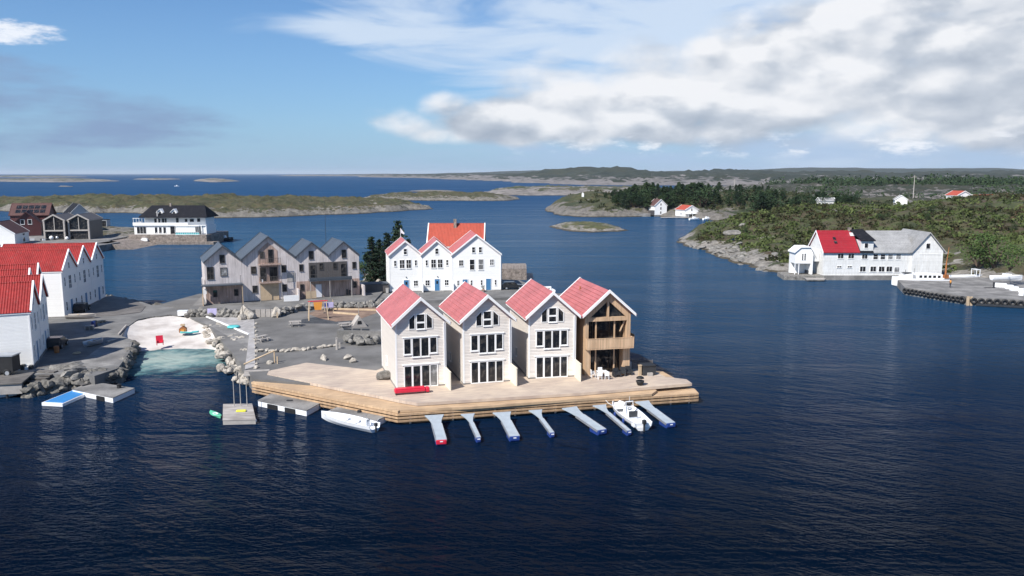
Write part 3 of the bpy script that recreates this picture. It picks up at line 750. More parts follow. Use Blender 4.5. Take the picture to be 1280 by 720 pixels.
# white table and chairs
def plastic_chair(x, y, rz, label):
    t = thing('garden_chair', (x, y, 1.8), rz, label, 'chair', 'white chairs round the deck table')
    m = MB(); m.box(-.25, .25, -.25, .25, .42, .46); m.build('seat', M['gel'], t)
    m = MB(); m.box(-.25, .25, .22, .27, .461, .92); m.build('backrest', M['gel'], t)
    for sx in (-.22, .22):
        for sy in (-.22, .22):
            m = MB(); m.tube((sx, sy, 0), (sx*.9, sy*.9, .42), .03); m.build('leg', M['gel'], t)
        m = MB(); m.box(sx-.03, sx+.03, -.24, .22, .64, .68); m.build('armrest', M['gel'], t)
    return t
p = at(752.5, 472, 1.8)
t = thing('garden_table', (p.x, p.y, 1.8), .2, 'small white garden table outside the timber house', 'table')
m = MB(); m.box(-.6, .6, -.45, .45, .70, .75); m.build('table_top', M['gel'], t)
for sx in (-.5, .5):
    for sy in (-.35, .35): m = MB(); m.tube((sx, sy, 0), (sx, sy, .7), .035); m.build('leg', M['gel'], t)
plastic_chair(p.x-.35, p.y-.75, 3.3, 'white garden chair on the near side of the table, nearest the water')
plastic_chair(p.x+.5, p.y-.65, 2.9, 'white garden chair at the near right corner of the table')
plastic_chair(p.x-.1, p.y+.85, .1, 'white garden chair behind the table, against the glass front')
plastic_chair(p.x-1.0, p.y+.05, 1.7, 'white garden chair at the left end of the table')
def lounge(x, y, rz, label):
    t = thing('lounge_chair', (x, y, 1.8), rz, label, 'chair', 'dark chairs outside the timber house')
    m = MB(); m.box(-.35, .35, -.3, .4, .28, .42); m.build('seat', M['dark'], t)
    m = MB(); m.prism([(-.35, .42), (.35, .42), (.3, .95), (-.3, .95)], .3, .42); m.build('backrest', M['dark'], t)
    for sx in (-.38, .38):
        m = MB(); m.box(sx-.05, sx+.05, -.3, .38, .1, .6); m.build('armrest', M['dark'], t)
    for sx in (-.3, .3):
        for sy in (-.25, .35): m = MB(); m.box(sx-.03, sx+.03, sy-.03, sy+.03, 0, .28); m.build('leg', M['dark'], t)
p = at(771, 471, 1.8); lounge(p.x, p.y, .3, 'dark lounge chair outside the timber house, beside the white table')
p = at(778, 469.5, 1.8); lounge(p.x, p.y, -.3, 'dark lounge chair outside the timber house, the middle one of three')
p = at(785.5, 468.5, 1.8); lounge(p.x, p.y, .1, 'dark lounge chair at the right pillar of the timber house')
p = at(800, 481.5, 1.8)
t = thing('fire_pit', (p.x, p.y, 1.8), 0, 'black fire bowl with domed lid standing alone on the right of the deck', 'fire pit')
m = MB(); m.lathe((0,0,0), [(.2,0),(.3,.06),(.42,.35),(.46,.5),(.40,.52)], 16); m.build('bowl', M['black'], t, True)
m = MB(); m.tube((.1,0,.5), (.1,0,.85), .02); m.build('support', M['black'], t)
m = MB(); m.lathe((0,0,.78), [(.44,0),(.40,.10),(.25,.2),(.05,.25)], 16); m.build('lid', M['black'], t, True)
p = at(810, 469, 1.8)
t = thing('hot_tub', (p.x, p.y+.6, 1.8), .2, 'dark square hot tub with cover at the right corner of the timber house', 'hot tub')
m = MB(); m.box(-.75, .75, -.75, .75, 0, 1.0); m.build('tub_shell', M['dark'], t)
m = MB(); m.box(-.8, .8, -.8, .8, 1.003, 1.15); o = m.build('cover', M['black'], t); b = o.modifiers.new('b', 'BEVEL'); b.width = .05
m = MB(); m.box(-.3, .3, -1.05, -.76, 0, .35); m.build('step', M['greytimber'], t)
t = thing('wheelie_bin', (p.x-.95, p.y-.1, 1.8), .3, 'narrow pale timber post cabinet between the timber house and the hot tub', 'cabinet')
m = MB(); m.box(-.15, .15, -.12, .12, 0, 1.15); m.build('cabinet_body', M['timber'], t); m = MB(); m.box(-.2, .2, -.17, .17, 1.152, 1.22); m.build('cabinet_top', M['timber'], t)
t.name = 'cabinet'
t = thing('fence', G(790, 462, 1.8), 0, 'dark slatted fence running back along the right side of the timber house', 'fence')
g0 = Vector((0,0,0)); g1 = Vector((2.9, 3.0, 0))
g1 = G(818, 466, 1.8)-G(790, 462, 1.8)+Vector((0,1.5,0))
for k in range(4):
    q = g1*(k/3); m = MB(); m.box(q.x-.05, q.x+.05, q.y-.05, q.y+.05, -.2, 1.2); m.build('post', M['darkgrey'], t)
m = MB()
for k in range(7):
    z = .12+.15*k; m.add([(0,0,z),(g1.x,g1.y,z),(g1.x,g1.y,z+.11),(0,0,z+.11),(0,.04,z),(g1.x,g1.y+.04,z),(g1.x,g1.y+.04,z+.11),(0,.04,z+.11)], [(0,1,2,3),(7,6,5,4),(0,4,5,1),(3,2,6,7),(0,3,7,4),(1,5,6,2)])
m.build('slat_panel', M['darkgrey'], t)
# ================================================================ BOOMS
def boom(b0, b1, e, width, floatmat, label):
    zA, zE = .98, .50
    A = (G(*b0, zA)+G(*b1, zA))/2; E = G(*e, zE); d = (E-A); Lb = math.hypot(d.x, d.y); ang = math.atan2(d.y, d.x)
    hw = (G(*b1, zA)-G(*b0, zA)).length/2
    t = thing('finger_pier', (A.x, A.y, 0), ang, label, 'boat boom', 'boat booms along the front of the deck')
    def zt(x): return zA+(zE-zA)*min(1, x/Lb*1.25)
    n = 8; fl0 = 2.1; sec = []
    for k in range(n+1):
        s = k/n; sec.append((s*fl0-.05, width/2+(hw-width/2)*(1-s)**1.7))
    sec += [(Lb*.8, width/2), (Lb, width/2)]
    m = MB(); vs = []; fs = []
    for x_, w_ in sec: vs += [(x_, -w_, zt(x_)), (x_, w_, zt(x_)), (x_, w_, zt(x_)-.1), (x_, -w_, zt(x_)-.1)]
    for k in range(len(sec)-1):
        for j in range(4): fs.append((k*4+j, (k+1)*4+j, (k+1)*4+(j+1)%4, k*4+(j+1)%4))
    q = (len(sec)-1)*4; fs += [(3,2,1,0), (q,q+1,q+2,q+3)]; m.add(vs, fs); m.build('walkway', M['boom'], t)
    for sg in (-1, 1):
        m = MB(); y0 = sg*(width/2+.003); y1 = sg*(width/2+.05); x0, x1 = fl0, Lb
        m.add([(x0,y0,zt(x0)-.2),(x1,y0,zt(x1)-.2),(x1,y1,zt(x1)-.2),(x0,y1,zt(x0)-.2),(x0,y0,zt(x0)+.02),(x1,y0,zt(x1)+.02),(x1,y1,zt(x1)+.02),(x0,y1,zt(x0)+.02)], [(0,3,2,1),(4,5,6,7),(0,1,5,4),(1,2,6,5),(2,3,7,6),(3,0,4,7)]); m.build('side_rail', M['steel'], t)
    fl = 1.5 if width > .5 else 1.1
    fw = max(.2, width/2)
    m = MB(); m.box(Lb-fl, Lb+.05, -fw, fw, -.3, zE-.105); o = m.build('float', M['bluefloat'], t); b = o.modifiers.new('b', 'BEVEL'); b.width = .12; b.segments = 4
    m = MB(); m.box(Lb+.052, Lb+.22, -fw, fw, .1, zE+.02); o = m.build('end_bumper', floatmat, t); b = o.modifiers.new('b', 'BEVEL'); b.width = .06; b.segments = 2
    m = MB(); m.box(Lb+.222, Lb+.24, -.14, .14, .34, .44); m.build('reflector', M['gel'], t)
boom((531,519.5),(555,518), (551.5,549.5), .95, M['red'], 'wide pale boat boom with a red tip, leftmost below the deck')
boom((576,518),(593.5,516.5), (598,546.5), .38, M['bluefloat'], 'narrow boat boom with blue float, just right of the red-tipped boom')
boom((616,516),(639,514.5), (643,545), .95, M['bluefloat'], 'wide pale boat boom with blue float, below the second cream house')
boom((661,513.2),(678,511.8), (690,540.5), .38, M['bluefloat'], 'narrow boat boom with blue float, below the third cream house')
boom((702,510),(722,508.5), (752,537), .95, M['bluefloat'], 'wide pale boat boom with blue float, in front of the bare timber house')
boom((741,507),(758,505.5), (786,538), .38, M['bluefloat'], 'narrow boat boom along the left side of the console motorboat')
boom((794,502.5),(811,500.5), (838,528.5), .95, M['bluefloat'], 'wide pale boat boom on the right of the console motorboat, nearest the deck end')
# ================================================================ BOATS
def hull(L, W, H, n=16, bow=.45, sheer=.25, transom=.8, inner=True, floor=.35):
    "boat along +x, bow at +L/2, waterline z=0"
    m = MB(); st = []
    for k in range(n+1):
        s = k/n; x = -L/2+L*s
        w = W/2*(1-max(0, (s-bow)/(1-bow))**2.2) * (transom+(1-transom)*min(1, s/.35)); w = max(w, .02)
        zt = H*(1+sheer*s*s); zk = -.18+.5*H*max(0, (s-.8)/.2)**2
        ring = [(x, -w, zt), (x+(.04 if s == 1 else 0), -w*.88, zt*.45), (x, -w*.55, zk*.4), (x, 0, zk), (x, w*.55, zk*.4), (x, w*.88, zt*.45), (x, w, zt)]
        st.append(ring)
        iw = max(w-.09, .008)
        st[-1] += [(x, iw, zt), (x, iw*.86, H*floor), (x, 0, H*floor-.01), (x, -iw*.86, H*floor), (x, -iw, zt)]
    vs = [p for r in st for p in r]; q = len(st[0]); fs = []
    for k in range(n):
        for j in range(q):
            fs.append((k*q+j, (k+1)*q+j, (k+1)*q+(j+1)%q, k*q+(j+1)%q)[::-1])
    fs.append(tuple(range(q))); fs.append(tuple(n*q+j for j in range(q))[::-1])
    # transom inner well is open: cap both ends as solid ring polygons
    m.add(vs, fs); return m
def outboard(parent, x, z, s=1.0, mat=None):
    m = MB(); m.box(x-.35*s, x-.0*s, -.17*s, .17*s, z+.15*s, z+.55*s); o = m.build('outboard_motor', mat or M['dark'], parent)
    b = o.modifiers.new('b', 'BEVEL'); b.width = .08*s; b.segments = 3
    m = MB(); m.box(x-.25*s, x-.08*s, -.06*s, .06*s, z-.75*s, z+.149*s); m.build('motor_leg', M['dark'], o)
# console motorboat
A = G(768, 507, .3); E = G(803, 534, .3); d = A-E; c = (A+E)/2
t = thing('motorboat', (c.x, c.y, .12), math.atan2(d.y, d.x), 'white centre-console motorboat moored bow-in between the two rightmost booms', 'motorboat')
Lb = d.length+.4; m = hull(Lb, 2.35, .72, bow=.5); m.build('hull', M['gel'], t, False)
m = MB(); m.slab([(Lb*.14, -.85), (Lb*.33, -.62), (Lb*.42, -.3), (Lb*.42, .3), (Lb*.33, .62), (Lb*.14, .85)], .60, .70); m.build('foredeck_cushion', M['gel'], t)
m = MB(); m.prism([(-.45, .26), (.35, .26), (.30, .95), (.0, 1.25), (-.35, 1.25)], -.38, .38); o = m.build('console', M['gel'], t)
m = MB(); m.prism([(.0, 1.253), (.10, 1.253), (-.08, 1.62), (-.12, 1.62)], -.36, .36); m.build('windscreen', M['glass'], o)
m = MB(); m.torus((-.45, 0, 1.1), (1, 0, .5), .17, .025); m.build('steering_wheel', M['black'], o)
m = MB(); m.box(-1.35, -.85, -.45, .45, .25, .75); m.build('seat', M['gel'], t)
m = MB(); m.box(-1.45, -1.35, -.45, .45, .5, 1.1); m.build('backrest', M['dark'], t)
m = MB()
for sy in (-.6, .6):
    m.tube((-.5, sy*.8, .5), (-.35, sy*.6, 1.75), .035)
m.box(-.42, -.28, -.4, .4, 1.75, 1.82); m.tube((-.35,0,1.8), (-.35,0,2.3), .02); m.build('radar_arch', M['gel'], t)
m = MB(); m.box(-Lb/2+.1, -Lb/2+.7, -.95, .95, .26, .62); m.build('stern_bench', M['gel'], t)
outboard(t, -Lb/2-.02, .45, 1.1); 
for sx, sy in ((-1.9, 1.25), (.3, 1.28)):
    m = MB(); m.lathe((sx, sy, .0), [(.03,-.05),(.12,.05),(.12,.5),(.03,.6)], 10); m.build('fender', M['bluefloat'], t, True)
# open white boat by pontoon
A = G(402, 520.5, .3); E = G(469, 536.5, .3); d = A-E; c = (A+E)/2
t = thing('motorboat', (c.x, c.y, .12), math.atan2(d.y, d.x), 'open white skiff with outboard lying alongside the right-hand concrete pontoon', 'motorboat')
Lb = d.length; m = hull(Lb, 1.95, .62, bow=.4); m.build('hull', M['gel'], t)
for xx in (-.9, .5):
    m = MB(); m.box(xx-.17, xx+.17, -.84, .84, .42, .47); m.build('thwart', M['gel'], t)
m = MB(); m.box(-Lb/2+.9, -Lb/2+1.3, -.25, .25, .25, .95); o = m.build('console', M['gel'], t)
m = MB(); m.torus((-Lb/2+.85, 0, .95), (1, 0, .5), .15, .022); m.build('steering_wheel', M['black'], o)
m = MB(); m.tube((-Lb/2+1.3, -.2, .95), (-Lb/2+1.3, -.2, 1.35), .015); m.tube((-Lb/2+1.3, .2, .95), (-Lb/2+1.3, .2, 1.35), .015); m.tube((-Lb/2+1.3, -.2, 1.35), (-Lb/2+1.3, .2, 1.35), .015); m.build('rail', M['steel'], t)
outboard(t, -Lb/2+.05, .35, .9, M['dark'])
# ================================================================ PONTOONS
def pontoon(corners, z, label, name='pontoon', group=None, pads=(), top=None, side=None, cat='pontoon'):
    pts = [G(a, b, z) for a, b in corners]; c = sum(pts, Vector())/len(pts)
    t = thing(name, (c.x, c.y, 0), 0, label, cat, group)
    loc = [((p-c).x, (p-c).y) for p in pts]
    m = MB(); m.slab(loc, -.3, z-.08); m.build('float_body', side or M['gel'], t)
    m = MB(); m.slab([(a*1.01, b*1.01) for a, b in loc], z-.077, z); m.build('walking_surface', top or M['concrete'], t)
    a, b = Vector(loc[0]), Vector(loc[1]); d = (b-a).normalized(); n = Vector((d.y, -d.x))
    if n.dot(-a) > 0: n = -n
    for s0, s1 in pads:
        p0 = a.lerp(b, s0); p1 = a.lerp(b, s1); m = MB()
        m.slab([tuple(p0+n*.02), tuple(p1+n*.02), tuple(p1+n*.14), tuple(p0+n*.14)], -.1, z-.12); m.build('fender_pad', M['black'], t)
    # dark end
    return t
t = pontoon([(322,500.5),(383,513),(404,501.5),(343,490)], .62, 'long white-sided concrete pontoon with black fender pads, left of the skiff', group='pontoons below the timber deck', pads=((.22,.42),(.58,.78)))
m = MB(); m.box(-.35, .25, -.12, .12, .62, .72); m.build('cleat', M['dark'], t)
t = pontoon([(409,514),(469,526.5),(489,516.5),(430,505.5)], .62, 'concrete pontoon behind the moored open skiff', group='pontoons below the timber deck', pads=((.2,.35),(.6,.75)))
m = MB(); m.box(-.15, .15, -.15, .15, .62, .85); m.build('cleat', M['dark'], t)
t = pontoon([(278.5,525),(319.5,524),(315,504.5),(279,505)], .5, 'square floating raft of old planks at the foot of the gangway', name='raft', cat='raft', top=M['raftwood'], side=M['greytimber'])
rp = t.location.copy()
o = MB(); o.box(-.55, .45, -.25, .2, 0, .16); o = o.build('life_jacket', M['yellow'], None, loc=(rp.x+.35, rp.y+.0, .505), rz=.1); b = o.modifiers.new('b', 'BEVEL'); b.width = .06; tag(o, 'bright yellow bundle lying on the plank raft', 'life jacket')
q = G(318, 526.5, .1)
m = MB(); m.lathe((0,0,0), [(.05,-.25),(.2,-.12),(.25,.02),(.2,.16),(.05,.26)], 12); o = m.build('mooring_buoy', M['gel'], None, True, loc=(q.x, q.y, .12)); tag(o, 'small white buoy at the near right corner of the plank raft', 'buoy')
# green kayak
def kayak(p, rz, L, W, mat, label, cat='kayak', z=0.):
    t = thing('kayak', (p.x, p.y, z), rz, label, cat)
    m = MB(); n = 12; vs = []; fs = []
    for k in range(n+1):
        s = k/n; x = -L/2+L*s; w = max(.02, W/2*math.sin(math.pi*s)**.6); hgt = .12+.10*abs(2*s-1)**2
        vs += [(x, -w, hgt), (x, -w*.6, -.02), (x, w*.6, -.02), (x, w, hgt), (x, 0, hgt+.05)]
    for k in range(n):
        for j in range(5): fs.append((k*5+j, (k+1)*5+j, (k+1)*5+(j+1)%5, k*5+(j+1)%5)[::-1])
    fs += [tuple(range(5)), tuple(n*5+j for j in range(5))[::-1]]
    m.add(vs, fs); h_ = m.build('hull', mat, t)
    m = MB(); m.lathe((0,0,.14), [(.24,0),(.28,.06),(.22,.07),(.18,.02)], 14); o = m.build('cockpit_rim', M['gel'], t); o.scale = (1.6, .9, 1)
    return t
p0 = G(260,513,.1); p1 = G(279,524,.1); kayak((p0+p1)/2, math.atan2((p1-p0).y, (p1-p0).x), 2.6, .85, M['green'], 'light green sit-on kayak floating left of the plank raft', z=.05)
# mooring poles on the raft
for px, py, tp, lb in ((293, 508, 474, 'left'), (301, 507, 470, 'middle'), (309, 507, 475, 'right')):
    b = G(px, py, .5); top = XZ(px+(-1 if lb == 'left' else 0), tp, b.y)
    m = MB(); m.tube((0,0,0), (0,0,max(1.5, top.z-.5)), .05, .035); o = m.build('mooring_pole', M['greytimber'], None, loc=(b.x, b.y, .5)); tag(o, 'thin grey mooring pole standing on the plank raft, the %s one of three' % lb, 'pole', 'poles on the plank raft')
q = G(307, 463, 1.77)
# tall bare pole by the boardwalk
q = G(303.5, 398, 1.75); tz = XZ(303.5, 345, q.y).z
m = MB(); m.tube((0,0,0), (0,0,tz-1.75), .05, .03, 8); m.lathe((0,0,tz-1.75), [(.03,0),(.07,.05),(.02,.12)], 8); o = m.build('bare_pole', M['dark'], None, loc=q); tag(o, 'tall thin dark pole between the first two weathered houses and the boardwalk', 'pole')
# ================================================================ WEATHERED GREY HOUSES
ga = .425; zb = 2.5; K = 'weathered wooden houses with grey roofs'
GH = [(-49.84,135.40,5.95,9.,9.63,12.14), (-42.36,137.18,9.1,10.,9.78,13.56), (-35.21,139.4,5.7,9.,9.85,12.27), (-29.95,141.6,5.6,9.,9.75,12.21)]
GL = ['narrow weathered wooden house with lean-to porch roof across its front, leftmost of the grey-roofed row',
      'broad weathered wooden house with stacked balconies under its gable, tallest of the grey-roofed row',
      'weathered wooden house sharing a long balcony, its left half with the white door',
      'weathered wooden house with half the shared balcony, rightmost of the grey-roofed row']
u = Vector((math.cos(ga), math.sin(ga)))
base0 = Vector((-42.36, 137.18))
gh = []
for i, (x, y, w, L, ze, zr) in enumerate(GH):
    # put all facades on one line through the second house
    v = Vector((x, y))-base0; s = v.dot(u); pz = base0+u*s
    if i == 0: pz = base0+u*(-4.55-w/2)
    if i == 2: pz = base0+u*(4.55+w/2+.0)
    if i == 3: pz = base0+u*(4.55+5.7+w/2)
    gh.append(gable_house('wooden_house', GL[i], 'house', K, pz.x, pz.y, ga, zb, w, L, ze, zr, M['grey'], M['slate'], M['slate'], oh=.02 if i else .1, ohg=.4, th=.14, bw=.18, corner=False))
    gh[-1]['pz'] = pz
DK = dict(frame=M['darkgrey'], fr=.06)
def lower(h, r, u0, u1, v1=3.0):
    m = MB(); m.box(u0, u1, -.06, -.002, .05, v1); return m.build('lower_cladding', M['greybrown'], r)
h = gh[0]; r = h['root']; w = h['w']
lower(h, r, -w/2+.02, w/2-.02)
window(r, h, 'F', -.1, 7.0, .75, 1.3, **DK); window(r, h, 'F', .05, 4.8, 1.0, 1.3, mat=M['curtain'], **DK)
window(r, h, 'F', -2.1, 4.3, 1.0, 2.0, 2, 1, mat=M['glass'], **DK)
window(r, h, 'F', -1.5, 1.2, .6, 1.1, off=.06, sill=False, **DK); window(r, h, 'F', 1.9, 1.2, .6, 1.1, off=.06, sill=False, **DK)
door(r, h, 'F', 0, .05, 1.0, 2.2, M['greybrown'], M['greybrown'], off=.06)
m = MB(); m.prism([(-3.7, 3.25), (w/2-.05, 3.25), (w/2-.05, 3.42), (-3.7, 3.42)], -1.9, -.003); pr = m.build('porch_roof', M['slate'], r)
for X in (-3.55, w/2-.2):
    m = MB(); m.box(X-.06, X+.06, -1.8, -1.68, 0, 3.25); m.build('porch_post', M['timber'], r)
m = MB(); m.box(-3.6, -3.5, -1.66, -.1, 0, 1.6); m.build('porch_screen', M['larch'], r)
m = MB(); m.box(-3.5, -2.9, -.9, -.6, 1.9, 2.7); m.build('towel', M['trim'], r)
m = MB(); m.box(-w/2-.45, -w/2-.35, 0.2, 2.2, 3.3, 4.4); m.build('side_railing', M['grey'], r)
h = gh[1]; r = h['root']; w = h['w']
for uu, vv in ((-2.6, 4.9), (2.45, 4.9), (-2.5, 1.55), (2.45, 1.5)): window(r, h, 'F', uu, vv, .75, 1.15, **DK)
# centre bay: flat panel with the recess shade painted in, floors, door panels (bay projects as balcony floors)
m = MB(); m.box(-1.75, 1.55, -.04, -.002, 3.2, 8.7); m.prism([(-1.75, 8.7), (1.55, 8.7), (.75, 9.5), (-.05, 10.2), (-.95, 9.5)], -.04, -.002); m.build('bay_shade_panel', M['greybrown'], r)
m = MB(); m.box(-1.7, 1.5, -.06, -.002, .05, 3.15); m.build('garage_boards', M['timber'], r)
window(r, h, 'F', -1.05, 3.5, .9, 2.3, 1, 1, off=.04, sill=False, name='glass_door', **DK); window(r, h, 'F', .7, 3.5, 1.2, 2.3, 2, 1, off=.04, sill=False, name='glass_door', **DK)
window(r, h, 'F', -1.1, 7.5, .6, 1.1, off=.04, sill=False, **DK); window(r, h, 'F', .35, 6.7, .75, 2.2, off=.04, sill=False, name='glass_door', **DK)
m = MB(); m.box(-1.8, 1.9, -1.1, -.045, 3.15, 3.35); b0 = m.build('balcony', M['greybrown'], r)
m = MB(); m.box(-1.8, 1.9, -1.1, -.045, 6.3, 6.5); b1 = m.build('balcony', M['greybrown'], r)
for bb, z0 in ((b0, 3.35), (b1, 6.5)):
    m = MB(); n = 14
    for k in range(n): xx = -1.76+3.62*k/(n-1); m.box(xx-.02, xx+.02, -1.09, -1.05, z0, z0+.95)
    m.box(-1.8, 1.9, -1.10, -1.04, z0+.951, z0+1.0); m.build('railing', M['darkgrey'], bb)
for X in (-1.76, 1.86):
    m = MB(); m.box(X-.05, X+.05, -1.1, -1.0, 0, 3.15); m.build('post', M['greytimber'], r)
    m = MB(); m.box(X-.05, X+.05, -1.1, -1.0, 4.36, 6.3); m.build('post', M['greytimber'], r)
m = MB(); m.box(-1.4, -1.2, -.9, -.7, 3.36, 3.9); m.build('planter', M['trim'], r)
door(r, h, 'F', .9, .05, .95, 2.1, M['timber'], M['timber'], off=.06)
m = MB(); m.box(3.0, 4.4, -.045, -.004, 3.1, 4.7); m.build('side_lattice', M['greytimber'], r)
m = MB(); m.box(1.95, 4.5, -2.4, -2.2, 0, 1.0); m.build('low_wall', M['trim'], r)
for j in (2, 3):
    h = gh[j]; r = h['root']; w = h['w']; s = 1 if j == 2 else -1
    lower(h, r, -w/2+.02, w/2-.02, 3.05)
    window(r, h, 'F', -.1 if j == 2 else .1, 7.0, .75, 1.35, **DK)
    window(r, h, 'F', -1.9*s, 4.95, .6, 1.1, **DK)
    window(r, h, 'F', -1.9*s, 1.4, .6, 1.1, off=.06, sill=False, **DK)
    m = MB(); m.box(-.6 if j == 2 else -w/2+.01, w/2-.01 if j == 2 else .6, -.05, -.002, 3.4, 6.3); m.build('bay_shade_panel', M['darkgrey'], r)  # flat dark sheet stands in for shade inside the bay
    window(r, h, 'F', .1*s, 3.6, .85, 2.2, 1, 1, off=.05, sill=False, name='glass_door', **DK)
    window(r, h, 'F', 1.6*s, 5.0, .6, 1.1, 1, 1, off=.05, sill=False, **DK)
    m = MB(); X0, X1 = (-.75, w/2) if j == 2 else (-w/2+.01, 1.1); m.box(X0, X1, -1.5, -.06, 3.1, 3.35); m.box(X0, X1, -1.52, -1.46, 3.351, 3.75); bb = m.build('balcony', M['slate'], r)
    m = MB(); m.box(X0, X1, -1.51, -1.47, 4.3, 4.35); m.build('handrail', M['darkgrey'], bb)
    m = MB(); X = X0+.1 if j == 2 else X1-.1; m.box(X-.06, X+.06, -1.5, -1.38, 0, 3.1); m.build('post', M['greytimber'], r)
    if j == 2:
        door(r, h, 'F', 1.0, .05, 1.0, 2.3, M['paledoor'], M['greytimber'], off=.06)
        m = MB(); m.box(-1.5, .3, -1.5, -1.42, .1, 1.4); m.build('porch_screen', M['timber'], r)
        m = MB(); m.box(2.7, 2.8, -1.5, -1.38, 0, 3.1); m.build('post', M['greytimber'], r)
    else:
        m = MB(); m.box(.3, .55, -.3, -.07, .1, 1.2); m.box(.75, 1.0, -.3, -.07, .1, 1.0); m.build('porch_bin', M['dark'], r)
        m = MB(); m.box(w/2+.3, w/2+.6, -1.6, 1.6, 0, 1.9); m.build('garden_wall', M['grey'], r)
# screen panel between second and third house
m = MB(); m.box(-.12, .12, -1.6, -.0, 0, 1.9); m.build('porch_wall', M['grey'], gh[2]['root'], loc=(-gh[2]['w']/2+.1, -.07, 0))
# antenna mast behind
q = XZ(407.5, 303, 152); m = MB(); m.tube((0,0,0), (0,0,19.5-2.5), .06, .03, 6); o = m.build('antenna_mast', M['dark'], None, loc=(q.x, 152, 2.5)); tag(o, 'thin dark mast rising behind the right pair of weathered houses', 'mast')
# ================================================================ WHITE HOUSES
wa = .27; wb = 2.2; K = 'white gabled houses with salmon roofs behind the square'
c0 = Vector((-20.16, 149.45)); u = Vector((math.cos(.12), math.sin(.12)))
WL = ['white wooden house with salmon roof behind the square, leftmost and next to the flagpole',
      'white wooden house with salmon roof behind the square, the narrow middle one of three',
      'broad white wooden house with salmon roof and two blue doors, rightmost of three']
WS = [(-20.2,149.3,6.1,9,9.2,11.75), (-14.3,150.0,5.9,9,9.2,11.75), (-6.8,150.6,9.4,10.5,9.15,12.85)]
for i, (x, y, w, L, ze, zr) in enumerate(WS):
    h = gable_house('white_house', WL[i], 'house', K, x, y, .15 if i else .22, wb, w, L, ze, zr, M['white'], M['pinkroof'], oh=.15, ohg=.3, th=.14, bw=.25, courses=0)
    r = h['root']; WN = dict(fr=.07)
    if i < 2:
        window(r, h, 'F', 0, 7.2, .55, 1.0, 1, 2, **WN)
        window(r, h, 'F', -1.95, 5.0, .35, 1.0, 1, 2, **WN); window(r, h, 'F', 1.95, 5.0, .35, 1.0, 1, 2, **WN)
        window(r, h, 'F', -.65, 4.55, .85, 1.55, 2, 2, **WN); window(r, h, 'F', .6, 4.55, .85, 1.55, 2, 2, **WN)
        if i == 0:
            door(r, h, 'F', .1, .05, .95, 2.2, M['bluedoor'], glassy=True); window(r, h, 'F', 1.9, 1.1, .75, 1.0, 2, 2, **WN)
        else:
            door(r, h, 'F', 0, .05, .95, 2.3, M['bluedoor'], glassy=True); window(r, h, 'F', -1.85, 1.15, .75, 1.0, 2, 2, **WN); window(r, h, 'F', 1.8, 1.15, .7, 1.0, 2, 2, **WN)
        m = MB(); m.box(w/2-.05, w/2+.07, -1.8, -.035, -.05, 1.7); m.build('privacy_screen', M['trim'], r)
        m = MB(); m.box(-1.2, 1.2, -1.1, -.04, -.1, .12); m.build('door_step', M['concrete'], r)
        m = MB(); m.box(0.0, .16, -.16, -.002, 2.75, 2.9); m.build('lamp', M['dark'], r)
    else:
        for uu in (-.55, .75): window(r, h, 'F', uu, 7.4, .55, 1.0, 1, 2, **WN)
        window(r, h, 'F', -2.95, 4.9, .75, 1.05, 2, 2, **WN); window(r, h, 'F', 2.95, 4.95, .75, 1.05, 2, 2, mat=M['curtain'], **WN)
        window(r, h, 'F', -.85, 4.1, .85, 1.95, 1, 2, **WN); window(r, h, 'F', .85, 4.1, .9, 1.95, 1, 2, mat=M['curtain'], **WN)
        door(r, h, 'F', -2.2, .05, .95, 2.2, M['bluedoor'], glassy=True); door(r, h, 'F', 2.3, .05, .95, 2.25, M['bluedoor'])
        for uu in (-3.55, -1.0, .95, 3.65): window(r, h, 'F', uu, 1.1, .28, .95, 1, 2, **WN)
        m = MB(); m.box(-3.2, 3.4, -1.2, -.04, -.1, .12); m.build('door_step', M['concrete'], r)
        window(r, h, 'R', 5, 4.5, .8, 1.1, 2, 2, **WN)
    window(r, h, 'L', 4.5, 4.8, .8, 1.1, 2, 2, **WN) if i == 0 else None
# big orange-roofed house behind, ridge across the view
h = gable_house('big_white_house', 'large white house with bright orange tiled roof rising behind the three white houses', 'house', None, -17.2, 166.5, -math.pi/2, 2.2, 9.0, 11.2, 9.9, 13.95, M['white'], M['orangeroof'], oh=.3, ohg=.35, bw=.3)
r = h['root']; window(r, h, 'F', 0, 8.6, .9, 1.1, 2, 2); window(r, h, 'L', 3, 4.5, .9, 1.2, 2, 2); window(r, h, 'R', 3, 4.5, .9, 1.2, 2, 2); window(r, h, 'R', 8, 4.5, .9, 1.2, 2, 2)
m = MB(); m.box(.4, 1.0, 5, 5.6, 10, 12.9); m.build('chimney', M['rockgrey'] if False else M['stonewall'], r)
# flagpole in front of the leftmost white house
q = XZ(500.5, 285, 158.5); m = MB(); m.tube((0,0,0), (0,0,q.z-2.2), .07, .04); o = m.build('flagpole', M['gel'], None, loc=(q.x, q.y, 2.2)); tag(o, 'white flagpole rising behind the leftmost white house', 'flagpole')
m = MB(); m.add([(0,0,0),(.75,.1,-.95),(.62,.14,-1.2),(.05,.0,-.9),(0,.03,0),(.75,.13,-.95),(.62,.17,-1.2),(.05,.03,-.9)], [(0,1,2,3),(7,6,5,4),(0,4,5,1),(1,5,6,2),(2,6,7,3),(3,7,4,0)]); f = m.build('pennant', M['gel'], o, loc=(.05, 0, q.z-2.3))
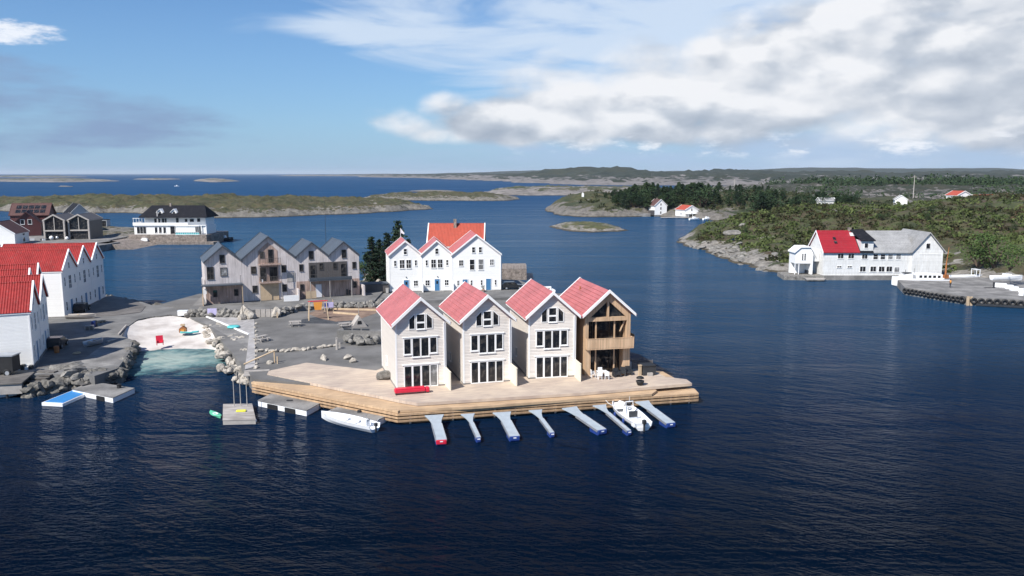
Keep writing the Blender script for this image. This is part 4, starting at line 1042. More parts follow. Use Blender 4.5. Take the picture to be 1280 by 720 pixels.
# things by the white houses
def wheelie(px, py, z, mat, label, s=1.):
    p = G(px, py, z); t = thing('waste_bin', p, R.uniform(-.3,.3), label, 'waste bin'); t.scale = (s, s, s)
    m = MB(); m.prism([(-.25, .1), (.25, .1), (.3, 1.0), (-.3, 1.0)], -.3, .3); m.build('bin_body', mat, t)
    m = MB(); m.box(-.33, .33, -.34, .34, 1.003, 1.08); m.build('lid', mat, t)
    for sx in (-.28, .28): m = MB(); m.tube((sx-.03, .25, .11), (sx+.03, .25, .11), .11, n=10); m.build('wheel', M['black'], t)
wheelie(480.5, 365, 2.2, M['dark'], 'black waste bin at the left corner of the leftmost white house', 1.3)
wheelie(484.5, 366.5, 2.2, M['greytrim'], 'grey waste bin beside the black one at the leftmost white house', .9)
def pot(px, py, z, label, s=1.):
    p = G(px, py, z); t = thing('potted_plant', p, 0, label, 'potted plant', 'plants outside the white houses'); t.scale = (s,)*3
    m = MB(); m.lathe((0,0,0), [(.2,0),(.28,.35),(.3,.4),(.22,.4)], 12); m.build('pot', M['rust'], t, True)
    o = bpy.data.objects.new('foliage', DBUSH[0][1]); COL.objects.link(o); o.parent = t; o.location = (0,0,.3); o.scale = (.8,.8,.9)
pot(604, 364.8, 2.2, 'potted plant between the two blue doors of the broad white house', 1.1)
# car behind at the right of the white houses
def car(p, rz, label, body, long=4.3, h_=1.5, van=False):
    t = thing('parked_car', p, rz, label, 'car'); w = 1.75; L = long
    prof = [(-L/2, .35), (L/2-.1, .35), (L/2, .6), (L/2-.15, .85), (L*.22, .95), (L*.08, h_), (-L*.36, h_), (-L/2+.05, 1.0)]
    m = MB(); m.prism([(a, b) for a, b in prof], -w/2, w/2); o = m.build('body', body, t); b = o.modifiers.new('b', 'BEVEL'); b.width = .08; b.segments = 2
    m = MB(); m.prism([(L*.2, .98), (L*.075, h_-.08), (-L*.34, h_-.08), (-L*.42, 1.0)], -w/2-.012, w/2+.012); m.build('side_windows', M['glass'], t)
    m = MB(); m.add([(L*.225, -w/2+.15, .97), (L*.225, w/2-.15, .97), (L*.095, w/2-.2, h_-.05), (L*.095, -w/2+.2, h_-.05)], [(0,1,2,3)]); m.build('windscreen', M['glass'], t)
    for sx in (-L*.3, L*.3):
        for sy in (-w/2+.05, w/2-.05):
            m = MB(); m.tube((sx, sy-.11, .33), (sx, sy+.11, .33), .33, n=16); k = m.build('wheel', M['black'], t)
            m = MB(); m.tube((sx, sy-.12, .33), (sx, sy+.12, .33), .18, n=12); m.build('rim', M['steel'], k)
    for sy in (-.6, .6):
        m = MB(); m.box(L/2-.1, L/2+.02, sy-.18, sy+.18, .62, .78); m.build('headlight', M['gel'], t)
    return t
M['carblack'] = m_plain('black_car_paint', (.02,.022,.025), .25, var=.05)
M['carwhite'] = m_plain('white_car_paint', (.75,.75,.76), .25, var=.02)
p = G(631.5, 362, 2.2); car((p.x+1.4, p.y+.6, 2.2), .15, 'dark parked car at the right end of the broad white house', M['carblack'])
p = G(9, 306, 2.0); car((p.x, p.y-8, 2.0), .2, 'white parked car beside the low white building, at the left photo edge', M['carwhite'])
# pier behind right
t = thing('stone_pier', G(641, 349, 0), 0, 'low stone pier with railing beyond the broad white house', 'pier')
m = MB(); m.box(-2.6, 3.2, -1.5, 10, -1, 2.6); m.build('pier_base', M['rockgrey'] if False else M['stonewall'], t)
m = MB()
for k in range(8): m.box(-2.5+k*.8, -2.45+k*.8, -1.4, -1.35, 2.6, 3.5)
m.box(-2.6, 3.2, -1.41, -1.34, 3.5, 3.56); m.build('railing', M['greytimber'], t)
# small motor boat and dark car shape right of the second front house (beyond)
A = G(676, 360.5, .3); E = G(694, 368, .3); d = A-E; c = (A+E)/2
t = thing('motorboat', (c.x, c.y, .2), math.atan2(d.y, d.x), 'small white boat on the water just beyond the third cream house', 'motorboat'); t.location.z = .1
m = hull(5.2, 1.9, .75); m.build('hull', M['gel'], t); m = MB(); m.prism([(-.6,.3),(.6,.3),(.4,1.2),(-.4,1.3)], -.6, .6); m.build('cabin', M['gel'], t)
m = MB(); m.prism([(.62,.75),(.66,.75),(.46,1.15),(.42,1.15)], -.5, .5); m.build('windscreen', M['glass'], t)
p = G(699, 371.5, .3)
t = thing('floating_jetty', (p.x, p.y, 0), .3, 'dark floating jetty between the roofs of the third cream house and the timber house', 'jetty')
m = MB(); m.box(-1.5, 1.5, -3, 3, -.3, .5); m.build('float_body', M['dark'], t); m = MB(); m.box(-1.55, 1.55, -3.05, 3.05, .503, .58); m.build('walking_surface', M['jetty'], t)
# ================================================================ TREES ON THE HARBOUR ISLAND
gT = 'conifers between the weathered and the white houses'
for px, top, Y, wd, lb in ((497, 277, 166, 1.25, 'tallest dark spruce, standing left of the flagpole'), (483, 292, 162, 1.2, 'dark spruce just left of the tallest spruce'), (464.5, 297, 163, 1.35, 'dark spruce nearest the weathered houses'),
                       (510, 300, 170, 1.2, 'dark spruce just behind the leftmost white roof'), (474, 300, 168, 1.2, 'lower dark spruce between the two left spruces')):
    q = XZ(px, top, Y); tree(SPRUCES, q.x, Y, 2.0, q.z-2.0+.3, wd, lb, gT, 'spruce_tree')
for k, (px, py, s) in enumerate(((462, 352, 2.6), (470, 350, 3.0), (476, 348, 2.4), (457, 345, 3.2), (467, 340, 3.4), (452, 338, 2.6), (478, 339, 3.2), (461, 332, 3.0))):
    q = G(px, py, 2.5); tree(BUSHES if k % 2 else DBUSH, q.x, q.y, 2.2, s, 1.1, 'leafy green bush on the bank between the weathered and the white houses', 'bushes between the houses', 'bush', 'bush')
for k in range(14):
    q = G(R.uniform(455, 480), R.uniform(338, 356), 2.4); rock('rockpale', q.x, q.y, 2.4, R.uniform(.4, 1.1), 'pale rock among the bushes between the weathered and the white houses', 'rocks on the bank behind the houses')
t = thing('shed', G(466, 365.5, 2.4), .3, 'low dark-sided shed between the weathered and the white houses', 'shed')
m = MB(); m.box(-3.1, 3.0, 0, 3, 0, 1.5); m.build('wall', M['darkgrey'], t); m = MB(); m.box(-3.2, 3.1, -.15, 3.1, 1.5, 1.62); m.build('roof', M['slate'], t)
# ================================================================ BOULDER WALLS
gw = 'boulders of the wall below the weathered houses'; n = 0
def rowrocks(kind, a, b, z, cnt, s0, s1, label, grp, jit=.5, layers=2, dz=.6):
    A = G(*a, z); B = G(*b, z)
    for l in range(layers):
        for k in range(cnt):
            q = A.lerp(B, (k+.5*l+R.uniform(.1,.6))/cnt); s = R.uniform(s0, s1)
            rock(kind, q.x+R.uniform(-jit,jit)*.3, q.y+R.uniform(-jit,jit)+.35*l, z+s*.35+dz*l, s, label, grp)
lb1 = 'grey boulder in the rough wall below the weathered houses'
rowrocks('rockgrey', (233, 396), (300, 396.5), 1.7, 11, .5, .8, lb1, gw, .2, 2, .55)
rowrocks('rockgrey', (352, 394), (372, 389.5), 1.7, 4, .5, .8, lb1, gw, .2, 2, .5)
rowrocks('rockgrey', (372, 388.5), (478, 383), 1.7, 17, .45, .8, lb1, gw, .2, 2, .5)
for px, py, s, lb in ((308, 397, 1.5, 'large rounded boulder at the right end of the wall below the leftmost weathered house'), (314, 398.5, 1.1, 'big pale boulder with a shadowed side next to the boardwalk top'), (345, 396, 1.25, 'tall pale boulder standing alone at the left of the play area'), (303, 400, .9, 'dark boulder at the foot of the tall pole')):
    q = G(px, py, 1.7); rock('rockpale', q.x, q.y, 1.7+s*.4, s, lb, None, (.8,.8,1.))
# row of stones across the square
gs = 'stones lined up across the gravel square'
for k in range(15):
    f = k/14; px = 326+ (420-326)*f; py = 439.5-7*max(0, (f-.35))**1.2*1.6
    q = G(px, py, 1.7); rock('rockpale', q.x, q.y, 1.85, R.uniform(.42, .6), 'squared pale stone in the long row across the gravel square', gs, (1.3,.6,.5))
for k in range(16):
    px = 432+(475-432)*R.random(); py = 433-6*R.random()-(px-432)*.05
    q = G(px, py, 1.7); rock('rockgrey', q.x, q.y, 2.0+R.uniform(0,.6), R.uniform(.45, .8), 'grey boulder in the heap behind the leftmost cream house', 'boulder heap behind the leftmost cream house')
for px, py, s, lb in ((405, 449.5, .55, 'pale rock on the gravel north of the deck, leftmost of three'), (435, 448, .55, 'dark-sided rock on the gravel, middle of three by the deck'), (441, 453, .5, 'flat pale rock on the gravel nearest the deck back edge'), (338, 454.5, .4, 'small rock beside the wooden ramp by the boardwalk')):
    q = G(px, py, 1.7); rock('rockpale', q.x, q.y, 1.7+s*.3, s*1.3, lb, None, (1.2,.9,.7))
for k, (px, py) in enumerate(((421, 437), (424.5, 435), (421, 430))):
    q = G(px, py, 1.7); m = MB(); m.box(-.12,.12,-.12,.12,-.1,(1.3,.7,.9)[k]); o = m.build('timber_post', M['greytimber'], None, loc=q, rz=.2*k); tag(o, 'weathered post at the right end of the stone row, the %s' % ('tallest', 'shortest one nearest the heap', 'one standing farther back')[k], 'post', 'posts at the end of the stone row')
# beach-side rock slope (pale rip-rap)
poly = [(250,404),(262,404),(290,420),(304,430),(309,446),(318,466),(318,476),(303,476),(286,466),(272,456),(270,438),(258,424),(252,414)]
PW = [tuple(G(a, b, .8)[:2]) for a, b in poly]
def inside(x, y, pw):
    return float(sdist(np.array([x]), np.array([y]), pw)[0])
cnt = 0; xs = [p[0] for p in PW]; ys = [p[1] for p in PW]
shore = [tuple(G(a, b, 0)[:2]) for a, b in ((252,414),(262,430),(268,448),(284,466),(306,480))]
while cnt < 190:
    x, y = R.uniform(min(xs), max(xs)), R.uniform(min(ys), max(ys)); d = inside(x, y, PW)
    if d < 0: continue
    dw = min(math.hypot(x-a, y-b) for a, b in shore)
    z = min(1.5, .15+.28*dw); s = R.uniform(.3, .72)
    rock('rockpale', x, y, z, s, 'pale rip-rap boulder on the slope between the beach and the boardwalk', 'rip-rap right of the beach'); cnt += 1
ground('ground', [tuple(p) for p in P([(258,410),(292,424),(306,440),(314,466),(300,468),(284,452),(276,436),(262,424)], .7)], -1, .7, M['rockgrey'])
# line of stones on boardwalk's right edge
for k in range(12):
    q = G(320+R.uniform(-.8,.8), 405+ (460-405)*k/11, 1.7); rock('rockpale', q.x, q.y, 1.75, R.uniform(.25,.45), 'small pale stone edging the right side of the straight boardwalk', 'edging stones along the boardwalk')
# wooden ramp and rail near boardwalk foot
q = G(330, 455, 1.7)
t = thing('handrail', q, -.3, 'sloping pale timber rail with posts where the boardwalk meets the deck', 'handrail')
m = MB(); m.tube((-2.0,-1.2,.1), (.9,.9,1.5), .09); m.build('rail', M['timber'], t)
for a in ((-1.9,-1.1,.2), (0.9,.9,1.5), (1.5,.6,.9)): m = MB(); m.box(a[0]-.06, a[0]+.06, a[1]-.06, a[1]+.06, 0, a[2]); m.build('post', M['timber'], t)
t = thing('wooden_steps', G(320, 470.5, 1.15), .2, 'short grey wooden steps at the left tip of the deck', 'steps')
for k in range(3): m = MB(); m.box(-1.3, 1.5, -.9+k*.5, -.42+k*.5, .28+k*.12, .4+k*.12); m.build('tread', M['greytimber'], t)
# ================================================================ BEACH
def beach():
    back = [G(150,424,1.3), G(158,410,1.45), G(172,401,1.5), G(192,397,1.5), G(215,395,1.5), G(238,398,1.5), G(254,404,1.5), G(266,412,1.45)]
    front = [G(146,452,-.4), G(160,450,-.4), G(178,449,-.4), G(198,448,-.4), G(218,447,-.4), G(240,446,-.4), G(262,444,-.4), G(286,448,-.4)]
    n = 30; m = MB(); vs = []; cols = 48
    def samp(ch, f):
        f = f*(len(ch)-1); i = min(int(f), len(ch)-2); return ch[i].lerp(ch[i+1], f-i)
    for j in range(n+1):
        for i in range(cols+1):
            a = samp(back, i/cols); b = samp(front, i/cols); s = j/n; p = a.lerp(b, s)
            p.z = 1.5-1.9*(s**1.25)+.05*noise.noise(Vector((p.x*.9, p.y*.9, 0)))+.03*noise.noise(Vector((p.x*2.9, p.y*2.9, 0))); vs.append(p)
    fs = [(j*(cols+1)+i, (j+1)*(cols+1)+i, (j+1)*(cols+1)+i+1, j*(cols+1)+i+1) for j in range(n) for i in range(cols)]
    m.add(vs, fs); o = m.build('beach', M['sand'], None, True); tag(o, kind='structure')
beach()
q = G(200, 430, .75)
t = thing('beach_chair', (q.x, q.y, .72), .5, 'bright red plastic chair standing on the sand', 'chair'); t.scale = (.62, .62, .8)
for f in (-.32, .3):
    pass
m = MB(); m.prism([(-.75,.25),(.75,.25),(.75,.4),(-.75,.4)], -.45, .45); m.build('seat', M['red'], t)
m = MB(); m.add([(-.75,.4,.35),(.75,.4,.35),(.75,.75,1.45),(-.75,.75,1.45),(-.75,.5,.35),(.75,.5,.35),(.75,.85,1.45),(-.75,.85,1.45)], [(0,1,2,3),(7,6,5,4),(0,4,5,1),(1,5,6,2),(2,6,7,3),(3,7,4,0)]); m.build('backrest', M['red'], t)
for sx in (-.65, .65):
    m = MB(); m.box(sx-.1, sx+.1, -.5, .55, .4, .72); m.build('armrest', M['red'], t)
    m = MB(); m.box(sx-.06, sx+.06, -.42, .42, -.12, .25); m.build('leg', M['red'], t)
q = G(237, 416, 1.1); kayak(Vector((q.x, q.y, 0)), .25, 2.6, 1.0, M['teal'], 'small turquoise kayak pulled up on the sand', z=1.12)
q = G(229, 415.5, 1.1)
t = thing('beach_toy', (q.x, q.y, 1.12), .2, 'small orange and brown toy house on the sand beside the turquoise kayak', 'toy house')
m = MB(); m.prism([(-.5,0),(.5,0),(.5,.6),(0,1.0),(-.5,.6)], -.4, .4); m.build('toy_body', M['rust'], t); m = MB(); m.box(-.25,.25,-.45,-.41,0,.5); m.build('toy_door', M['orange'], t); m = MB(); m.box(-.3,.3,-.2,.2,1.0,1.25); m.build('toy_chimney', M['timber'], t)
q = G(292, 409.5, 1.75)
m = MB(); m.lathe((0,0,0), [(.85,0),(.95,.12),(.85,.28),(.5,.3)], 20); o = m.build('paddling_pool', M['teal'], None, True, loc=q); tag(o, 'round turquoise paddling pool lying on the angled boardwalk', 'paddling pool')
q = G(265.5, 396, 1.75)
t = thing('towel_rack', q, .2, 'lilac towel hung over a low rail in front of the boulder wall', 'towel')
m = MB(); m.box(-.7,.7,-.06,.06,.25,1.35); m.build('towel', M['lilac'], t)
for sx in (-.75,.75): m = MB(); m.box(sx-.04, sx+.04, -.04, .04, 0, 1.4); m.build('post', M['greytimber'], t)
q = G(229, 394, 1.75); t = thing('storage_box', q, .1, 'white storage box with lid at the head of the beach', 'box')
m = MB(); m.box(-.75,.75,-.4,.4,0,.7); m.build('box_body', M['gel'], t); m = MB(); m.box(-.79,.79,-.44,.44,.702,.8); m.build('lid', M['gel'], t)
# ================================================================ PLAY AREA
q = G(398, 399, 1.7)
t = thing('swing', q, .3, 'wooden A-frame nest swing with an orange seat on the play area', 'swing')
H = 2.9
for sx in (-1.3, 1.3):
    for sy in (-1.0, 1.0): m = MB(); m.tube((sx*1.15, sy, 0), (sx, 0, H), .08, .07); m.build('leg', M['timber'], t)
m = MB(); m.tube((-1.5,0,H), (1.5,0,H), .08); m.build('crossbeam', M['red'], t)
m = MB(); m.prism([(-.5,1.5),(.5,1.5),(.7,2.75),(-.7,2.75)], -.06, .06); m.build('canvas_panel', M['orange'], t)
m = MB(); m.tube((.9,0,H), (.9,0,1.0), .015); m.tube((1.1,0,H), (1.1,0,1.0), .015); m.build('chain', M['steel'], t)
m = MB(); m.box(.8,1.2,-.2,.2,.92,1.0); m.build('swing_seat', M['dark'], t)
q = G(411, 389, 1.7)
t = thing('play_tower', q, .3, 'small play tower with a blue and lilac side panel behind the swing', 'play tower')
for sx in (-.7,.7):
    for sy in (-.5,.5): m = MB(); m.box(sx-.05, sx+.05, sy-.05, sy+.05, 0, 1.9); m.build('post', M['timber'], t)
m = MB(); m.box(-.75,.75,-.57,-.52,.7,1.6); m.build('side_panel', M['lilac'], t); m = MB(); m.box(-.7,.7,-.5,.5,.6,.7); m.build('platform', M['timber'], t); m = MB(); m.box(-.75,-.1,-.60,-.58,.9,1.5); m.build('play_panel', M['bluefloat'], t)
for (a, b, lb) in (((417,391.5),(448,394),'long pale timber edging beam in front of the sandpit'), ((418,387),(478,388.5),'long timber edging beam behind the sandpit')):
    A = G(*a, 1.7); B = G(*b, 1.7); d = B-A; m = MB(); m.box(0, d.length, -.12, .12, 0, .28); o = m.build('timber_beam', M['timber'], None, loc=A, rz=math.atan2(d.y, d.x)); tag(o, lb, 'beam')
def picnic(px, py, rz, label):
    q = G(px, py, 1.7); t = thing('picnic_table', q, rz, label, 'picnic table', 'picnic tables on the gravel square')
    m = MB()
    for k in range(5): m.box(-.9, .9, -.36+k*.15, -.23+k*.15, .72, .76)
    m.build('table_top', M['greytimber'], t)
    for sy in (-.75, .75): m = MB(); m.box(-.9, .9, sy-.14, sy+.14, .44, .48); m.build('bench_seat', M['greytimber'], t)
    for sx in (-.6, .6):
        m = MB(); m.tube((sx, -.7, 0), (sx, -.25, .72), .05); m.tube((sx, .7, 0), (sx, .25, .72), .05); m.box(sx-.03, sx+.03, -.85, .85, .36, .44); m.build('leg_frame', M['greytimber'], t)
picnic(369, 407.5, .2, 'grey wooden picnic table left of the swing on the gravel'); picnic(431, 409.5, .5, 'grey wooden picnic table just left of the low hut'); picnic(327, 426.5, 1.0, 'grey wooden picnic table nearest the boardwalk')
q = G(448, 408, 1.7)
t = thing('play_hut', q, .4, 'small grey tent-shaped play hut at the right of the play area', 'play hut')
m = MB(); m.prism([(-1.2,0),(1.2,0),(0,1.7)], -.9, .9); m.build('hut_shell', M['greytimber'], t); m = MB(); m.prism([(-.35,.5),(.35,.5),(.25,1.0),(-.25,1.0)], -.93, -.9); m.build('opening', M['black'], t)
m = MB(); m.tube((.1,0,1.6), (.1,0,3.2), .03); m.build('mast', M['greytimber'], t)
t = thing('pallet_rack', G(450, 421.5, 1.7), -.1, 'low pale concrete ledge with timber slats above the boulder heap', 'ledge')
m = MB(); m.box(-3.2, 3.6, -.5, .9, 0, 1.0); m.build('ledge_body', M['concrete'], t)
for k in range(3): m = MB(); m.box(-2.3+k*1.3, -1.3+k*1.3, -.1, .3, 1.002, 1.15); m.build('slat', M['dark'], t)
t.name = 'stone_ledge'
q = G(357.5, 0+388, 2.5)
t = thing('wooden_gate', G(335, 396, 1.7), .1, 'light wooden fence panels beside the tall boulder at the foot of the terrace', 'fence')
for k in range(5): m = MB(); m.box(-1.9+k*.8, -1.2+k*.8, -.05, .05, 0, 1.25); m.build('fence_panel', M['greytimber'], t)
m = MB(); m.box(1.6, 1.75, -1.2, -1.05, 0, .9); m.build('post', M['timber'], t)
t.name = 'fence'
# ================================================================ LEFT QUAY
lq = P([(-60,476),(34,469),(60,467),(92,467),(118,470),(147,460.5),(162,440),(166,425),(152,420),(158,409),(172,399.5),(192,395.5),(215,393.5),(243,396),(246,387),(238,384),(205,380.5),(190,381.5),(178,377.5),(140,369.5),(132,371)], 1.6) + [(-84,152),(-95,160),(-150,150),(-150,80)]
ground('ground', lq, -2, 1.6, M['asphalt'])
ground('path', P([(55,447),(128,430),(150,424),(164,428),(150,455),(100,462),(60,462)], 1.604), 1.5, 1.604, M['concrete'])
ground('boardwalk', P([(44,462),(66,432),(108,424),(130,430),(100,452),(60,458)], 1.612), 1.5, 1.612, M['jetty'])
# rock mass and jetty wall
ground('boardwalk', P([(108,396),(150,393.5),(176,390),(182,383),(170,376),(134,371.5)], 1.66), 1.5, 1.66, M['jetty'])  # dark slab paints the houses' shade onto the slipway dock
lj = 'dark stones of the jetty left of the beach'
for k in range(84):
    f = (k%42)/41; q = G(92,481,.3).lerp(G(149,473,.3), min(1, f*1.6)) if f < .62 else G(149,473,.3).lerp(G(170,436,.3), (f-.62)/.38)
    s = R.uniform(.5, .95); rock('rockdark' if k % 3 else 'rockgrey', q.x+R.uniform(-.3,.2), q.y+R.uniform(-.2,.3), .1+(.0 if k < 42 else .75)+R.random()*.4, s, 'dark boulder in the rough wall of the jetty left of the beach', lj)
for k in range(12):
    q = G(152+16*k/11, 421-23*k/11, 1.4); rock('rockdark', q.x-.3, q.y, 1.2, R.uniform(.35,.6), 'small dark stone edging the left side of the sandy beach', 'stones edging the left of the beach')
for k in range(13):
    q = G(174+42*k/12, 399.5-5*k/12, 1.4); rock('rockdark', q.x, q.y, 1.35, R.uniform(.3,.5), 'small stone edging the back of the sandy beach', 'stones edging the back of the beach')
for k, (px, py, s) in enumerate(((84,460,1.5),(95,464,1.8),(104,461,1.2),(75,463,1.2),(112,468,1.3),(88,468,1.4),(122,463,1.3),(100,470,1.2))):
    q = G(px, py, 1.4); rock('rockgrey', q.x, q.y, 1.2, s, 'flat pale slab of bare rock on the shore below the near red-roofed house', 'bare rock slabs on the left shore', (1.4,1.,.45))
for k in range(30):
    f = (k % 15)/14; q = G(36,492,.3).lerp(G(94,481,.3), f); s = R.uniform(.6, 1.1)
    rock('rockdark', q.x, q.y-.1, .1+.8*(k//15), s, 'dark boulder below the plank dock at the lower left shore', 'stones below the lower left dock')
# rocks along channel shore near trio and behind beach
for k in range(22):
    f = k/21; q = G(132+110*f, 371+9*min(1,f*2)+3*f, .6); rock('rockdark', q.x, q.y+.6, .5, R.uniform(.5,.9), 'dark stone on the channel shore behind the beach', 'stones on the channel shore behind the beach')
def row_house(apx, apy, zr, a, w, L, ze, label, wall, roof, group, zb=1.6, wins='trio'):
    A = G(apx, apy, zr)
    h = gable_house('white_house', label, 'house', group, A.x, A.y, a, zb, w, L, ze, zr, wall, roof, oh=.05, ohg=.25, th=.18, bw=.32, courses=0)
    r = h['root']; e = .07
    window(r, h, 'F', 0, 7.0, .5, .9, 1, 2, e)
    window(r, h, 'F', 0, 3.9, 1.0, 2.0, 2, 2, e)
    for uu in (-2.2, 2.2): window(r, h, 'F', uu, 4.4, .45, 1.4, 1, 2, e)
    door(r, h, 'F', 0, .05, 1.0, 2.4, M['bluedoor'])
    for uu in (-2.1, 2.1): window(r, h, 'F', uu, .9, .55, 1.4, 1, 2, e)
    return h
TG = 'red-roofed white houses with gables to the slipway'
ta = 1.757; c = Vector((-72.67, 128.98)); u = Vector((math.cos(ta), math.sin(ta)))
TL = ['white house with red roof and long sunlit side wall, nearest of three by the slipway', 'white house with bright red roof by the slipway, middle of the three', 'white house with bright red roof by the slipway, farthest of three beside the channel']
for i in range(3):
    cc = c+u*(i*7.0)
    zr = 12.0-.05*i
    h = gable_house('white_house', TL[i], 'house', TG, cc.x, cc.y, ta, 1.6, 7.0, 15, 8.95, zr, M['white'], M['redroof'], oh=.02, ohg=.25, th=.18, bw=.34)
    r = h['root']; e = .07
    window(r, h, 'F', 0, 7.6, .5, .9, 1, 2, e); window(r, h, 'F', 0, 4.3, 1.1, 2.1, 2, 3, e)
    for uu in (-2.3, 2.3): window(r, h, 'F', uu, 4.9, .45, 1.4, 1, 2, e)
    door(r, h, 'F', 0, .05, 1.0, 2.4, M['bluedoor'])
    for uu in (-2.2, 2.2): window(r, h, 'F', uu, .9, .55, 1.4, 1, 2, e)
NG = 'red-roofed white houses above the left jetty'
na = 1.97; NPOS = [(-58.2,95.0), (-60.9,101.4), (-66.4,107.9), (-68.95,114.2)]
NL = ['white house with textured red tile roof at the left photo edge, nearest to the camera', 'white house with red roof directly behind the nearest red-roofed house at the left edge',
      'red-roofed white house showing only a short white gable tip, left one of two', 'red-roofed white house showing only its gable tip in front of the long white wall']
for i in range(4):
    cc = Vector(NPOS[i])
    h = gable_house('white_house', NL[i], 'house', NG, cc.x, cc.y, na, 1.8, 6.7, 15, 8.25, 11.35, M['white'], M['redroof'], oh=.02, ohg=.25, th=.18, bw=.34)
    r = h['root']; e = .07
    window(r, h, 'F', 0, 6.9, .5, .9, 1, 2, e); window(r, h, 'F', 0, 3.9, 1.0, 2.0, 2, 3, e)
    for uu in (-2.2, 2.2): window(r, h, 'F', uu, 4.3, .45, 1.4, 1, 2, e)
    door(r, h, 'F', 0, .05, 1.0, 2.4, M['bluedoor'])
    for uu in (-2.1, 2.1): window(r, h, 'F', uu, .9, .55, 1.4, 1, 2, e)
p = G(99, 390, 1.6); car((p.x, p.y+.8, 1.6), 1.8, 'dark car parked in the shade by the nearest of the slipway houses', M['carblack'], 4.2)
p = G(66, 434, 1.6); car((p.x+.6, p.y, 1.6), 1.8, 'dark car parked in the shade by the second house at the left', M['carblack'], 3.8)
# dinghies on land
def dinghy(px, py, z, L, W, rz, mat, label, name='rowing_boat'):
    q = G(px, py, z); t = thing(name, (q.x, q.y, z+.15), rz, label, 'rowing boat'); m = hull(L, W, .5, n=12); m.build('hull', mat, t)
    for xx in (-L*.15, L*.15): m = MB(); m.box(xx-.12, xx+.12, -W*.4, W*.4, .36, .41); m.build('thwart', M['timber'], t)
dinghy(118, 431, 1.62, 2.8, 1.3, 1.2, M['steel'], 'small pale dinghy lying on the shaded jetty boards')
dinghy(102, 398, 1.62, 4.5, 1.6, .1, M['greytimber'], 'dark long boat lying at the corner of the white side wall')
def boxes(px, py, z, rz, dims, mat, name, label, cat, grp=None):
    q = G(px, py, z); t = thing(name, q, rz, label, cat, grp); return t
def pallet(px, py, z, rz, n, label):
    t = thing('pallet_stack', G(px, py, z), rz, label, 'pallets', 'pallet stacks on the left quay')
    for k in range(n):
        m = MB()
        for j in range(5): m.box(-.6, .6, -.4+j*.18, -.28+j*.18, k*.15+.11, k*.15+.14)
        for j in range(3): m.box(-.6+.54*j, -.48+.54*j, -.4, .44, k*.15, k*.15+.105)
        m.build('pallet', M['timber'] if n < 4 else M['greytimber'], t)
pallet(112, 412, 1.6, .4, 4, 'grey stack of four pallets in the shade on the left quay')
pallet(126, 403, 1.6, 1.1, 2, 'low stack of two fresh timber pallets on the left quay')
def barrel(px, py, z, mat, label):
    q = G(px, py, z); m = MB(); m.lathe((0,0,0), [(.28,0),(.31,.1),(.30,.42),(.31,.75),(.28,.88),(.05,.89)], 14); o = m.build('barrel', M[mat], None, True, loc=q); tag(o, label, 'barrel', 'barrels on the left quay')
barrel(117, 408.5, 1.6, 'bluefloat', 'blue barrel beside the grey pallet stack on the left quay')
barrel(119, 407.8, 1.6, 'dark', 'dark barrel next to the blue barrel on the left quay')
barrel(71, 441, 1.6, 'rust', 'rusty barrel by the wall of the second red-roofed house')
for k, (a, b, lb_) in enumerate((((148,419),(158,407.5),'upper'),((134,428),(147,424),'lower'))):
    A = G(*a, 1.62); B = G(*b, 1.62); d = B-A; m = MB(); m.box(0, d.length, -.1, .1, 0, .22); o = m.build('edge_beam', M['greytimber'], None, loc=A, rz=math.atan2(d.y, d.x)); tag(o, 'grey timber edging beam at the left side of the beach, the %s one' % lb_, 'beam')
for k in range(26):
    q = G(100+50*(k % 13)/12, 485-10*(k % 13)/12, .2); s = R.uniform(.55, .95); rock('rockdark', q.x, q.y, .15+.75*(k//13), s, 'dark boulder in the rough wall of the jetty left of the beach', lj)
m = MB()
q0 = G(96, 442, 1.62)
for j in range(26):
    t0 = j*.5; m.torus((0,0,.05+.02*(j % 5)), (.05*math.sin(j),.05*math.cos(j),1), .35+.02*(j % 7), .035, 14, 5) if j < 7 else None
o = m.build('rope_coil', M['timber'], None, loc=q0); tag(o, 'coil of pale rope on the shaded jetty boards', 'rope')
def rope(a, b, sag, label):
    a, b = Vector(a), Vector(b); m = MB(); n = 8; pr = a
    for k in range(1, n+1):
        s = k/n; q = a.lerp(b, s); q.z -= sag*4*s*(1-s); m.tube(pr, q, .022, n=5); pr = q
    tag(m.build('mooring_rope', M['gel']), label, 'rope')
rope(G(768,507,1.0), G(757,500,1.4), .15, 'pale mooring rope from the console boat bow to the deck')
rope(G(404,518,.9), G(414,512,.65), .08, 'short mooring rope from the skiff bow to the pontoon')
rope(G(464,532,.8), G(474,523,.65), .08, 'short mooring rope from the skiff stern to the pontoon')
# near-left dock
t = thing('dock', G(15, 474, 1.5), .0, 'grey plank dock on a boarded front at the lower left photo edge', 'dock')
o0 = G(15, 474, 1.5)
pp = [G(a, b, 1.75)-o0 for a, b in ((-60,483),(27,478.5),(43,465),(-60,462))]
m = MB(); m.slab([(q.x, q.y) for q in pp], .1, .25); m.build('decking', M['jetty'], t)
m = MB(); a, b = pp[0], pp[1]; m.slab([(a.x,a.y+.1),(b.x-.1,b.y+.1),(b.x-.1,b.y+.2),(a.x,a.y+.2)], -1.0, .097); m.build('front_boards', M['greytimber'], t)
for k in range(4):
    q = a.lerp(b, .3+.7*k/3); m = MB(); m.tube((q.x-.15, q.y+.3, -2), (q.x-.15, q.y+.3, .1), .13); m.build('pile', M['dark'], t)
t = thing('steps', G(52, 468, 1.5), -.1, 'worn grey steps between the plank dock and the shore rocks', 'steps')
for k in range(4): m = MB(); m.box(-1.2, 1.3, -1.9+k*.75, -1.17+k*.75, -.5+.2*k, -.35+.2*k); m.build('tread', M['jetty'], t)
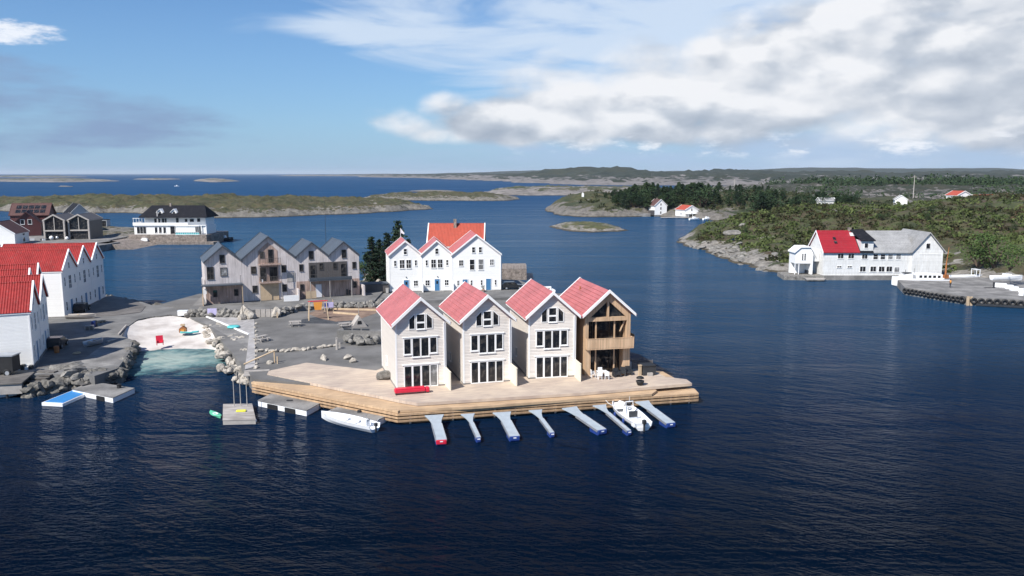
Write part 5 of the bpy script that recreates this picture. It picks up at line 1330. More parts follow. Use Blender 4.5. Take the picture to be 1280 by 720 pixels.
t = pontoon([(90.5,486.5),(141,497),(168,485),(116,477)], .6, 'concrete pontoon with white sides below the jetty, beside the blue platform', group=None, pads=((.62,.8),))
q = G(149, 485, .6); t2 = thing('bollard', (q.x, q.y, .6), 0, 'dark squat bollard on the corner of the left pontoon', 'bollard'); m = MB(); m.lathe((0,0,0), [(.25,0),(.22,.3),(.3,.4),(.1,.5)], 10); m.build('bollard_body', M['black'], t2)
t = thing('gangway', G(78, 469, 1.3), 0, 'plank gangway from the left shore down to the concrete pontoon', 'gangway')
a = Vector((0,0,.2)); b = G(110, 479.5, .75)-G(78,469,1.3); d = Vector((b.x, b.y)).normalized(); n = Vector((-d.y, d.x))*.75
m = MB(); m.add([(a.x-n.x, a.y-n.y, a.z-.1), (a.x+n.x, a.y+n.y, a.z-.1), (b.x+n.x, b.y+n.y, b.z-.1), (b.x-n.x, b.y-n.y, b.z-.1), (a.x-n.x, a.y-n.y, a.z), (a.x+n.x, a.y+n.y, a.z), (b.x+n.x, b.y+n.y, b.z), (b.x-n.x, b.y-n.y, b.z)],
   [(0,1,2,3),(7,6,5,4),(0,4,5,1),(1,5,6,2),(2,6,7,3),(3,7,4,0)]); m.build('ramp', M['jetty'], t)
# blue floating platform
pts = [G(a, b, .35) for a, b in ((52,503),(78,504.5),(113.5,489),(92,487))]; c = sum(pts, Vector())/4
t = thing('swim_platform', (c.x, c.y, 0), 0, 'bright blue floating platform with white rim at the lower left', 'floating platform')
loc = [((p-c).x, (p-c).y) for p in pts]; m = MB(); m.slab(loc, -.1, .33); m.build('rim', M['gel'], t); m = MB(); m.slab(inset(loc, .32), .3, .36); m.build('deck_mat', M['bluetop'], t)
# boat cut by left edge
q = G(-8, 494, .3); t = thing('motorboat', (q.x, q.y, .15), .35, 'pale blue and white motorboat cut off by the left photo edge below the dock', 'motorboat'); m = hull(5.0, 1.9, .8); m.build('hull', M['gel'], t); m = MB(); m.slab([(-1.6,-.7),(1.2,-.75),(2.,-.3),(2.,.3),(1.2,.75),(-1.6,.7)], .72, .82); m.build('deck_cover', M['boom'], t)
m = MB(); m.box(-.9,.5,-.5,.5,.82,1.15); m.build('cabin', M['red'], t)
# black cart
q = G(6, 468, 1.8); t = thing('trailer', (q.x-.2, q.y+.6, 1.6), .05, 'tall black box trailer with wheels beside the near white house', 'trailer')
m = MB(); m.box(-1.6,1.2,-.8,.8,.5,2.3); m.build('trailer_box', M['black'], t); m = MB(); m.box(-1.7,1.3,-.9,.9,2.303,2.45); m.build('lid', M['steel'], t)
for sx in (-.9,.6): m = MB(); m.torus((sx,-.88,.42), (0,1,0), .34, .1, 16); w_ = m.build('wheel', M['black'], t); m = MB(); m.tube((sx,-.92,.42),(sx,-.84,.42),.24,n=12); m.build('rim', M['steel'], w_)
q = G(30, 459.5, 1.8); t = thing('crate_pile', (q.x, q.y, 1.6), .2, 'small heap of pale fish crates and ropes against the near white wall', 'crates')
for k in range(5): m = MB(); m.box(-1.1+k*.42, -.75+k*.42, -.3, .3, 0, .3+.15*(k % 3)); m.build('crate', M['gel'] if k % 2 else M['dark'], t)
# ================================================================ BACK-LEFT SHORE
vegA, vegB, vegC = (.065,.085,.025), (.12,.12,.045), (.045,.06,.02)
rk0, rk1 = (.22,.20,.17), (.52,.48,.42)
TM = m_terrain('skerry_ground', (.06,.065,.024), (.10,.08,.042), (.042,.05,.018), (.085,.078,.065), (.25,.23,.20), 1.4, .08, .86, .35, 1.4)
lb = [(-260,236),(-131,244),(-130,262),(-138,270),(-139,288),(-128,300),(-134,318),(-160,335),(-330,330)]
ground('ground', lb, -2, 2.0, M['concrete'])
hq, _ = island('terrain', [(-150,272),(-138.5,276),(-129,290),(-118,300),(-125,322),(-160,340),(-330,345),(-330,300),(-200,296),(-165,290)], 3.2, .5, TM, 1.8, nz=30, rough=1.2, warp=3)
t = thing('stone_shadow_bank', (-129.5, 265, 0), .0, 'dark stone bank for the boat shed shadow at the right end of the far left quay', 'slipway')  # stone bank put where the boat shed's shadow lies
m = MB(); m.prism([(-6,-1),(9,-1),(5,.4),(-2,2.0),(-6,2.0)], -8, 12); m.build('shadow_bank_body', M['rockdark'] if False else M['stonewall'], t)
def boathouse(x, y, label):
    h = gable_house('boathouse', label, 'boathouse', 'twin boathouses with glazed gables', x, y, .12, 2.0, 7.0, 11, 8.5, 10.45, M['darkgrey'], M['darkgrey'], M['greytimber'], oh=.1, ohg=.7, th=.2, bw=.45, corner=False)
    r = h['root']
    m = MB(); m.box(-3.5,-3.0,-.68,-.003,0,6.4); m.box(3.0,3.5,-.68,-.003,0,6.4); m.box(-3.5,3.5,-.72,-.003,2.9,3.35) ; m.box(-.12,.12,-.4,-.003,3.351,8.1); m.build('gable_frame', M['greytimber'], r)
    for sg in (-1, 1):
        pt = [(.16,3.4),(2.95,3.4),(2.95,6.4),(.16,7.95)]
        if sg < 0: pt = [(-a, b) for a, b in pt][::-1]
        m = MB(); m.prism(pt, -.1, -.04); m.build('gable_pane', M['glass'], r)
    m = MB(); m.box(-2.9,2.9,-.05,-.003,.1,2.85); m.build('glass_door', M['glass'], r)
    return h
B1 = XZ(69.8, 299.5, 272); B2 = XZ(100.3, 299, 274)
boathouse(B1.x, 272, 'dark boathouse with glazed grey-framed gable, left one of the twins')
boathouse(B2.x, 274, 'dark boathouse with glazed grey-framed gable, right one of the twins')
for k, (px, py, s, mt, lb_) in enumerate(((64.5,298.5,.75,'gel','round white mooring buoy standing on the quay, leftmost'),(72,298,.7,'steel','round grey mooring buoy on the quay between white ones'),(79,297.8,.8,'gel','round white mooring buoy on the quay before the gap of the twin boathouses'),(84,298.3,.6,'gel','smaller white mooring buoy at the left corner of the right boathouse'))):
    q = G(px, py+1.5, 2.0); m = MB(); m.lathe((0,0,0), [(.1*s,0),(.7*s,.3*s),(1.0*s,.95*s),(.75*s,1.6*s),(.1*s,1.95*s)], 14); o = m.build('mooring_buoy', M[mt], None, True, loc=q); tag(o, lb_, 'buoy')
for k in range(6):
    q = G(40+R.uniform(0,20), 300.5, 2.0); m = MB(); m.box(-.6,.6,-.4,.4,0,.6); o = m.build('fish_crate', M['gel' if k % 2 else 'dark'], None, loc=(q.x, q.y, 2.0), rz=R.random()); tag(o, 'crate on the far left quay in front of the maroon barn', 'crate', 'crates on the far left quay')
q = XZ(37.5, 265.5, 292); h = gable_house('barn', 'maroon barn with brown roof and two pale gable windows, left of the twin boathouses', 'barn', None, q.x+1.5, 287, .35, 2.0, 8.6, 17, 6.6, q.z+.2, M['maroon'], M['brownroof'], M['maroon'], oh=.4)
r = h['root']; 
h['root'].rotation_euler[2] = .5
window(r, h, 'F', -1.3, 4.4, 1.1, 1.6, 1, 1, .12); window(r, h, 'F', 1.0, 4.4, 1.1, 1.6, 1, 1, .12); window(r, h, 'L', 3, 1.0, 2.2, 1.2, 2, 1, .12)
q = XZ(52, 257.3, 312); h = gable_house('barn', 'long maroon barn with solar panels on its brown roof behind the twin boathouses', 'barn', None, XZ(69.5,260,312).x, 309, math.pi/2+.25, 2.0, 9, 13, 9.0, 13.0, M['maroon'], M['brownroof'], M['maroon'], oh=.4)
r = h['root']
# solar panels lie on the camera-side slope
sl = (h['zr']-h['ze'])/(4.5)
for rr_ in range(2):
    for k in range(5):
        s0 = -1.0-1.7*rr_; y0 = 1.2+k*2.1
        z0 = h['zr']+sl*s0+.22; z1 = h['zr']+sl*(s0-1.35)+.22
        for_panel = MB(); for_panel.add([(s0, y0, z0), (s0, y0+1.8, z0), (s0-1.35, y0+1.8, z1), (s0-1.35, y0, z1), (s0, y0, z0+.08), (s0, y0+1.8, z0+.08), (s0-1.35, y0+1.8, z1+.08), (s0-1.35, y0, z1+.08)], [(0,1,2,3),(7,6,5,4),(0,4,5,1),(1,5,6,2),(2,6,7,3),(3,7,4,0)])
        for_panel.build('solar_panel', M['glass'], r)
h = gable_house('grey_house', 'pale grey house with black tiled roof behind the right-hand boathouse', 'house', None, XZ(101,260,303).x, 302, math.pi/2-.9, 2.0, 8.5, 12, 8.5, 12.9, M['greyhouse'], M['blackroof'], M['greyhouse'], oh=.3)
window(h['root'], h, 'F', 0, 5.2, 1.0, 1.3, 2, 2, .1); window(h['root'], h, 'L', 4, 5.0, 1.0, 1.3, 2, 2, .1)
q = G(126.5, 283.5, 3.0); t = thing('cabin', (q.x, q.y, 2.6), 0, 'small box-shaped cabin with a dark window, right of the twin boathouses', 'cabin')
m = MB(); m.box(-2.3, 2.3, 0, 3, 0, 3.2); m.build('wall', M['greyhouse'], t); m = MB(); m.box(-2.4, 2.4, -.1, 3.1, 3.2, 3.35); m.build('roof', M['blackroof'], t); m = MB(); m.box(-1.0, 2.1, -.06, -.002, .6, 2.9); m.build('window', M['glass'], t)
q = G(19, 306.5, 2.0)
h = gable_house('low_white_building', 'low white building with faded red roof cut off by the left photo edge', 'building', None, q.x-5.0, q.y+1, .22, 2.0, 10.5, 12, 5.6, 9.2, M['white'], M['brownroof'], oh=.3, ohg=.3)
h['root'].location = (q.x-5.4, q.y-.6, 2.0)
window(h['root'], h, 'R', 7.5, 2.6, 1.6, .6, 2, 1, .06); window(h['root'], h, 'R', 7.5, .5, 1.8, 1.3, 1, 1, .06)
# ================================================================ WATERSIDE RESTAURANT-LIKE HOUSE
rp = [(-131,277),(-109,277.5),(-106,282),(-106,296),(-131,296)]
t = thing('stone_plinth', (0,0,0), 0, 'dark stone plinth wall carrying the white house with the black roof', 'stone base')
m = MB(); m.slab([(-134,276.5),(-107,277),(-105,283),(-106,296),(-134,294)], -1, 3.3); m.build('masonry', M['stonewall'], t)
m = MB(); m.slab([(-137,274.8),(-104,275.3),(-103,279),(-136,279)], -1, .9); m.build('ledge', M['stonewall'], t)
tag(t, cat='stone base')
X0 = XZ(168, 285, 279).x; X1 = XZ(257, 285, 279).x
t = thing('white_house', ((X0+X1)/2, 279, 3.3), .01, 'large white waterside house with black roof, two dormers and glazed terrace', 'house')
W_ = X1-X0
h = dict(w=W_, L=10, ze=0, zr=0, root=t)
m = MB(); m.box(-W_/2, W_/2, 0, 10, 0, 3.1); m.box(-W_/2+3.2, W_/2-.5, 1.6, 10, 3.103, 6.2); m.build('wall', M['white'], t)
m = MB(); m.box(-W_/2-.2, W_/2+.2, -.5, 1.597, 3.104, 3.3); m.box(-W_/2-.2, -W_/2+3.19, 1.6, 9, 3.104, 3.3); bal = m.build('terrace', M['trim'], t)
m = MB(); m.box(-W_/2-.2, W_/2-6, -.5, -.44, 3.3, 4.15);  m.box(-W_/2-.2, -W_/2-.14, -.44, 6, 3.3, 4.2); m.build('parapet', M['trim'], bal)
for k in range(5):
    X = -W_/2+.0+k*1.0; m = MB(); m.box(X-.05, X+.05, -.35, -.25, 4.2, 5.6); m.build('post', M['trim'], t)
m = MB(); m.box(-W_/2-.2, -W_/2+4.2, -.36, -.24, 5.6, 5.75); m.build('pergola_beam', M['trim'], t)
# hipped black roof
m = MB(); rx0, rx1 = -W_/2+2.0, W_/2+.8; m.add([(rx0,-.6,5.9),(rx1,-.6,5.9),(rx1,11,5.9),(rx0,11,5.9),(rx0,-.6,6.15),(rx1,-.6,6.15),(rx1,11,6.15),(rx0,11,6.15),(rx0+2.4,5.2,10.0),(rx1-2.6,5.2,10.0)],
   [(0,3,2,1),(0,1,5,4),(1,2,6,5),(2,3,7,6),(3,0,4,7),(4,5,9,8),(5,6,9),(6,7,8,9),(7,4,8)]); rf = m.build('roof', M['blackroof'], t)
for X in (-3.7, 1.2):
    m = MB(); m.prism([(X-.9,7.2),(X+.9,7.2),(X+.9,7.7),(X,8.6),(X-.9,7.7)], 1.2, 3.5); d_ = m.build('dormer', M['white'], t)
    m = MB(); m.prism([(X-1.3,7.55),(X,8.75),(X+1.3,7.55),(X+1.3,7.7),(X,8.95),(X-1.3,7.7)], .9, 4.2); m.build('dormer_roof', M['trim'] , d_)
    m = MB(); m.box(X-.35, X+.35, 1.14, 1.197, 7.35, 7.95); m.build('pane', M['glass'], d_)
m = MB(); m.box(-1.6,-1.0,4.6,5.2,9.6,10.8); m.build('chimney', M['stonewall'], t)
m = MB(); m.box(-4.3,-3.9,-.3,.2,3.3,8.3); m.build('downpipe', M['greytrim'], t)
for X, z, ww, hh, nx in ((-10.0,.3,3.2,2.3,3),(-4.9,.4,.9,2.1,1),(-3.4,.4,.9,2.1,1),(-1.9,.4,.9,2.1,1),(1.0,.2,1.7,2.5,1)):
    window(t, h, 'F', X, z, ww, hh, nx, 1, .1, M['glass'], M['trim'] if X < 0 else M['greytrim'], sill=False)
h2 = dict(w=W_, L=10, ze=0, zr=0)
for X, z, ww, hh, nx in ((-5.6,3.7,.8,1.8,1),(-4.4,3.7,.8,1.8,1),(-2.9,3.7,.8,1.8,1),(-2.0,3.7,.6,1.8,1),(2.1,3.6,.9,2.1,1),(5.2,4.3,.9,1.0,1),(7.2,4.3,1.4,1.0,2),(9.6,4.3,1.0,1.2,1)):
    m = MB(); 
    window(t, dict(w=W_, L=10), 'F', X, z, ww, hh, nx, 1, .09, off=-1.6+.0) if False else None
    f = MB(); f.box(X-ww/2-.08, X+ww/2+.08, 1.54, 1.597, z-.08, z+hh+.08); fo = f.build('window', M['trim'], t); g = MB(); g.box(X-ww/2, X+ww/2, 1.52, 1.537, z, z+hh); g.build('pane', M['glass'], fo)
# glazed terrace front
m = MB(); m.box(2.6, W_/2-1.6, -2.2, -.51, 0, .12); g0 = m.build('glazed_terrace', M['trim'], t)
m = MB(); n = 14
for k in range(n): X = 2.6+(W_/2-1.6-2.6)*k/(n-1); m.box(X-.04, X+.04, -2.2, -2.12, .12, 3.0)
m.box(2.6, W_/2-1.6, -2.2, -2.1, 3.0, 3.2); m.box(2.6, W_/2-1.6, -2.2, -2.1, .85, .95); m.build('glazing_bars', M['trim'], g0)
m = MB(); m.box(2.65, W_/2-1.65, -2.0, -1.9, .13, .9); m.build('bench', M['teal'], g0)
for X in (W_/2-1.4, W_/2+.3): m = MB(); m.box(X-.12, X+.12, -.5, -.3, 0, 3.1); m.build('post', M['trim'], t)
m = MB(); m.box(8.9, 10.9, -.06, -.002, .1, 2.7); m.build('opening', M['dark'], t)
q = G(182, 301, 1.2); m = MB(); m.prism([(-1.2,0),(1.2,0),(1.1,.7),(.5,1.1),(-.5,1.1),(-1.1,.7)], -.4, .4); o = m.build('upturned_boat', M['gel'], None, loc=(q.x, 276.2, 1.2)); tag(o, 'small white upturned boat on the ledge of the stone plinth', 'rowing boat')
for k, px in enumerate((190, 196, 202, 208)):
    q = XZ(px, 291, 277.3); t2 = thing('cafe_table', (q.x, 277.6, 3.3), 0, 'small pale table with chairs along the front of the black-roofed house', 'table', 'tables in front of the black-roofed house')
    m = MB(); m.box(-.4,.4,-.3,.3,.7,.76); m.build('table_top', M['gel'], t2); m = MB(); m.tube((0,0,0),(0,0,.7),.05); m.build('leg', M['gel'], t2)
t = thing('work_boat', (XZ(280,290,297).x, 290, 0), .25, 'dark barge with white gear on deck moored right of the black-roofed house', 'work boat')
m = hull(11, 4, 1.1, transom=.9); m.build('hull', M['dark'], t); m = MB(); m.slab([(-5,-1.6),(2,-1.7),(4.6,-.6),(4.6,.6),(2,1.7),(-5,1.6)], .9, 1.15); m.build('deck', M['greytimber'], t)
m = MB(); m.prism([(1,1.15),(3.2,1.15),(2.9,2.0),(1.4,2.2)], -.9, .9); m.build('cabin', M['gel'], t); m = MB(); m.tube((2,0,2),(2,0,3.4),.06); m.build('mast', M['gel'], t)
# ================================================================ ISLANDS
def PZ(pts): return [tuple(G(a, b, 0)[:2]) for a, b in pts]
island('terrain', PZ([(0,264),(40,266),(117,266.5),(160,266),(215,271),(266,272.5),(320,272),(364,270.5),(400,269),(447,267.5),(500,264.5),(540,261.5),(543,259.5),(500,256.5),(440,255),(360,254.5),(260,255),(180,255.5),(100,254.5),(0,253),(-60,256),(-60,264)]), 4.8, .45, TM, 2.2,
       bumps=((-300,560,60,3.5),(-190,570,40,2.)), nz=30, rough=4.6, warp=8, ridged=1.3)
island('terrain', PZ([(447,249.5),(520,251),(600,251.2),(640,251),(652,249.5),(640,247.5),(560,245),(480,245)]), 4.6, .3, TM, 3, nz=35, rough=3.6, warp=8, ridged=1.2)
island('terrain', PZ([(511,239.5),(545,240.2),(575,239.8),(560,238.6),(520,238.4)]), 3, .2, TM, 6, nz=60, rough=1.5, warp=8)
TM2 = m_terrain('far_coast_ground', (.055,.07,.03), (.10,.085,.05), (.04,.055,.025), (.10,.092,.085), (.27,.245,.225), 3.5, .012, .66, .08, 1.8)
TM3 = m_terrain('far_hills_ground', (.020,.03,.018), (.035,.04,.022), (.015,.024,.014), (.10,.095,.09), (.22,.20,.19), 8., .005, .45, .03, 5.)
island('terrain', PZ([(602,243.5),(640,244.5),(700,244.5),(780,244),(860,243),(860,240),(760,238.5),(650,238.5),(608,240)]), 6.0, .25, TM2, 5, nz=50, rough=5, warp=10, ridged=1.2)
for pts, hm in (([(-40,226.5),(20,227.5),(80,228),(150,226.5),(120,224.5),(40,224.5),(-40,224.2)], 6), ([(165,224.2),(195,225),(226,224.2),(195,223.4)], 5), ([(243,226.5),(270,228),(300,226.5),(280,224.2),(250,224.2)], 7), ([(76,233.4),(90,233.7),(90,233.0),(78,232.9)], 2), ([(-40,221.4),(60,221.8),(110,221.3),(40,221)], 10)):
    island('skerry', PZ(pts), hm, .2, TM2, 14, nz=120, rough=2.5, warp=18)
# far coast with hills
island('hills', PZ([(450,221.2),(520,222.6),(600,225.2),(640,227.6),(668,229.6),(720,231),(800,232),(1280,233)])+[(2600,1500),(4500,6500),(600,7500),(-1300,6800)], 20, .05, TM3, 24,
       bumps=((330,3000,200,32),(120,3100,140,20),(620,3100,160,8),(860,3300,190,18),(1120,3200,130,9),(1400,3500,170,18),(1750,3200,160,10),(-100,3600,200,8),(2300,3500,300,14),(480,2700,110,7)), nz=170, rough=24, warp=90, ysc=1.3)
_, farv = None, None
island('hills', PZ([(430,220.2),(640,221.5),(900,221.8)])+[(4500,5200),(7000,11000),(-1500,11500),(-2600,8500)], 40, .03, TM3, 120, bumps=((2800,7200,900,45),(4200,7000,700,50),(600,8500,900,30)), nz=900, rough=14, warp=200)
# rocky plateau right, peninsula with pines, heath
TP = m_terrain('plateau_ground', (.028,.036,.018), (.045,.04,.025), (.02,.028,.014), (.09,.082,.075), (.27,.245,.225), 3, .03, .98, .12, 2.2)
_, platv = island('terrain', [(95,470),(300,430),(900,420),(1500,900),(1300,1450),(500,1400),(250,1180),(150,900),(110,640)], 6.5, .12, TP, 7, bumps=((620,1050,160,4),(1000,1200,160,5),(420,1000,120,3),(300,700,60,2)), nz=70, rough=7, warp=14, ridged=1.2)
TPn = m_terrain('peninsula_ground', (.05,.06,.02), (.075,.065,.028), (.03,.042,.016), (.07,.064,.055), (.22,.20,.175), 2.5, .05, .5, .4, 1.0)
PEN = PZ([(683,264.5),(695,269.5),(735,271.5),(780,271.8),(815,270.3),(850,272),(880,275),(905,277)])+[(128,425),(260,450),(330,600),(160,660),(60,620),(24,560)]
pen1, penv = island('terrain', PEN, 8.0, .5, TPn, 2.4, bumps=((45,530,26,5.5),(72,540,22,2.),(150,520,60,4)), nz=40, rough=2.2, warp=5)
island('terrain', PZ([(688,284.5),(705,288.6),(740,290.6),(775,289.5),(784,287),(760,281.5),(720,279.5),(692,281)]), 2.5, .35, m_terrain('islet_ground', (.075,.09,.026), (.12,.105,.045), (.05,.06,.02), (.10,.09,.075), (.33,.30,.26), 1.1, .08, .34, .6, .8), 1.2, nz=22, rough=1.0, warp=3)
TH = m_terrain('heath_ground', (.065,.08,.024), (.075,.05,.03), (.045,.058,.02), (.08,.073,.062), (.33,.305,.27), 1.4, .045, .50, .5, .8)
HEA = PZ([(848,302),(858,308),(880,314),(905,322.5),(940,334),(975,343),(1000,347.5),(1016,349)])+[(72,188),(92,190),(100,182),(100,170),(150,160),(330,130),(520,300),(430,440),(250,470),(140,440)]+PZ([(905,277),(884,285),(868,292),(853,298)])
def cutH(gx, gy, z):
    d = np.minimum(np.minimum(gx-70, 102-gx), gy-170)
    inn = (gx > 66) & (gx < 103) & (gy < 199)
    z = np.where(inn, np.minimum(z, 1.1), z)
    fade = (gx > 58) & (gx < 150) & (gy < 215)
    z = np.where(fade & ~inn, np.minimum(z, 1.2+.28*np.maximum(np.maximum(gx-103, 66-gx), gy-199)), z)
    return z
heath1, heathv = island('terrain', HEA, 9.5, .30, TH, 1.7, bumps=((86,300,30,3.5),(170,300,60,3),(120,250,25,2),(210,250,40,3),(260,340,80,3.5)), nz=36, rough=1.6, warp=4, cut=cutH)
# ---------------------------------------------------------------- undergrowth
def undergrowth(name, hv, box, n, cl, s0, s1, mat, seed, zmin=2.0, dmin=6, thin=.46, ns=.03, flat=.55):
    rs = np.random.RandomState(seed); rr = random.Random(seed); x = rs.uniform(box[0], box[1], n); y = rs.uniform(box[2], box[3], n)
    z, d = hv(x, y); dens = fbm(x*ns+5, y*ns+3, 4); k = (d > dmin) & (z > zmin) & (dens > thin) & (np.abs(x) < y*.68)
    x, y, z = x[k], y[k], z[k]; m = len(x)
    if m == 0: return
    tot = m*cl; cx = np.repeat(x, cl); cy = np.repeat(y, cl); cz = np.repeat(z, cl); sz = np.repeat(rs.uniform(s0, s1, m)*(1+rs.rand(m)**3*1.2), cl)
    v = rs.normal(size=(tot, 3)); v /= np.linalg.norm(v, axis=1)[:, None]; v *= rs.uniform(.5, 1.05, tot)[:, None]; v[:, 2] = np.abs(v[:, 2])*flat*1.6
    p = np.stack([cx, cy, cz], 1)+v*sz[:, None]
    a = rs.normal(size=(tot, 3)); a /= np.linalg.norm(a, axis=1)[:, None]; b = np.cross(a, rs.normal(size=(tot, 3))); b /= np.linalg.norm(b, axis=1)[:, None]
    q = (sz*rs.uniform(.16, .34, tot))[:, None]
    V = np.stack([p-a*q, p+b*q*.7, p+a*q, p-b*q*.7], 1).reshape(-1, 3)
    me = bpy.data.meshes.new(name); nv = len(V); me.vertices.add(nv); me.vertices.foreach_set('co', V.ravel()); me.loops.add(nv); me.loops.foreach_set('vertex_index', np.arange(nv))
    me.polygons.add(tot); me.polygons.foreach_set('loop_start', np.arange(tot)*4); me.polygons.foreach_set('loop_total', np.full(tot, 4)); me.update(calc_edges=True); me.materials.append(mat)
    o = bpy.data.objects.new(name, me); COL.objects.link(o); tag(o, None, None, None, 'stuff'); o['label'] = {'undergrowth': 'low heather, juniper and scrub covering the ground', 'distant_woodland': 'dark far-off woodland covering the hills'}[name]; o['category'] = 'scrub' if name == 'undergrowth' else 'woodland'
    return o
undergrowth('undergrowth', heathv, (40, 330, 185, 460), 13000, 24, .4, 1.1, M['heather'], 1, 1.4, 4, .45)
undergrowth('undergrowth', heathv, (40, 330, 185, 460), 9000, 26, .45, 1.3, M['scrub'], 11, 1.2, 4, .47, .05)
undergrowth('undergrowth', penv, (20, 330, 440, 640), 2500, 22, .7, 1.6, M['heather'], 2, 2.5, 5, .46)
_, hillv = None, None
undergrowth('distant_woodland', platv, (380, 1400, 900, 1450), 5200, 20, 2.2, 4.2, M['pine'], 3, 3, 20, .40, .008, 1.0)
undergrowth('undergrowth', platv, (100, 900, 440, 950), 3500, 18, 1.5, 3., M['pine'], 4, 3, 10, .60, .012, .8)
# ---------------------------------------------------------------- trees right
gP = 'pines and other trees on the far peninsula'
def ontree(hq_, px, Y, top, meshes, wd, label, grp, name='pine_tree'):
    X = XZ(px, top, Y); z, d = hq_(X.x, Y)
    z = max(z, .5); hgt = max(4, X.z-z); return tree(meshes, X.x, Y, z-.3, hgt+.3, wd, label, grp, name)
prof = [(757,243),(768,236),(780,236),(790,230),(800,226),(812,225),(822,228),(832,232),(842,230),(852,224),(862,227),(875,225),(885,228),(900,224),(910,229),(922,231),(935,233),(948,228),(960,232),(975,236),(990,238),(1005,238)]
def ptop(px):
    for (a, b), (c, d) in zip(prof, prof[1:]):
        if a <= px <= c: return b+(d-b)*(px-a)/(c-a)
    return 240
for k in range(190):
    px = R.choice((R.uniform(764, 900), R.uniform(764, 985))); dep = R.random(); Y = (475+95*dep) if px < 870 else (455+110*dep)
    top = ptop(px)+R.uniform(0,4)
    if k % 2: Y = R.uniform(462, 492) if px < 900 else R.uniform(446, 470); top = max(top, R.uniform(238, 247))
    X = XZ(px, top, Y); z, d = pen1(X.x, Y)
    if d < 2: continue
    hgt = min(max(5, X.z-max(z,.5)), 20)
    mm = R.random(); ms = PINES if mm < .6 else (SPRUCES if mm < .8 else DBUSH)
    tree(ms, X.x, Y, max(z,.5)-.4, hgt, 1.35 if ms is not SPRUCES else 1.3, 'dark green tree in the dense grove on the far peninsula', gP, 'pine_tree' if ms is not DBUSH else 'broadleaf_tree')
for px, Y, top, lb in ((757, 505, 240, 'dark pine at the left end of the grove, on the bare rocky headland'),):
    ontree(pen1, px, Y, top, PINES, 1.2, lb, None)
for k in range(26):
    px = R.uniform(930, 1075); Y = R.uniform(395, 450); top = 238+R.uniform(0, 8)
    X = XZ(px, top, Y); z, d = heath1(X.x, Y)
    if d < 2: z = 6
    tree(DBUSH if R.random() < .7 else PINES, X.x, Y, z-.5, max(3.5, X.z-z), 1.5, 'dark bushy tree at the back of the heath above the white warehouse', 'trees at the back of the heath', 'broadleaf_tree')
for k in range(70):
    px = R.uniform(890, 1290); py = R.uniform(256, 325)
    g_ = G(px, py, 8.0)
    for it in range(4):
        z, d = heath1(g_.x, g_.y); g_ = G(px, py, z)
    z, d = heath1(g_.x, g_.y)
    if d < 6 or z < 1.5 or (g_.x < 106 and g_.y < 205): continue
    tree(BUSHES if R.random() < .45 else DBUSH, g_.x, g_.y, z-.3, R.uniform(1.6, 3.2), 1.3, 'green bush on the heath behind the white warehouse and quay', 'bushes on the heath', 'bush', 'bush')
for px, py, hgt, lb in ((1243, 331, 8.0, 'largest rounded green bush right of the white warehouse, above the quay'), (1222, 330, 6.0, 'broad green bush at the left of the largest bush above the quay'), (1262, 334, 5., 'rounded bush at the right of the largest bush above the quay')):
    g_ = G(px, py, 3.0)
    for it in range(5): z, d = heath1(g_.x, g_.y); g_ = G(px, py, z)
    tree(BUSHES, g_.x, g_.y, z-.5, hgt, 1.35, lb, None, 'bush', 'bush')
for k in range(60):
    px = R.uniform(858, 1010); f = (px-858)/152; py0 = 306+f*40; py = py0-R.uniform(0, 16)*(.4+f)
    g_ = G(px, py, 1.5); z, d = heath1(g_.x, g_.y)
    if d < -1 or d > 16: continue
    rock('rockgrey', g_.x, g_.y, z-.1, R.uniform(.6, 1.6), 'pale outcrop boulder on the shore left of the white warehouse', 'shore boulders left of the warehouse', (1.4,1.,.6))
for px, py, s in ((929,283,2.2),(916,291,2.),(1225,282,3.6),(1232,284,3.),(1115,273,1.6),(1040,264,1.4)):
    g_ = G(px, py, 7.0)
    for it in range(4): z, d = heath1(g_.x, g_.y); g_ = G(px, py, z)
    rock('rockgrey', g_.x, g_.y, z+.0, s, 'bare pale rock outcrop in the middle of the green heath', 'bare rocks on the heath', (1.5,1.,.5))
# ================================================================ WHITE WAREHOUSE
Y0 = 182.6
def xx(px): return XZ(px, 350, Y0).x
t = thing('warehouse', (xx(1028), Y0, 0), 0, 'long white waterside warehouse with crimson, black and grey roof sections', 'warehouse')
X = lambda px: xx(px)-xx(1028)
def zz(py, Y=Y0): return XZ(1080, py, Y).z
LX = X(1137); D = 9.5
ev, rg = 6.7, 11.0
wx0, wx1 = X(1137), X(1137)+7.0
hW = dict(w=0, L=D)
m = MB(); m.add([(0,0,1.1),(LX,0,1.1),(LX,D,1.1),(0,D,1.1),(0,0,ev),(LX,0,ev),(LX,D,ev),(0,D,ev),(0,D/2,rg-.1),(LX,D/2,rg-.1)],
   [(0,3,2,1),(0,1,5,4),(2,3,7,6),(3,0,4,8,7),(1,2,6,9,5),(4,5,9,8),(6,7,8,9)]); m.build('wall', M['oldwhite'], t)
m = MB(); m.box(-.15, LX+.1, -.35, D, -2, 1.097); m.build('quay_base', M['concrete'], t)
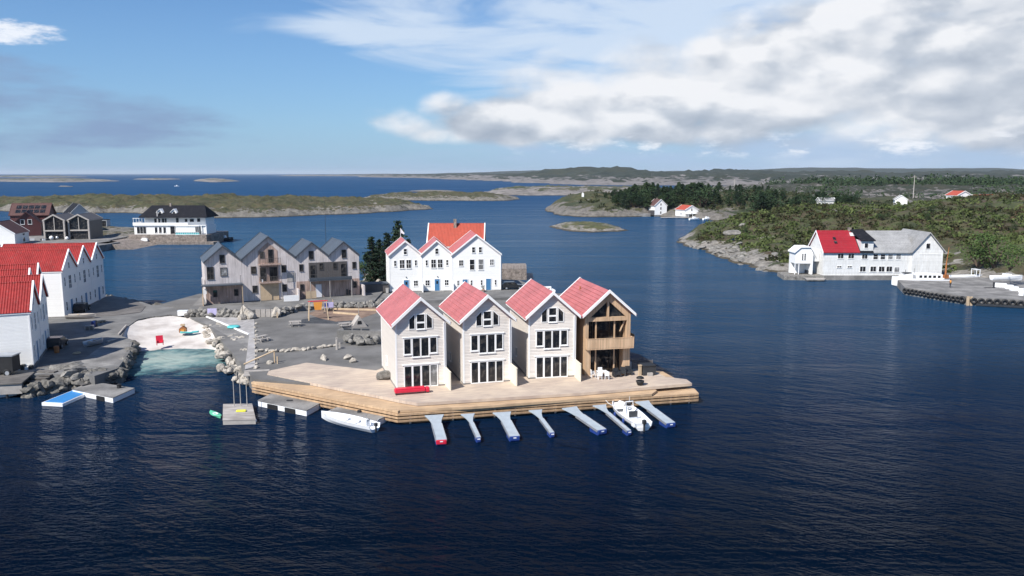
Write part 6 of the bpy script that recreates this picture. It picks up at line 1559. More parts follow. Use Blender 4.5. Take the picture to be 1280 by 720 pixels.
# cross wing facing the water
wing = thing('tmp', (0,0,0), 0, 'x', 'x'); bpy.data.objects.remove(wing)
m = MB(); c_ = (wx0+wx1)/2; m.prism([(wx0+.003,1.1),(wx1,1.1),(wx1,ev+.2),(c_,rg-.1),(wx0+.003,ev)], -.6, D+2); m.build('gable_wing', M['oldwhite'], t)
def sroof(x0, x1, mat, name='roof', oh=.45, e=ev, r=rg, lift=0.):
    m = MB(); s = (r-e)/(D/2)
    for (ya, za, yb, zb_) in ((-oh, e-oh*s, D/2, r), (D+oh, e-oh*s, D/2, r)):
        m.add([(x0,ya,za+lift),(x1,ya,za+lift),(x1,yb,zb_+lift),(x0,yb,zb_+lift),(x0,ya,za+.17+lift),(x1,ya,za+.17+lift),(x1,yb,zb_+.17+lift),(x0,yb,zb_+.17+lift)],
              [(0,3,2,1),(4,5,6,7),(0,1,5,4),(1,2,6,5),(2,3,7,6),(3,0,4,7)] if ya < 1 else [(0,1,2,3),(7,6,5,4),(4,5,1,0),(5,6,2,1),(6,7,3,2),(7,4,0,3)])
    return m.build(name, mat, t)
r1 = X(1072); r2 = X(1089)
sroof(-.3, r1, M['crimson'], lift=.06); sroof(r1+.003, r2, M['blackroof'], e=ev+2.4*0, lift=.02); sroof(r2+.003, wx0+.6, M['ashroof'])
# cross-wing roof, left slope meeting the main roof
m = MB(); we = ev-.3
for sg in (-1, 1):
    xe = c_+sg*(3.5+.45)
    v = [(xe,-1.0,we),(c_,-1.0,rg+.02),(c_,D+2.4,rg+.02),(xe,D+2.4,we)]
    v2 = [(a,b,c+.17) for a,b,c in v]
    m.add(v+v2, [(0,1,2,3),(7,6,5,4),(4,5,1,0),(5,6,2,1),(6,7,3,2),(7,4,0,3)] if sg > 0 else [(3,2,1,0),(4,5,6,7),(0,1,5,4),(1,2,6,5),(2,3,7,6),(3,0,4,7)])
m.build('roof', M['ashroof'], t)
m = MB(); m.prism([(c_-4.0,we-.08),(c_,rg-.06),(c_+4.0,we-.08),(c_+4.0,we+.2),(c_,rg+.24),(c_-4.0,we+.2)], -1.06, -1.003); m.build('bargeboard', M['greytrim'], t)
# wall dormer with black roof
m = MB(); m.box(r1+.2, r2, -.03, 3.5, ev-.6, ev+2.6); m.build('wall_dormer', M['oldwhite'], t)
m = MB(); m.add([(r1+.05,-.5,ev+2.4),(r2+.25,-.5,ev+2.4),(r2-.6,D/2,rg+.3),(r1-.6,D/2,rg+.3),(r1+.05,-.5,ev+2.62),(r2+.25,-.5,ev+2.62),(r2-.6,D/2,rg+.5),(r1-.6,D/2,rg+.5)],
   [(0,3,2,1),(4,5,6,7),(0,1,5,4),(1,2,6,5),(2,3,7,6),(3,0,4,7)]); m.build('dormer_roof', M['blackroof'], t)
m = MB(); 
m.prism([(-.02,-.02)]*0 or [(0,0),(0.01,0),(0.01,.01)], 0, .01) if False else None
for yy, s_ in ((-.5, 1),):
    pass
# left gable barge boards
m = MB(); s = (rg-ev)/(D/2)
for a, b in ((-.5, D/2), (D+.5, D/2)):
    za = ev-.5*s; m.add([(-.36,a,za-.15),(-.30,a,za-.15),(-.30,b,rg-.1),(-.36,b,rg-.1),(-.36,a,za+.3),(-.30,a,za+.3),(-.30,b,rg+.33),(-.36,b,rg+.33)], [(0,3,2,1),(4,5,6,7),(0,1,5,4),(1,2,6,5),(2,3,7,6),(3,0,4,7)])
m.build('bargeboard', M['trim'], t)
fr = dict(fr=.06)
for px in (1049, 1062): window(t, hW, 'F', X(px), zz(323), 1.3, 1.05, 2, 1, **fr)
window(t, hW, 'F', X(1079), zz(323.5), 1.25, 1.05, 2, 1, **fr)
for px in (1092.5, 1101.5, 1111, 1121): window(t, hW, 'F', X(px), zz(324), 1.05, 1.15, 1, 2, mat=M['glass'] if px < 1105 else M['curtain'], **fr)
for px in (1077.5, 1090.5, 1101, 1110.5): window(t, hW, 'F', X(px), zz(339.5), 1.3, 1.2, 2, 1, **fr)
for px in (1048, 1061): window(t, hW, 'F', X(px), zz(334.5), 1.0, .35, 2, 1, **fr)
window(t, hW, 'F', X(1120), zz(340), 1.1, 1.1, 1, 1, mat=M['curtain'], **fr)
window(t, hW, 'F', X(1080), zz(310), .8, 1.1, 1, 1, off=.04, **fr)
window(t, hW, 'F', c_-.1, zz(310.5), .9, 1.2, 1, 1, off=.62, sill=False, **fr)
window(t, hW, 'F', c_-.4, zz(325), .8, 1.1, 1, 1, mat=M['curtain'], off=.62, sill=False, **fr)
m = MB(); m.box(c_-1.9, c_+2.6, -.66, -.603, 1.3, zz(318)); m.box(c_-2.0, c_+2.8, -.72, -.662, zz(318), zz(318)+.15); m.build('sliding_door', M['oldwhite'], t)
for k, yy in enumerate((1.6, 2.5)):
    s = (rg-ev)/(D/2); m = MB(); m.add([(3.0,yy,ev+s*yy+.25),(3.7,yy,ev+s*yy+.25),(3.7,yy+.6,ev+s*(yy+.6)+.25),(3.0,yy+.6,ev+s*(yy+.6)+.25)], [(0,1,2,3)]); 
    m.box(2.98,3.72,yy-.05,yy-.003,ev+s*yy+.1,ev+s*yy+.3); m.build('roof_window', M['glass'], t)
m = MB(); m.box(LX-4.0-9, LX-4-7.4, 3.2, 4.2, rg-1.0, rg-.55+.3); m.build('roof_hatch', M['trim'], t)
m = MB(); m.box(LX*.36, LX*.36+.7, D/2-.3, D/2+.4, rg, rg+.9); m.build('chimney', M['stonewall'], t)
m = MB(); m.box(5,13.0,D,D+4,1,9.8); m.build('rear_block', M['oldwhite'], t) if False else None
# annexe on the left
AX0, AX1 = X(995.5), X(1018)
t2 = thing('boat_store', (t.location.x+(AX0+AX1)/2, Y0+1.5, 1.1), .0, 'small white boat store with open ground floor at the left end of the warehouse', 'boat store')
w2 = AX1-AX0
m = MB(); m.prism([(-w2/2,2.6),(w2/2,2.6),(w2/2,5.0),(w2*.32,6.3),(-w2*.22,6.3),(-w2/2,5.3)], 0, 4); m.box(w2/2-.5, w2/2, .003, 4, 0, 2.597); m.box(-w2/2, w2/2-.503, 3, 4, 0, 2.597); m.build('wall', M['white'], t2)
m = MB(); m.prism([(-w2/2-.3,5.15),(-w2*.22,6.42),(w2*.32,6.42),(w2/2+.2,5.1),(w2/2+.2,5.25),(w2*.32,6.6),(-w2*.22,6.6),(-w2/2-.3,5.32)][::-1] if False else [(-w2/2-.3,5.05),(-w2*.22,6.33),(-w2*.22,6.55),(-w2/2-.3,5.3)][::-1], -.3, 4.3)
m.prism([(-w2*.22,6.33),(w2*.32,6.33),(w2*.32,6.55),(-w2*.22,6.55)], -.3, 4.3); m.prism([(w2*.32,6.33),(w2/2+.2,4.95),(w2/2+.2,5.2),(w2*.32,6.55)], -.3, 4.3); m.build('roof', M['trim'], t2)
for u_ in (-.28, .28):
    window(t2, dict(w=w2, L=8), 'F', u_-.1, 3.4, .3, 1.5, 1, 3, .05, sill=False)
for X_ in (-w2/2+.1, -w2/2+1.0):
    m = MB(); m.box(X_-.08, X_+.08, .1, .26, 0, 2.6); m.build('post', M['trim'], t2)
m = MB(); m.box(AX1-X(1008)-.5, AX1-X(1008)+.9, 1, 3, .1, .8); m.build('stored_boat', M['dark'], t2)
m = MB(); m.prism([(w2/2+.003, 3.0),(w2/2+1.8, 3.0),(w2/2+1.8, 5.0),(w2/2+.003, 5.3)], .8, 7); m.build('link', M['oldwhite'], t2)
m = MB(); m.slab([(-w2/2-3,-1.6),(w2/2+2.0,-2.4),(w2/2+2.0,8),(-w2/2-2,6)], -2.5, -.1); o = m.build('path', M['rockgrey'], None, loc=t2.location); tag(o, kind='structure')
m = MB(); m.prism([(-2,0),(2,0),(2.4,.3),(-2.2,.3)], -1.5, 0); o = m.build('slip_ramp', M['greytimber'], None, loc=(t2.location.x+1.2, Y0-1.4, .4)); tag(o, 'dark timber landing at the left end of the white warehouse', 'landing')
# ================================================================ RIGHT QUAY
qz = 1.55
edge = [G(1131,359,qz), G(1211.5,371.5,qz), G(1300,376,qz)]
qp = [tuple(e[:2]) for e in edge]+[(125,143),(150,170),(118,178),(97,176),(84,171)]
ground('quay', qp, -2, qz, M['concrete'])
def tyre(p, n, r=.48):
    o = MB(); o.torus((0,0,0), (n.x, n.y, 0), r*.7, r*.32, 16, 8); o = o.build('tyre', M['black'], None, True, loc=(p.x+n.x*.2, p.y+n.y*.2, p.z))
    tag(o, 'black tyre fender hanging on the face of the right-hand quay', 'tyre', 'tyre fenders along the right-hand quay')
A, B, C3 = edge; d = (B-A).normalized(); n = Vector((d.y, -d.x, 0))
if n.y > 0: n = -n
for k in range(15):
    p = A.lerp(B, (k+.3)/15.6); p.z = .85+R.uniform(-.06,.06); tyre(p, n, .54 if k < 14 else .7)
p = B.copy()
m = MB(); m.box(-.5,-.1,-.25,.05,-.3,1.75); m.box(.15,.5,-.25,.05,-.3,1.7); o = m.build('fender_post', M['timber'], None, loc=(p.x, p.y-.1, 0)); tag(o, 'pair of pale timber fender posts at the corner of the right-hand quay', 'post')
d = (C3-B).normalized(); n = Vector((d.y, -d.x, 0))
for k in range(9):
    p = B.lerp(C3, (k+.6)/9); p.z = .9+R.uniform(-.05,.05); tyre(p, n if n.y < 0 else -n, .62)
p = B.lerp(C3, .5); m = MB(); m.box(-4.5,4.5,-.45,-.18,.1,.5); o = m.build('fender_beam', M['dark'], None, loc=(p.x, p.y, 0), rz=math.atan2(d.y, d.x)); tag(o, 'long dark fender beam low on the right end of the quay', 'fender beam')
# fishing boat behind quay head
A = G(1128,357,.6); t = thing('fishing_boat', (A.x+4.9, 168.5+3.2, .1), math.pi-.1, 'white fishing boat with long windowed wheelhouse moored behind the head of the quay', 'fishing boat')
m = hull(11.5, 3.4, 1.7, transom=.85, floor=.7); m.build('hull', M['gel'], t)
m = MB(); m.prism([(-4.3,1.2),(.9,1.2),(1.3,2.6),(.9,3.0),(-4.3,2.8)], -1.2, 1.2); o = m.build('wheelhouse', M['gel'], t)
for k in range(5):
    for sy in (-1.215, 1.215): m = MB(); m.box(-3.9+k*.95, -3.3+k*.95, sy-.01, sy+.01, 2.0, 2.55); m.build('pane', M['glass'], o)
m = MB(); m.prism([(1.6,1.2),(4.2,1.2),(4.0,2.5),(1.8,2.9)], -.9, .9); m.build('fore_cabin', M['gel'], t)
m = MB(); m.tube((3,0,2.5),(3,0,3.6),.05); m.tube((1.2,0,2.9),(1.2,0,3.9),.04); m.box(1.8,3.6,-.7,.7,2.9,3.0); m.build('mast', M['dark'], t)
# smaller boats behind
t = thing('motorboat', (0,0,.1), .05, 'low white motorboat with a frame arch moored beyond the middle of the quay', 'motorboat'); q = G(1214,354,.5); t.location = (q.x, 176.5, 1.0)
m = hull(9, 2.4, .8); m.build('hull', M['gel'], t); m = MB()
for sx in (2.2, 3.0):
    m.tube((sx,-.9,.6),(sx,-.9,2.2),.07); m.tube((sx,.9,.6),(sx,.9,2.2),.07)
m.box(2.1,3.1,-1,1,2.2,2.3); m.build('arch', M['gel'], t)
t = thing('motorboat', (0,0,1), -.05, 'white boat hull on the ground at the back right of the quay', 'motorboat'); q = G(1258,352,1.2); t.location = (q.x, q.y, 1.55); m = hull(6.5, 2.1, .9); m.build('hull', M['gel'], t); m = MB(); m.prism([(-.8,.4),(1,.4),(.6,1.4),(-.6,1.4)], -.7, .7); m.build('cabin', M['gel'], t)
for k, (px, py) in enumerate(((1246,358.5),(1254,359),(1262,361),(1268,363),(1279,365.5),(1279,369))):
    q = G(px, py, qz); m = MB(); m.prism([(-.75,0),(.75,0),(.55,.8),(-.55,.8)], -.4, .4); o = m.build('concrete_block', M['gel'], None, loc=q, rz=-.6+.2*k); tag(o, 'white concrete block in the line at the back right of the quay', 'block', 'white blocks along the right-hand quay')
q = G(1189,347,2.); t = thing('crane', (q.x, 174, 1.5), .3, 'small rust-orange deck crane with a thin jib behind the quay', 'crane')
m = MB(); m.tube((0,0,0),(0,0,3.6),.22,.15); m.build('column', M['rust'], t); m = MB(); m.tube((0,0,3.4),(.4,0,7.0),.1,.05); m.build('jib', M['rust'], t); m = MB(); m.box(-.6,.6,-.4,.4,-.1,.8); m.build('base', M['rust'], t)
q = G(1240,360,qz); t = thing('mooring_bollard', q, 0, 'dark metal frame with cable standing on the quay near the white blocks', 'frame'); m = MB(); m.box(-1.6,.3,-.05,.05,.0,.12); m.box(.2,.45,-.15,.15,0,1.2); m.build('frame_body', M['dark'], t)
for k in range(10):
    q = G(1150+R.uniform(0,125), 352, 1.0); rock('rockgrey', q.x, 179+R.uniform(-1,1.5), 1.0, R.uniform(.5,1.2), 'grey stone on the bank behind the right-hand quay', 'stones behind the quay')
# person standing on the quay
def person(p, rz, label, top, legs):
    H = 1.75; t = thing('person', p, rz, label, 'person')
    me = bpy.data.meshes.new('body'); V = [(0,0,.93),(0,0,1.15),(0,0,1.40),(0,0,1.50),(0,-.01,1.62),(0,-.01,1.74),(-.18,0,1.40),(-.24,-.02,1.15),(-.25,-.08,.92),(-.25,-.1,.82),(.18,0,1.40),(.24,-.02,1.15),(.25,-.08,.92),(.25,-.1,.82),
        (-.10,0,.86),(-.11,-.02,.48),(-.12,.01,.07),(-.13,-.14,.03),(.10,0,.86),(.11,-.02,.48),(.12,.01,.07),(.13,-.14,.03)]
    E_ = [(0,1),(1,2),(2,3),(3,4),(4,5),(2,6),(6,7),(7,8),(8,9),(2,10),(10,11),(11,12),(12,13),(0,14),(14,15),(15,16),(16,17),(0,18),(18,19),(19,20),(20,21)]
    me.from_pydata(V, E_, []); o = bpy.data.objects.new('body', me); COL.objects.link(o); o.parent = t; me.materials.append(legs)
    md = o.modifiers.new('s', 'SKIN'); rad = [.15,.15,.16,.06,.10,.07,.075,.05,.04,.035,.075,.05,.04,.035,.10,.065,.045,.04,.10,.065,.045,.04]
    for v, r_ in zip(me.skin_vertices[0].data, rad): v.radius = (r_, r_*.85)
    me.skin_vertices[0].data[0].use_root = True
    sd = o.modifiers.new('d', 'SUBSURF'); sd.levels = 1; sd.render_levels = 1
    m = MB(); m.lathe((0,0,0), [(.17,.92),(.19,1.1),(.21,1.35),(.15,1.47),(.08,1.5)], 14); c = m.build('jacket', top, t, True); c.scale = (1.15,.85,1)
    m = MB(); m.lathe((0,-.01,1.66), [(.112,0),(.115,.06),(.08,.12),(.02,.14)], 12); m.build('hair', M['bark'], t, True)
    return t
q = G(1187.5, 359.5, qz); person(q, .4, 'person in a pale orange jacket and dark trousers standing on the quay', M['orange'], M['cloth'])
# ================================================================ FAR HOUSES
def small(x, y, a, zb_, w, L, hh, label, wall, roof, cat='house', grp=None, wins=True, name='house'):
    h = gable_house(name, label, cat, grp, x, y, a, zb_, w, L, zb_+hh*.62, zb_+hh, wall, roof, oh=.3, ohg=.3, th=.2, bw=.3, corner=False)
    if wins:
        r = h['root']
        for v_ in (.8, 3.2):
            window(r, h, 'F', 0, v_, .9, 1.3, 1, 2, .1)
        if hh > 7: window(r, h, 'F', 0, 5.6, .8, 1.1, 1, 2, .1)
        window(r, h, 'L', L*.4, 1.0, 1.0, 1.2, 2, 1, .1)
    return h
q = G(825.5, 269.5, .5)
h = small(q.x, 458, .25, .8, 7.6, 9, 8.8, 'white gabled boathouse with faded red roof below the dark grove on the far shore', M['white'], M['brownroof'])
m = MB(); m.box(-.3,.3,5,5.6,7.6,9.8); m.build('chimney', M['stonewall'], h['root'])
m = MB(); m.box(-6.5,-3.85,0,3,0,2.8); m.build('lean_to', M['darkgrey'], h['root'])
q = XZ(862, 262, 446); 
h = small(q.x+.3, 442, .35, .8, 8.5, 10, 6.0, 'low white house with red roof and veranda, right one of two on the far shore', M['white'], M['orangeroof'])
m = MB(); m.box(-4.2,8,-3,-.1,1.6,1.8); v_ = m.build('veranda', M['trim'], h['root'])
for k in range(5): m = MB(); m.box(-4+k*2.8,-3.8+k*2.8,-2.9,-2.7,-1,1.6); m.build('post', M['trim'], v_)
m = MB(); m.box(4.3,9.5,0,5,0,2.8); m.build('side_wing', M['white'], h['root']); m = MB(); m.box(4.25,9.8,-.3,5.3,2.803,3.0); m.build('wing_roof', M['ashroof'], h['root'])
t = thing('long_shed', (XZ(847,266,462).x, 462, .8), .05, 'long white boundary shed between the two houses on the far shore', 'shed'); m = MB(); m.box(-3.2,3.6,0,4,0,3.2); m.build('wall', M['white'], t); m = MB(); m.box(-3.4,3.8,-.2,4.2,3.2,3.4); m.build('roof', M['ashroof'], t)
t = thing('jetty', (XZ(846,270,440).x, 438, 0), .0, 'low timber jetty in front of the two houses on the far shore', 'jetty'); m = MB(); m.box(-9,14,-1,2,.5,.8); m.build('decking', M['greytimber'], t)
for k in range(8): m = MB(); m.tube((-8.5+k*3,-.6,-1),(-8.5+k*3,-.6,.5),.15); m.build('pile', M['dark'], t)
for px, L_, lb in ((868, 6, 'white motorboat moored in front of the low red-roofed house on the far shore'), (884, 5, 'white motorboat at the right end of the far shore jetty')):
    q = G(px, 274.5, .3); t = thing('motorboat', (q.x, q.y, .1), .3, lb, 'motorboat'); m = hull(L_, 2.2, .9); m.build('hull', M['gel'], t); m = MB(); m.prism([(-.9,.4),(.9,.4),(.5,1.7),(-.6,1.8)], -.8, .8); m.build('cabin', M['gel'], t)
q = G(786, 269.8, .5); t = thing('stone_wall', (q.x+3.5, q.y, .3), .0, 'low pale stone jetty wall left of the far white boathouse', 'stone wall'); m = MB(); m.box(-7,9,0,3,-1,1.5); m.build('masonry', M['rockpale'] if False else M['concrete'], t)
q = XZ(728.5, 246, 520); z_, d_ = pen1(q.x, 520); m = MB(); m.box(-.7,.7,-.7,.7,0,2.0); m.prism([(-.8,2.003),(.8,2.003),(0,2.9)], -.8, .8); o = m.build('beacon', M['trim'], None, loc=(q.x, 520, z_-.2)); tag(o, 'tiny white beacon hut on top of the rocky headland', 'beacon')
def onheath(px, py, it=6):
    g_ = G(px, py, 9.)
    for _ in range(it):
        z, d = heath1(g_.x, g_.y); g_ = G(px, py, max(z, 0))
    return g_
def atdepth(px, py, Y): return XZ(px, py, Y)
q = atdepth(1126, 257.5, 390); small(q.x, 390, -.35, q.z, 5.5, 7, 5.0, 'small white cottage with pale grey roof alone on the skyline of the heath', M['white'], M['ashroof'], 'cottage', name='cottage', wins=False)
q = atdepth(1032, 255, 400); h = small(q.x, 400, math.pi/2*.98, q.z-.4, 5, 7.6, 3.4, 'low whitish hut lying on the heath above the warehouse ridge', M['oldwhite'], M['ashroof'], 'hut', name='hut', wins=False); h['root'].location.x += 3.8
q = atdepth(1212, 256, 400); small(q.x, 398, -math.pi/2+.2, q.z-.3, 7, 12, 5.2, 'house with long orange roof on the right skyline, the nearer one of two', M['white'], M['orangeroof'], wins=False, name='house'); 
q = atdepth(1212, 250.5, 408); small(q.x-.5, 412, .15, q.z-1.0, 8, 9, 5.5, 'white-gabled house with orange roof rising just behind the long orange roof', M['white'], M['orangeroof'], wins=False, name='house')
# power poles
for px, top, Y, bs, lb in ((1143.5, 219, 560, 246, 'tall thin pale mast on the skyline right of the small white cottage'), (918.5, 224, 560, 245, 'thin mast rising behind the dark grove'), (962, 270, 300, 290, 'short pale pole on the near heath left of the warehouse')):
    q = XZ(px, top, Y); b = XZ(px, bs, Y); m = MB(); m.tube((0,0,b.z-2),(0,0,q.z),.35 if Y > 400 else .14,.2 if Y > 400 else .1); m.box(-1.6,1.6,-.15,.15,q.z-1.4,q.z-1.1) if Y > 400 else None; o = m.build('power_pole', M['greytimber'], None, loc=(q.x, Y, 0)); tag(o, lb, 'pole')
# distant motor boat with wake
q = G(221, 233.3, 0); t = thing('motorboat', (q.x, q.y, 0), .2, 'tiny white motorboat far out on the open sea at the left', 'motorboat'); m = hull(9, 3, 1.4); m.build('hull', M['gel'], t); m = MB(); m.prism([(-1.5,.8),(1.5,.8),(1,3),(-1,3)], -1, 1); m.build('cabin', M['gel'], t)
# ---- beyond the 290 boulders that show largest, the rest become one mass of loose stones
bl = [o for o in S.objects if o.name.split('.')[0] == 'boulder']
bl.sort(key=lambda o: -max(o.scale)/max(20, (o.location-Vector((0,0,CAMH))).length))
bpy.context.view_layer.update()
rest = {}
for o in bl[290:]:
    m = rest.setdefault(o.data.materials[0].name, (MB(), o.data.materials[0]))[0]
    m.add([o.matrix_basis @ v.co for v in o.data.vertices], [tuple(f.vertices) for f in o.data.polygons])
    bpy.data.objects.remove(o)
if rest:
    allm = MB(); mats = []; idx = []
    for k, (m, mt) in rest.items():
        allm.add(m.v, m.f); idx += [len(mats)]*len(m.f); mats.append(mt)
    o = allm.build('loose_stones', None); [o.data.materials.append(q_) for q_ in mats]; o.data.polygons.foreach_set('material_index', idx)
    tag(o, 'smaller stones scattered between the boulders along the shores', 'stones', None, 'stuff')
# ================================================================ WORLD
W = bpy.data.worlds.new('World'); S.world = W; W.use_nodes = True; wt = W.node_tree
for n_ in list(wt.nodes): wt.nodes.remove(n_)
class WT(NT):
    def __init__(s, t): s.t = t; s.tc = None
w = WT(wt)
SUNEL = math.radians(45); sd = Vector((-.66, -.75)); AZ = math.atan2(sd.x, sd.y)
sky = w.n('ShaderNodeTexSky'); sky.sky_type = 'NISHITA'; sky.sun_disc = False; sky.sun_elevation = SUNEL; sky.sun_rotation = AZ % (2*math.pi); sky.altitude = 0; sky.air_density = AIR; sky.dust_density = DUST; sky.ozone_density = OZ
d = w.co('Generated'); o = w.sep(d)
az = w.math('ARCTAN2', o[0], o[1]); el = w.math('ARCSINE', o[2])
cb = w.n('ShaderNodeCombineXYZ'); w.link(az, cb.inputs[0]); w.link(w.math('MULTIPLY', el, 1.9), cb.inputs[1]); P2 = cb.outputs[0]
def UV(px, py): return math.atan((px-640)/990), (217-py)/990
def ell(px, py, rx, ry, dv=0.0):
    u0, v0 = UV(px, py); a = rx/990; b = ry/990
    x = w.math('DIVIDE', w.math('SUBTRACT', az, u0), a); y = w.math('DIVIDE', w.math('SUBTRACT', el, v0+dv), b)
    return w.math('SUBTRACT', 1., w.math('ADD', w.math('MULTIPLY', x, x), w.math('MULTIPLY', y, y)))
def mx(*a):
    r = a[0]
    for b in a[1:]: r = w.math('MAXIMUM', r, b)
    return r
def sstep(x, a, b): return w.ramp(x, [(a, (0,0,0)), (b, (1,1,1))], 'EASE')
# cumulus bank
env = mx(ell(960, 118, 300, 72), ell(1240, 80, 300, 125), ell(740, 150, 230, 40), ell(640, 160, 130, 26), ell(1500, 60, 300, 150))
def offs(a, b):
    off = w.n('ShaderNodeVectorMath'); off.operation = 'ADD'; w.link(P2, off.inputs[0]); off.inputs[1].default_value = (a, b, 0); return off.outputs[0]
def cum(v):
    a = w.noise(v, 6.0, 3, .48); b = w.noise(v, 20, 5, .58)
    nn = w.n('ShaderNodeTexNoise'); nn.inputs['Scale'].default_value = 14; nn.inputs['Detail'].default_value = 3; w.link(v, nn.inputs['Vector'])
    vm = w.n('ShaderNodeVectorMath'); vm.operation = 'MULTIPLY_ADD'; w.link(nn.outputs['Color'], vm.inputs[0]); vm.inputs[1].default_value = (.055,)*3; w.link(v, vm.inputs[2])
    def puff(sc):
        vo = w.n('ShaderNodeTexVoronoi'); vo.feature = 'F1'; vo.inputs['Scale'].default_value = sc; w.link(vm.outputs[0], vo.inputs['Vector'])
        return w.math('SUBTRACT', 1., vo.outputs['Distance'])
    pf = puff(15)
    r_ = w.math('ADD', w.math('MULTIPLY', a, .62), w.math('MULTIPLY', b, .18))
    return w.math('ADD', r_, w.math('MULTIPLY', pf, .19))
c0 = cum(P2); c1 = cum(offs(-.012, .030))
e0 = w.math('MULTIPLY', w.math('MAXIMUM', env, -1.5), .30)
den = w.math('ADD', c0, e0)
alpha = w.math('MULTIPLY', sstep(den, .44, .66), .96)
lit = w.math('MULTIPLY_ADD', w.math("SUBTRACT", c0, c1), 3.0, .80)
pa = w.noise(offs(.7, .3), 7.0, 5, .5, .2)
patch = w.ramp(pa, [(.46, (0,0,0)), (.60, (1,1,1))], 'EASE')
lit = w.math('SUBTRACT', lit, w.math('MULTIPLY', patch, .42))
low = w.ramp(el, [(UV(0,186)[1], (1,1,1)), (UV(0,150)[1], (0,0,0))])
lit = w.math('SUBTRACT', lit, w.math('MULTIPLY', low, .22), clamp=True)
ccol = w.ramp(lit, [(.0, tuple(x*CB for x in (.40,.46,.56))), (.45, tuple(x*CB for x in (.60,.65,.73))), (.9, tuple(x*CB for x in (.93,.94,.97)))])
# high thin veil
v3 = w.mapv(P2, (2.0, 5.5, 1), (0,0,-.16)); ci = w.noise(v3, 2.2, 6, .56, .5)
env2 = mx(ell(1120, 20, 640, 105), ell(760, 60, 330, 42), ell(500, 48, 130, 26), ell(800, 110, 230, 50), ell(1200, 130, 300, 100))
a2 = w.math('MULTIPLY', sstep(w.math('ADD', ci, w.math('MULTIPLY', w.math('MAXIMUM', env2, -2), .26)), .44, .74), .86)
band = w.ramp(el, [(0, (0,0,0)), (UV(0,200)[1], (0,0,0)), (UV(0,190)[1], (1,1,1)), (UV(0,178)[1], (.8,.8,.8)), (UV(0,165)[1], (0,0,0))])
right = w.ramp(w.math('MULTIPLY_ADD', az, 1., .5), [(.45, (0,0,0)), (.62, (1,1,1))])
nb = w.noise(w.mapv(P2, (1, 1.5, 1), loc=(.31, .2, 0)), 15, 5, .62)
a3 = w.math('MULTIPLY', w.math('MULTIPLY', sstep(nb, .50, .66), band), right)
lp = ell(10, 73, 80, 15); nl = w.noise(w.mapv(P2, (1, 1.6, 1)), 30, 4, .62)
a3 = mx(a3, w.math('MULTIPLY', sstep(w.math('ADD', nl, w.math('MULTIPLY', w.math('MAXIMUM', lp, -1.), .30)), .50, .85), sstep(lp, .0, .25)))
env4 = mx(ell(20, 155, 190, 34), ell(-150, 150, 230, 60), ell(170, 178, 130, 12))
a4 = w.math('MULTIPLY', sstep(w.math('ADD', w.noise(w.mapv(P2, (1, 2.2, 1)), 7, 5, .55), w.math('MULTIPLY', w.math('MINIMUM', w.math('MAXIMUM', env4, -2), .5), .3)), .42, .78), .95)
env5 = mx(ell(1060, 192, 520, 34))
a5 = w.math('MULTIPLY', sstep(w.math('ADD', w.noise(w.mapv(P2, (1, 4, 1)), 6, 5, .5), w.math('MULTIPLY', w.math('MAXIMUM', env5, -2), .3)), .42, .85), .85)
hz = w.ramp(el, [(0, (1,1,1)), (.06, (.55,.55,.55)), (.22, (0,0,0))])
def bg(col, st):
    b = w.n('ShaderNodeBackground'); b.inputs[1].default_value = st
    if isinstance(col, tuple): b.inputs[0].default_value = (*col, 1)
    else: w.link(col, b.inputs[0])
    return b.outputs[0]
sk = w.mix(1., sky.outputs[0], SKYTINT, 'MULTIPLY')
def over(base, col, a): return w.mix(a, base, col)
x = w.mix(0.0, sk, (0,0,0))
S1 = KX/SKYS
x = over(x, tuple(q*S1 for q in HZC), w.math('MULTIPLY', hz, .75))
x = over(x, tuple(q*S1 for q in (.20,.29,.46)), a4)
x = over(x, tuple(q*S1 for q in (.55,.64,.76)), a2)
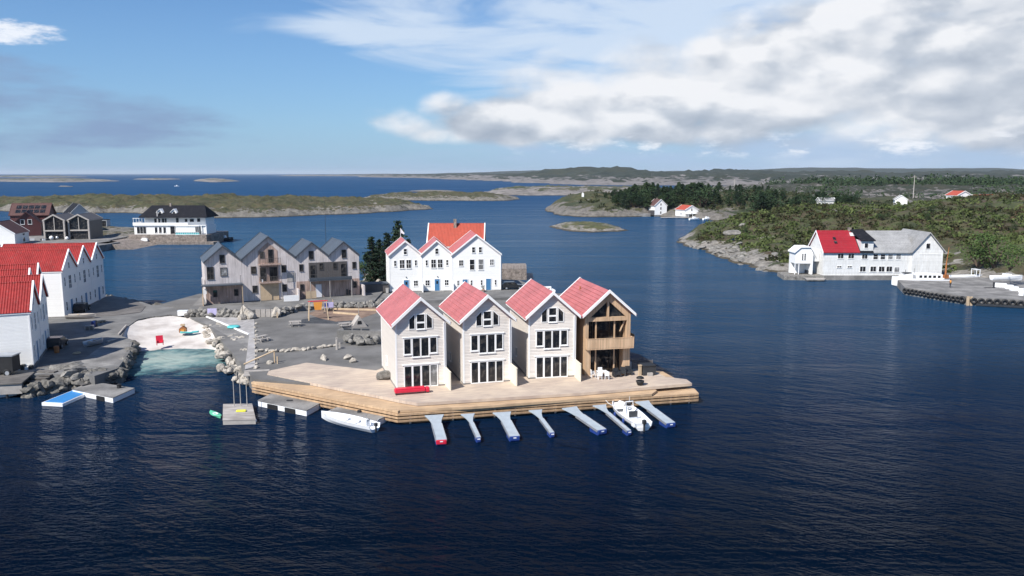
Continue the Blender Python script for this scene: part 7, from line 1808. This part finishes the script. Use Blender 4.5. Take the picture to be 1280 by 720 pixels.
x = over(x, tuple(q*S1 for q in (.34,.46,.64)), a5)
ce = w.n('ShaderNodeVectorMath'); ce.operation = 'SCALE'; w.link(ccol, ce.inputs[0]); ce.inputs[3].default_value = S1
x = over(x, ce.outputs[0], alpha)
x = over(x, tuple(q*S1*.86 for q in (.93,.95,1.0)), w.math('MULTIPLY', a3, .85))
b = bg(x, SKYS)
out = w.n('ShaderNodeOutputWorld'); w.link(b, out.inputs[0])
W.cycles.sampling_method = 'MANUAL'; W.cycles.sample_map_resolution = 512
# sun
L = bpy.data.lights.new('sun', 'SUN'); L.energy = SUNS; L.angle = math.radians(.53); L.color = (1, .955, .89)
lo = bpy.data.objects.new('sun', L); COL.objects.link(lo)
dirv = Vector((sd.x*math.cos(SUNEL), sd.y*math.cos(SUNEL), math.sin(SUNEL))); lo.rotation_euler = dirv.to_track_quat('Z', 'Y').to_euler()
# haze
if HAZE:
    m = MB(); m.box(-62000, 62000, -3600, 61000, -8, 160)
    hm = bpy.data.materials.new('haze'); hm.use_nodes = True; nt = hm.node_tree; nt.nodes.remove(nt.nodes['Principled BSDF'])
    pv = nt.nodes.new('ShaderNodeVolumePrincipled'); pv.inputs['Color'].default_value = (.80,.90,1,1); pv.inputs['Density'].default_value = HAZE; pv.inputs['Anisotropy'].default_value = 0.0
    nt.links.new(pv.outputs[0], nt.nodes['Material Output'].inputs['Volume']); o = m.build('haze', hm); tag(o, kind='stuff')
# camera
cam = bpy.data.cameras.new('camera'); cam.sensor_width = 36; cam.lens = 36*F/1280; cam.clip_start = .5; cam.clip_end = 200000
co = bpy.data.objects.new('camera', cam); COL.objects.link(co); co.location = (0, 0, CAMH); co.rotation_euler = (math.pi/2-PITCH, 0, 0); S.camera = co
S.render.engine = 'CYCLES'; S.render.resolution_x = 1024; S.render.resolution_y = 576
S.view_settings.view_transform = 'Standard'; S.view_settings.look = 'None'; S.view_settings.gamma = 1; S.view_settings.exposure = EXPO; S.view_settings.use_curve_mapping = False
S.cycles.max_bounces = 6; S.cycles.volume_bounces = 0
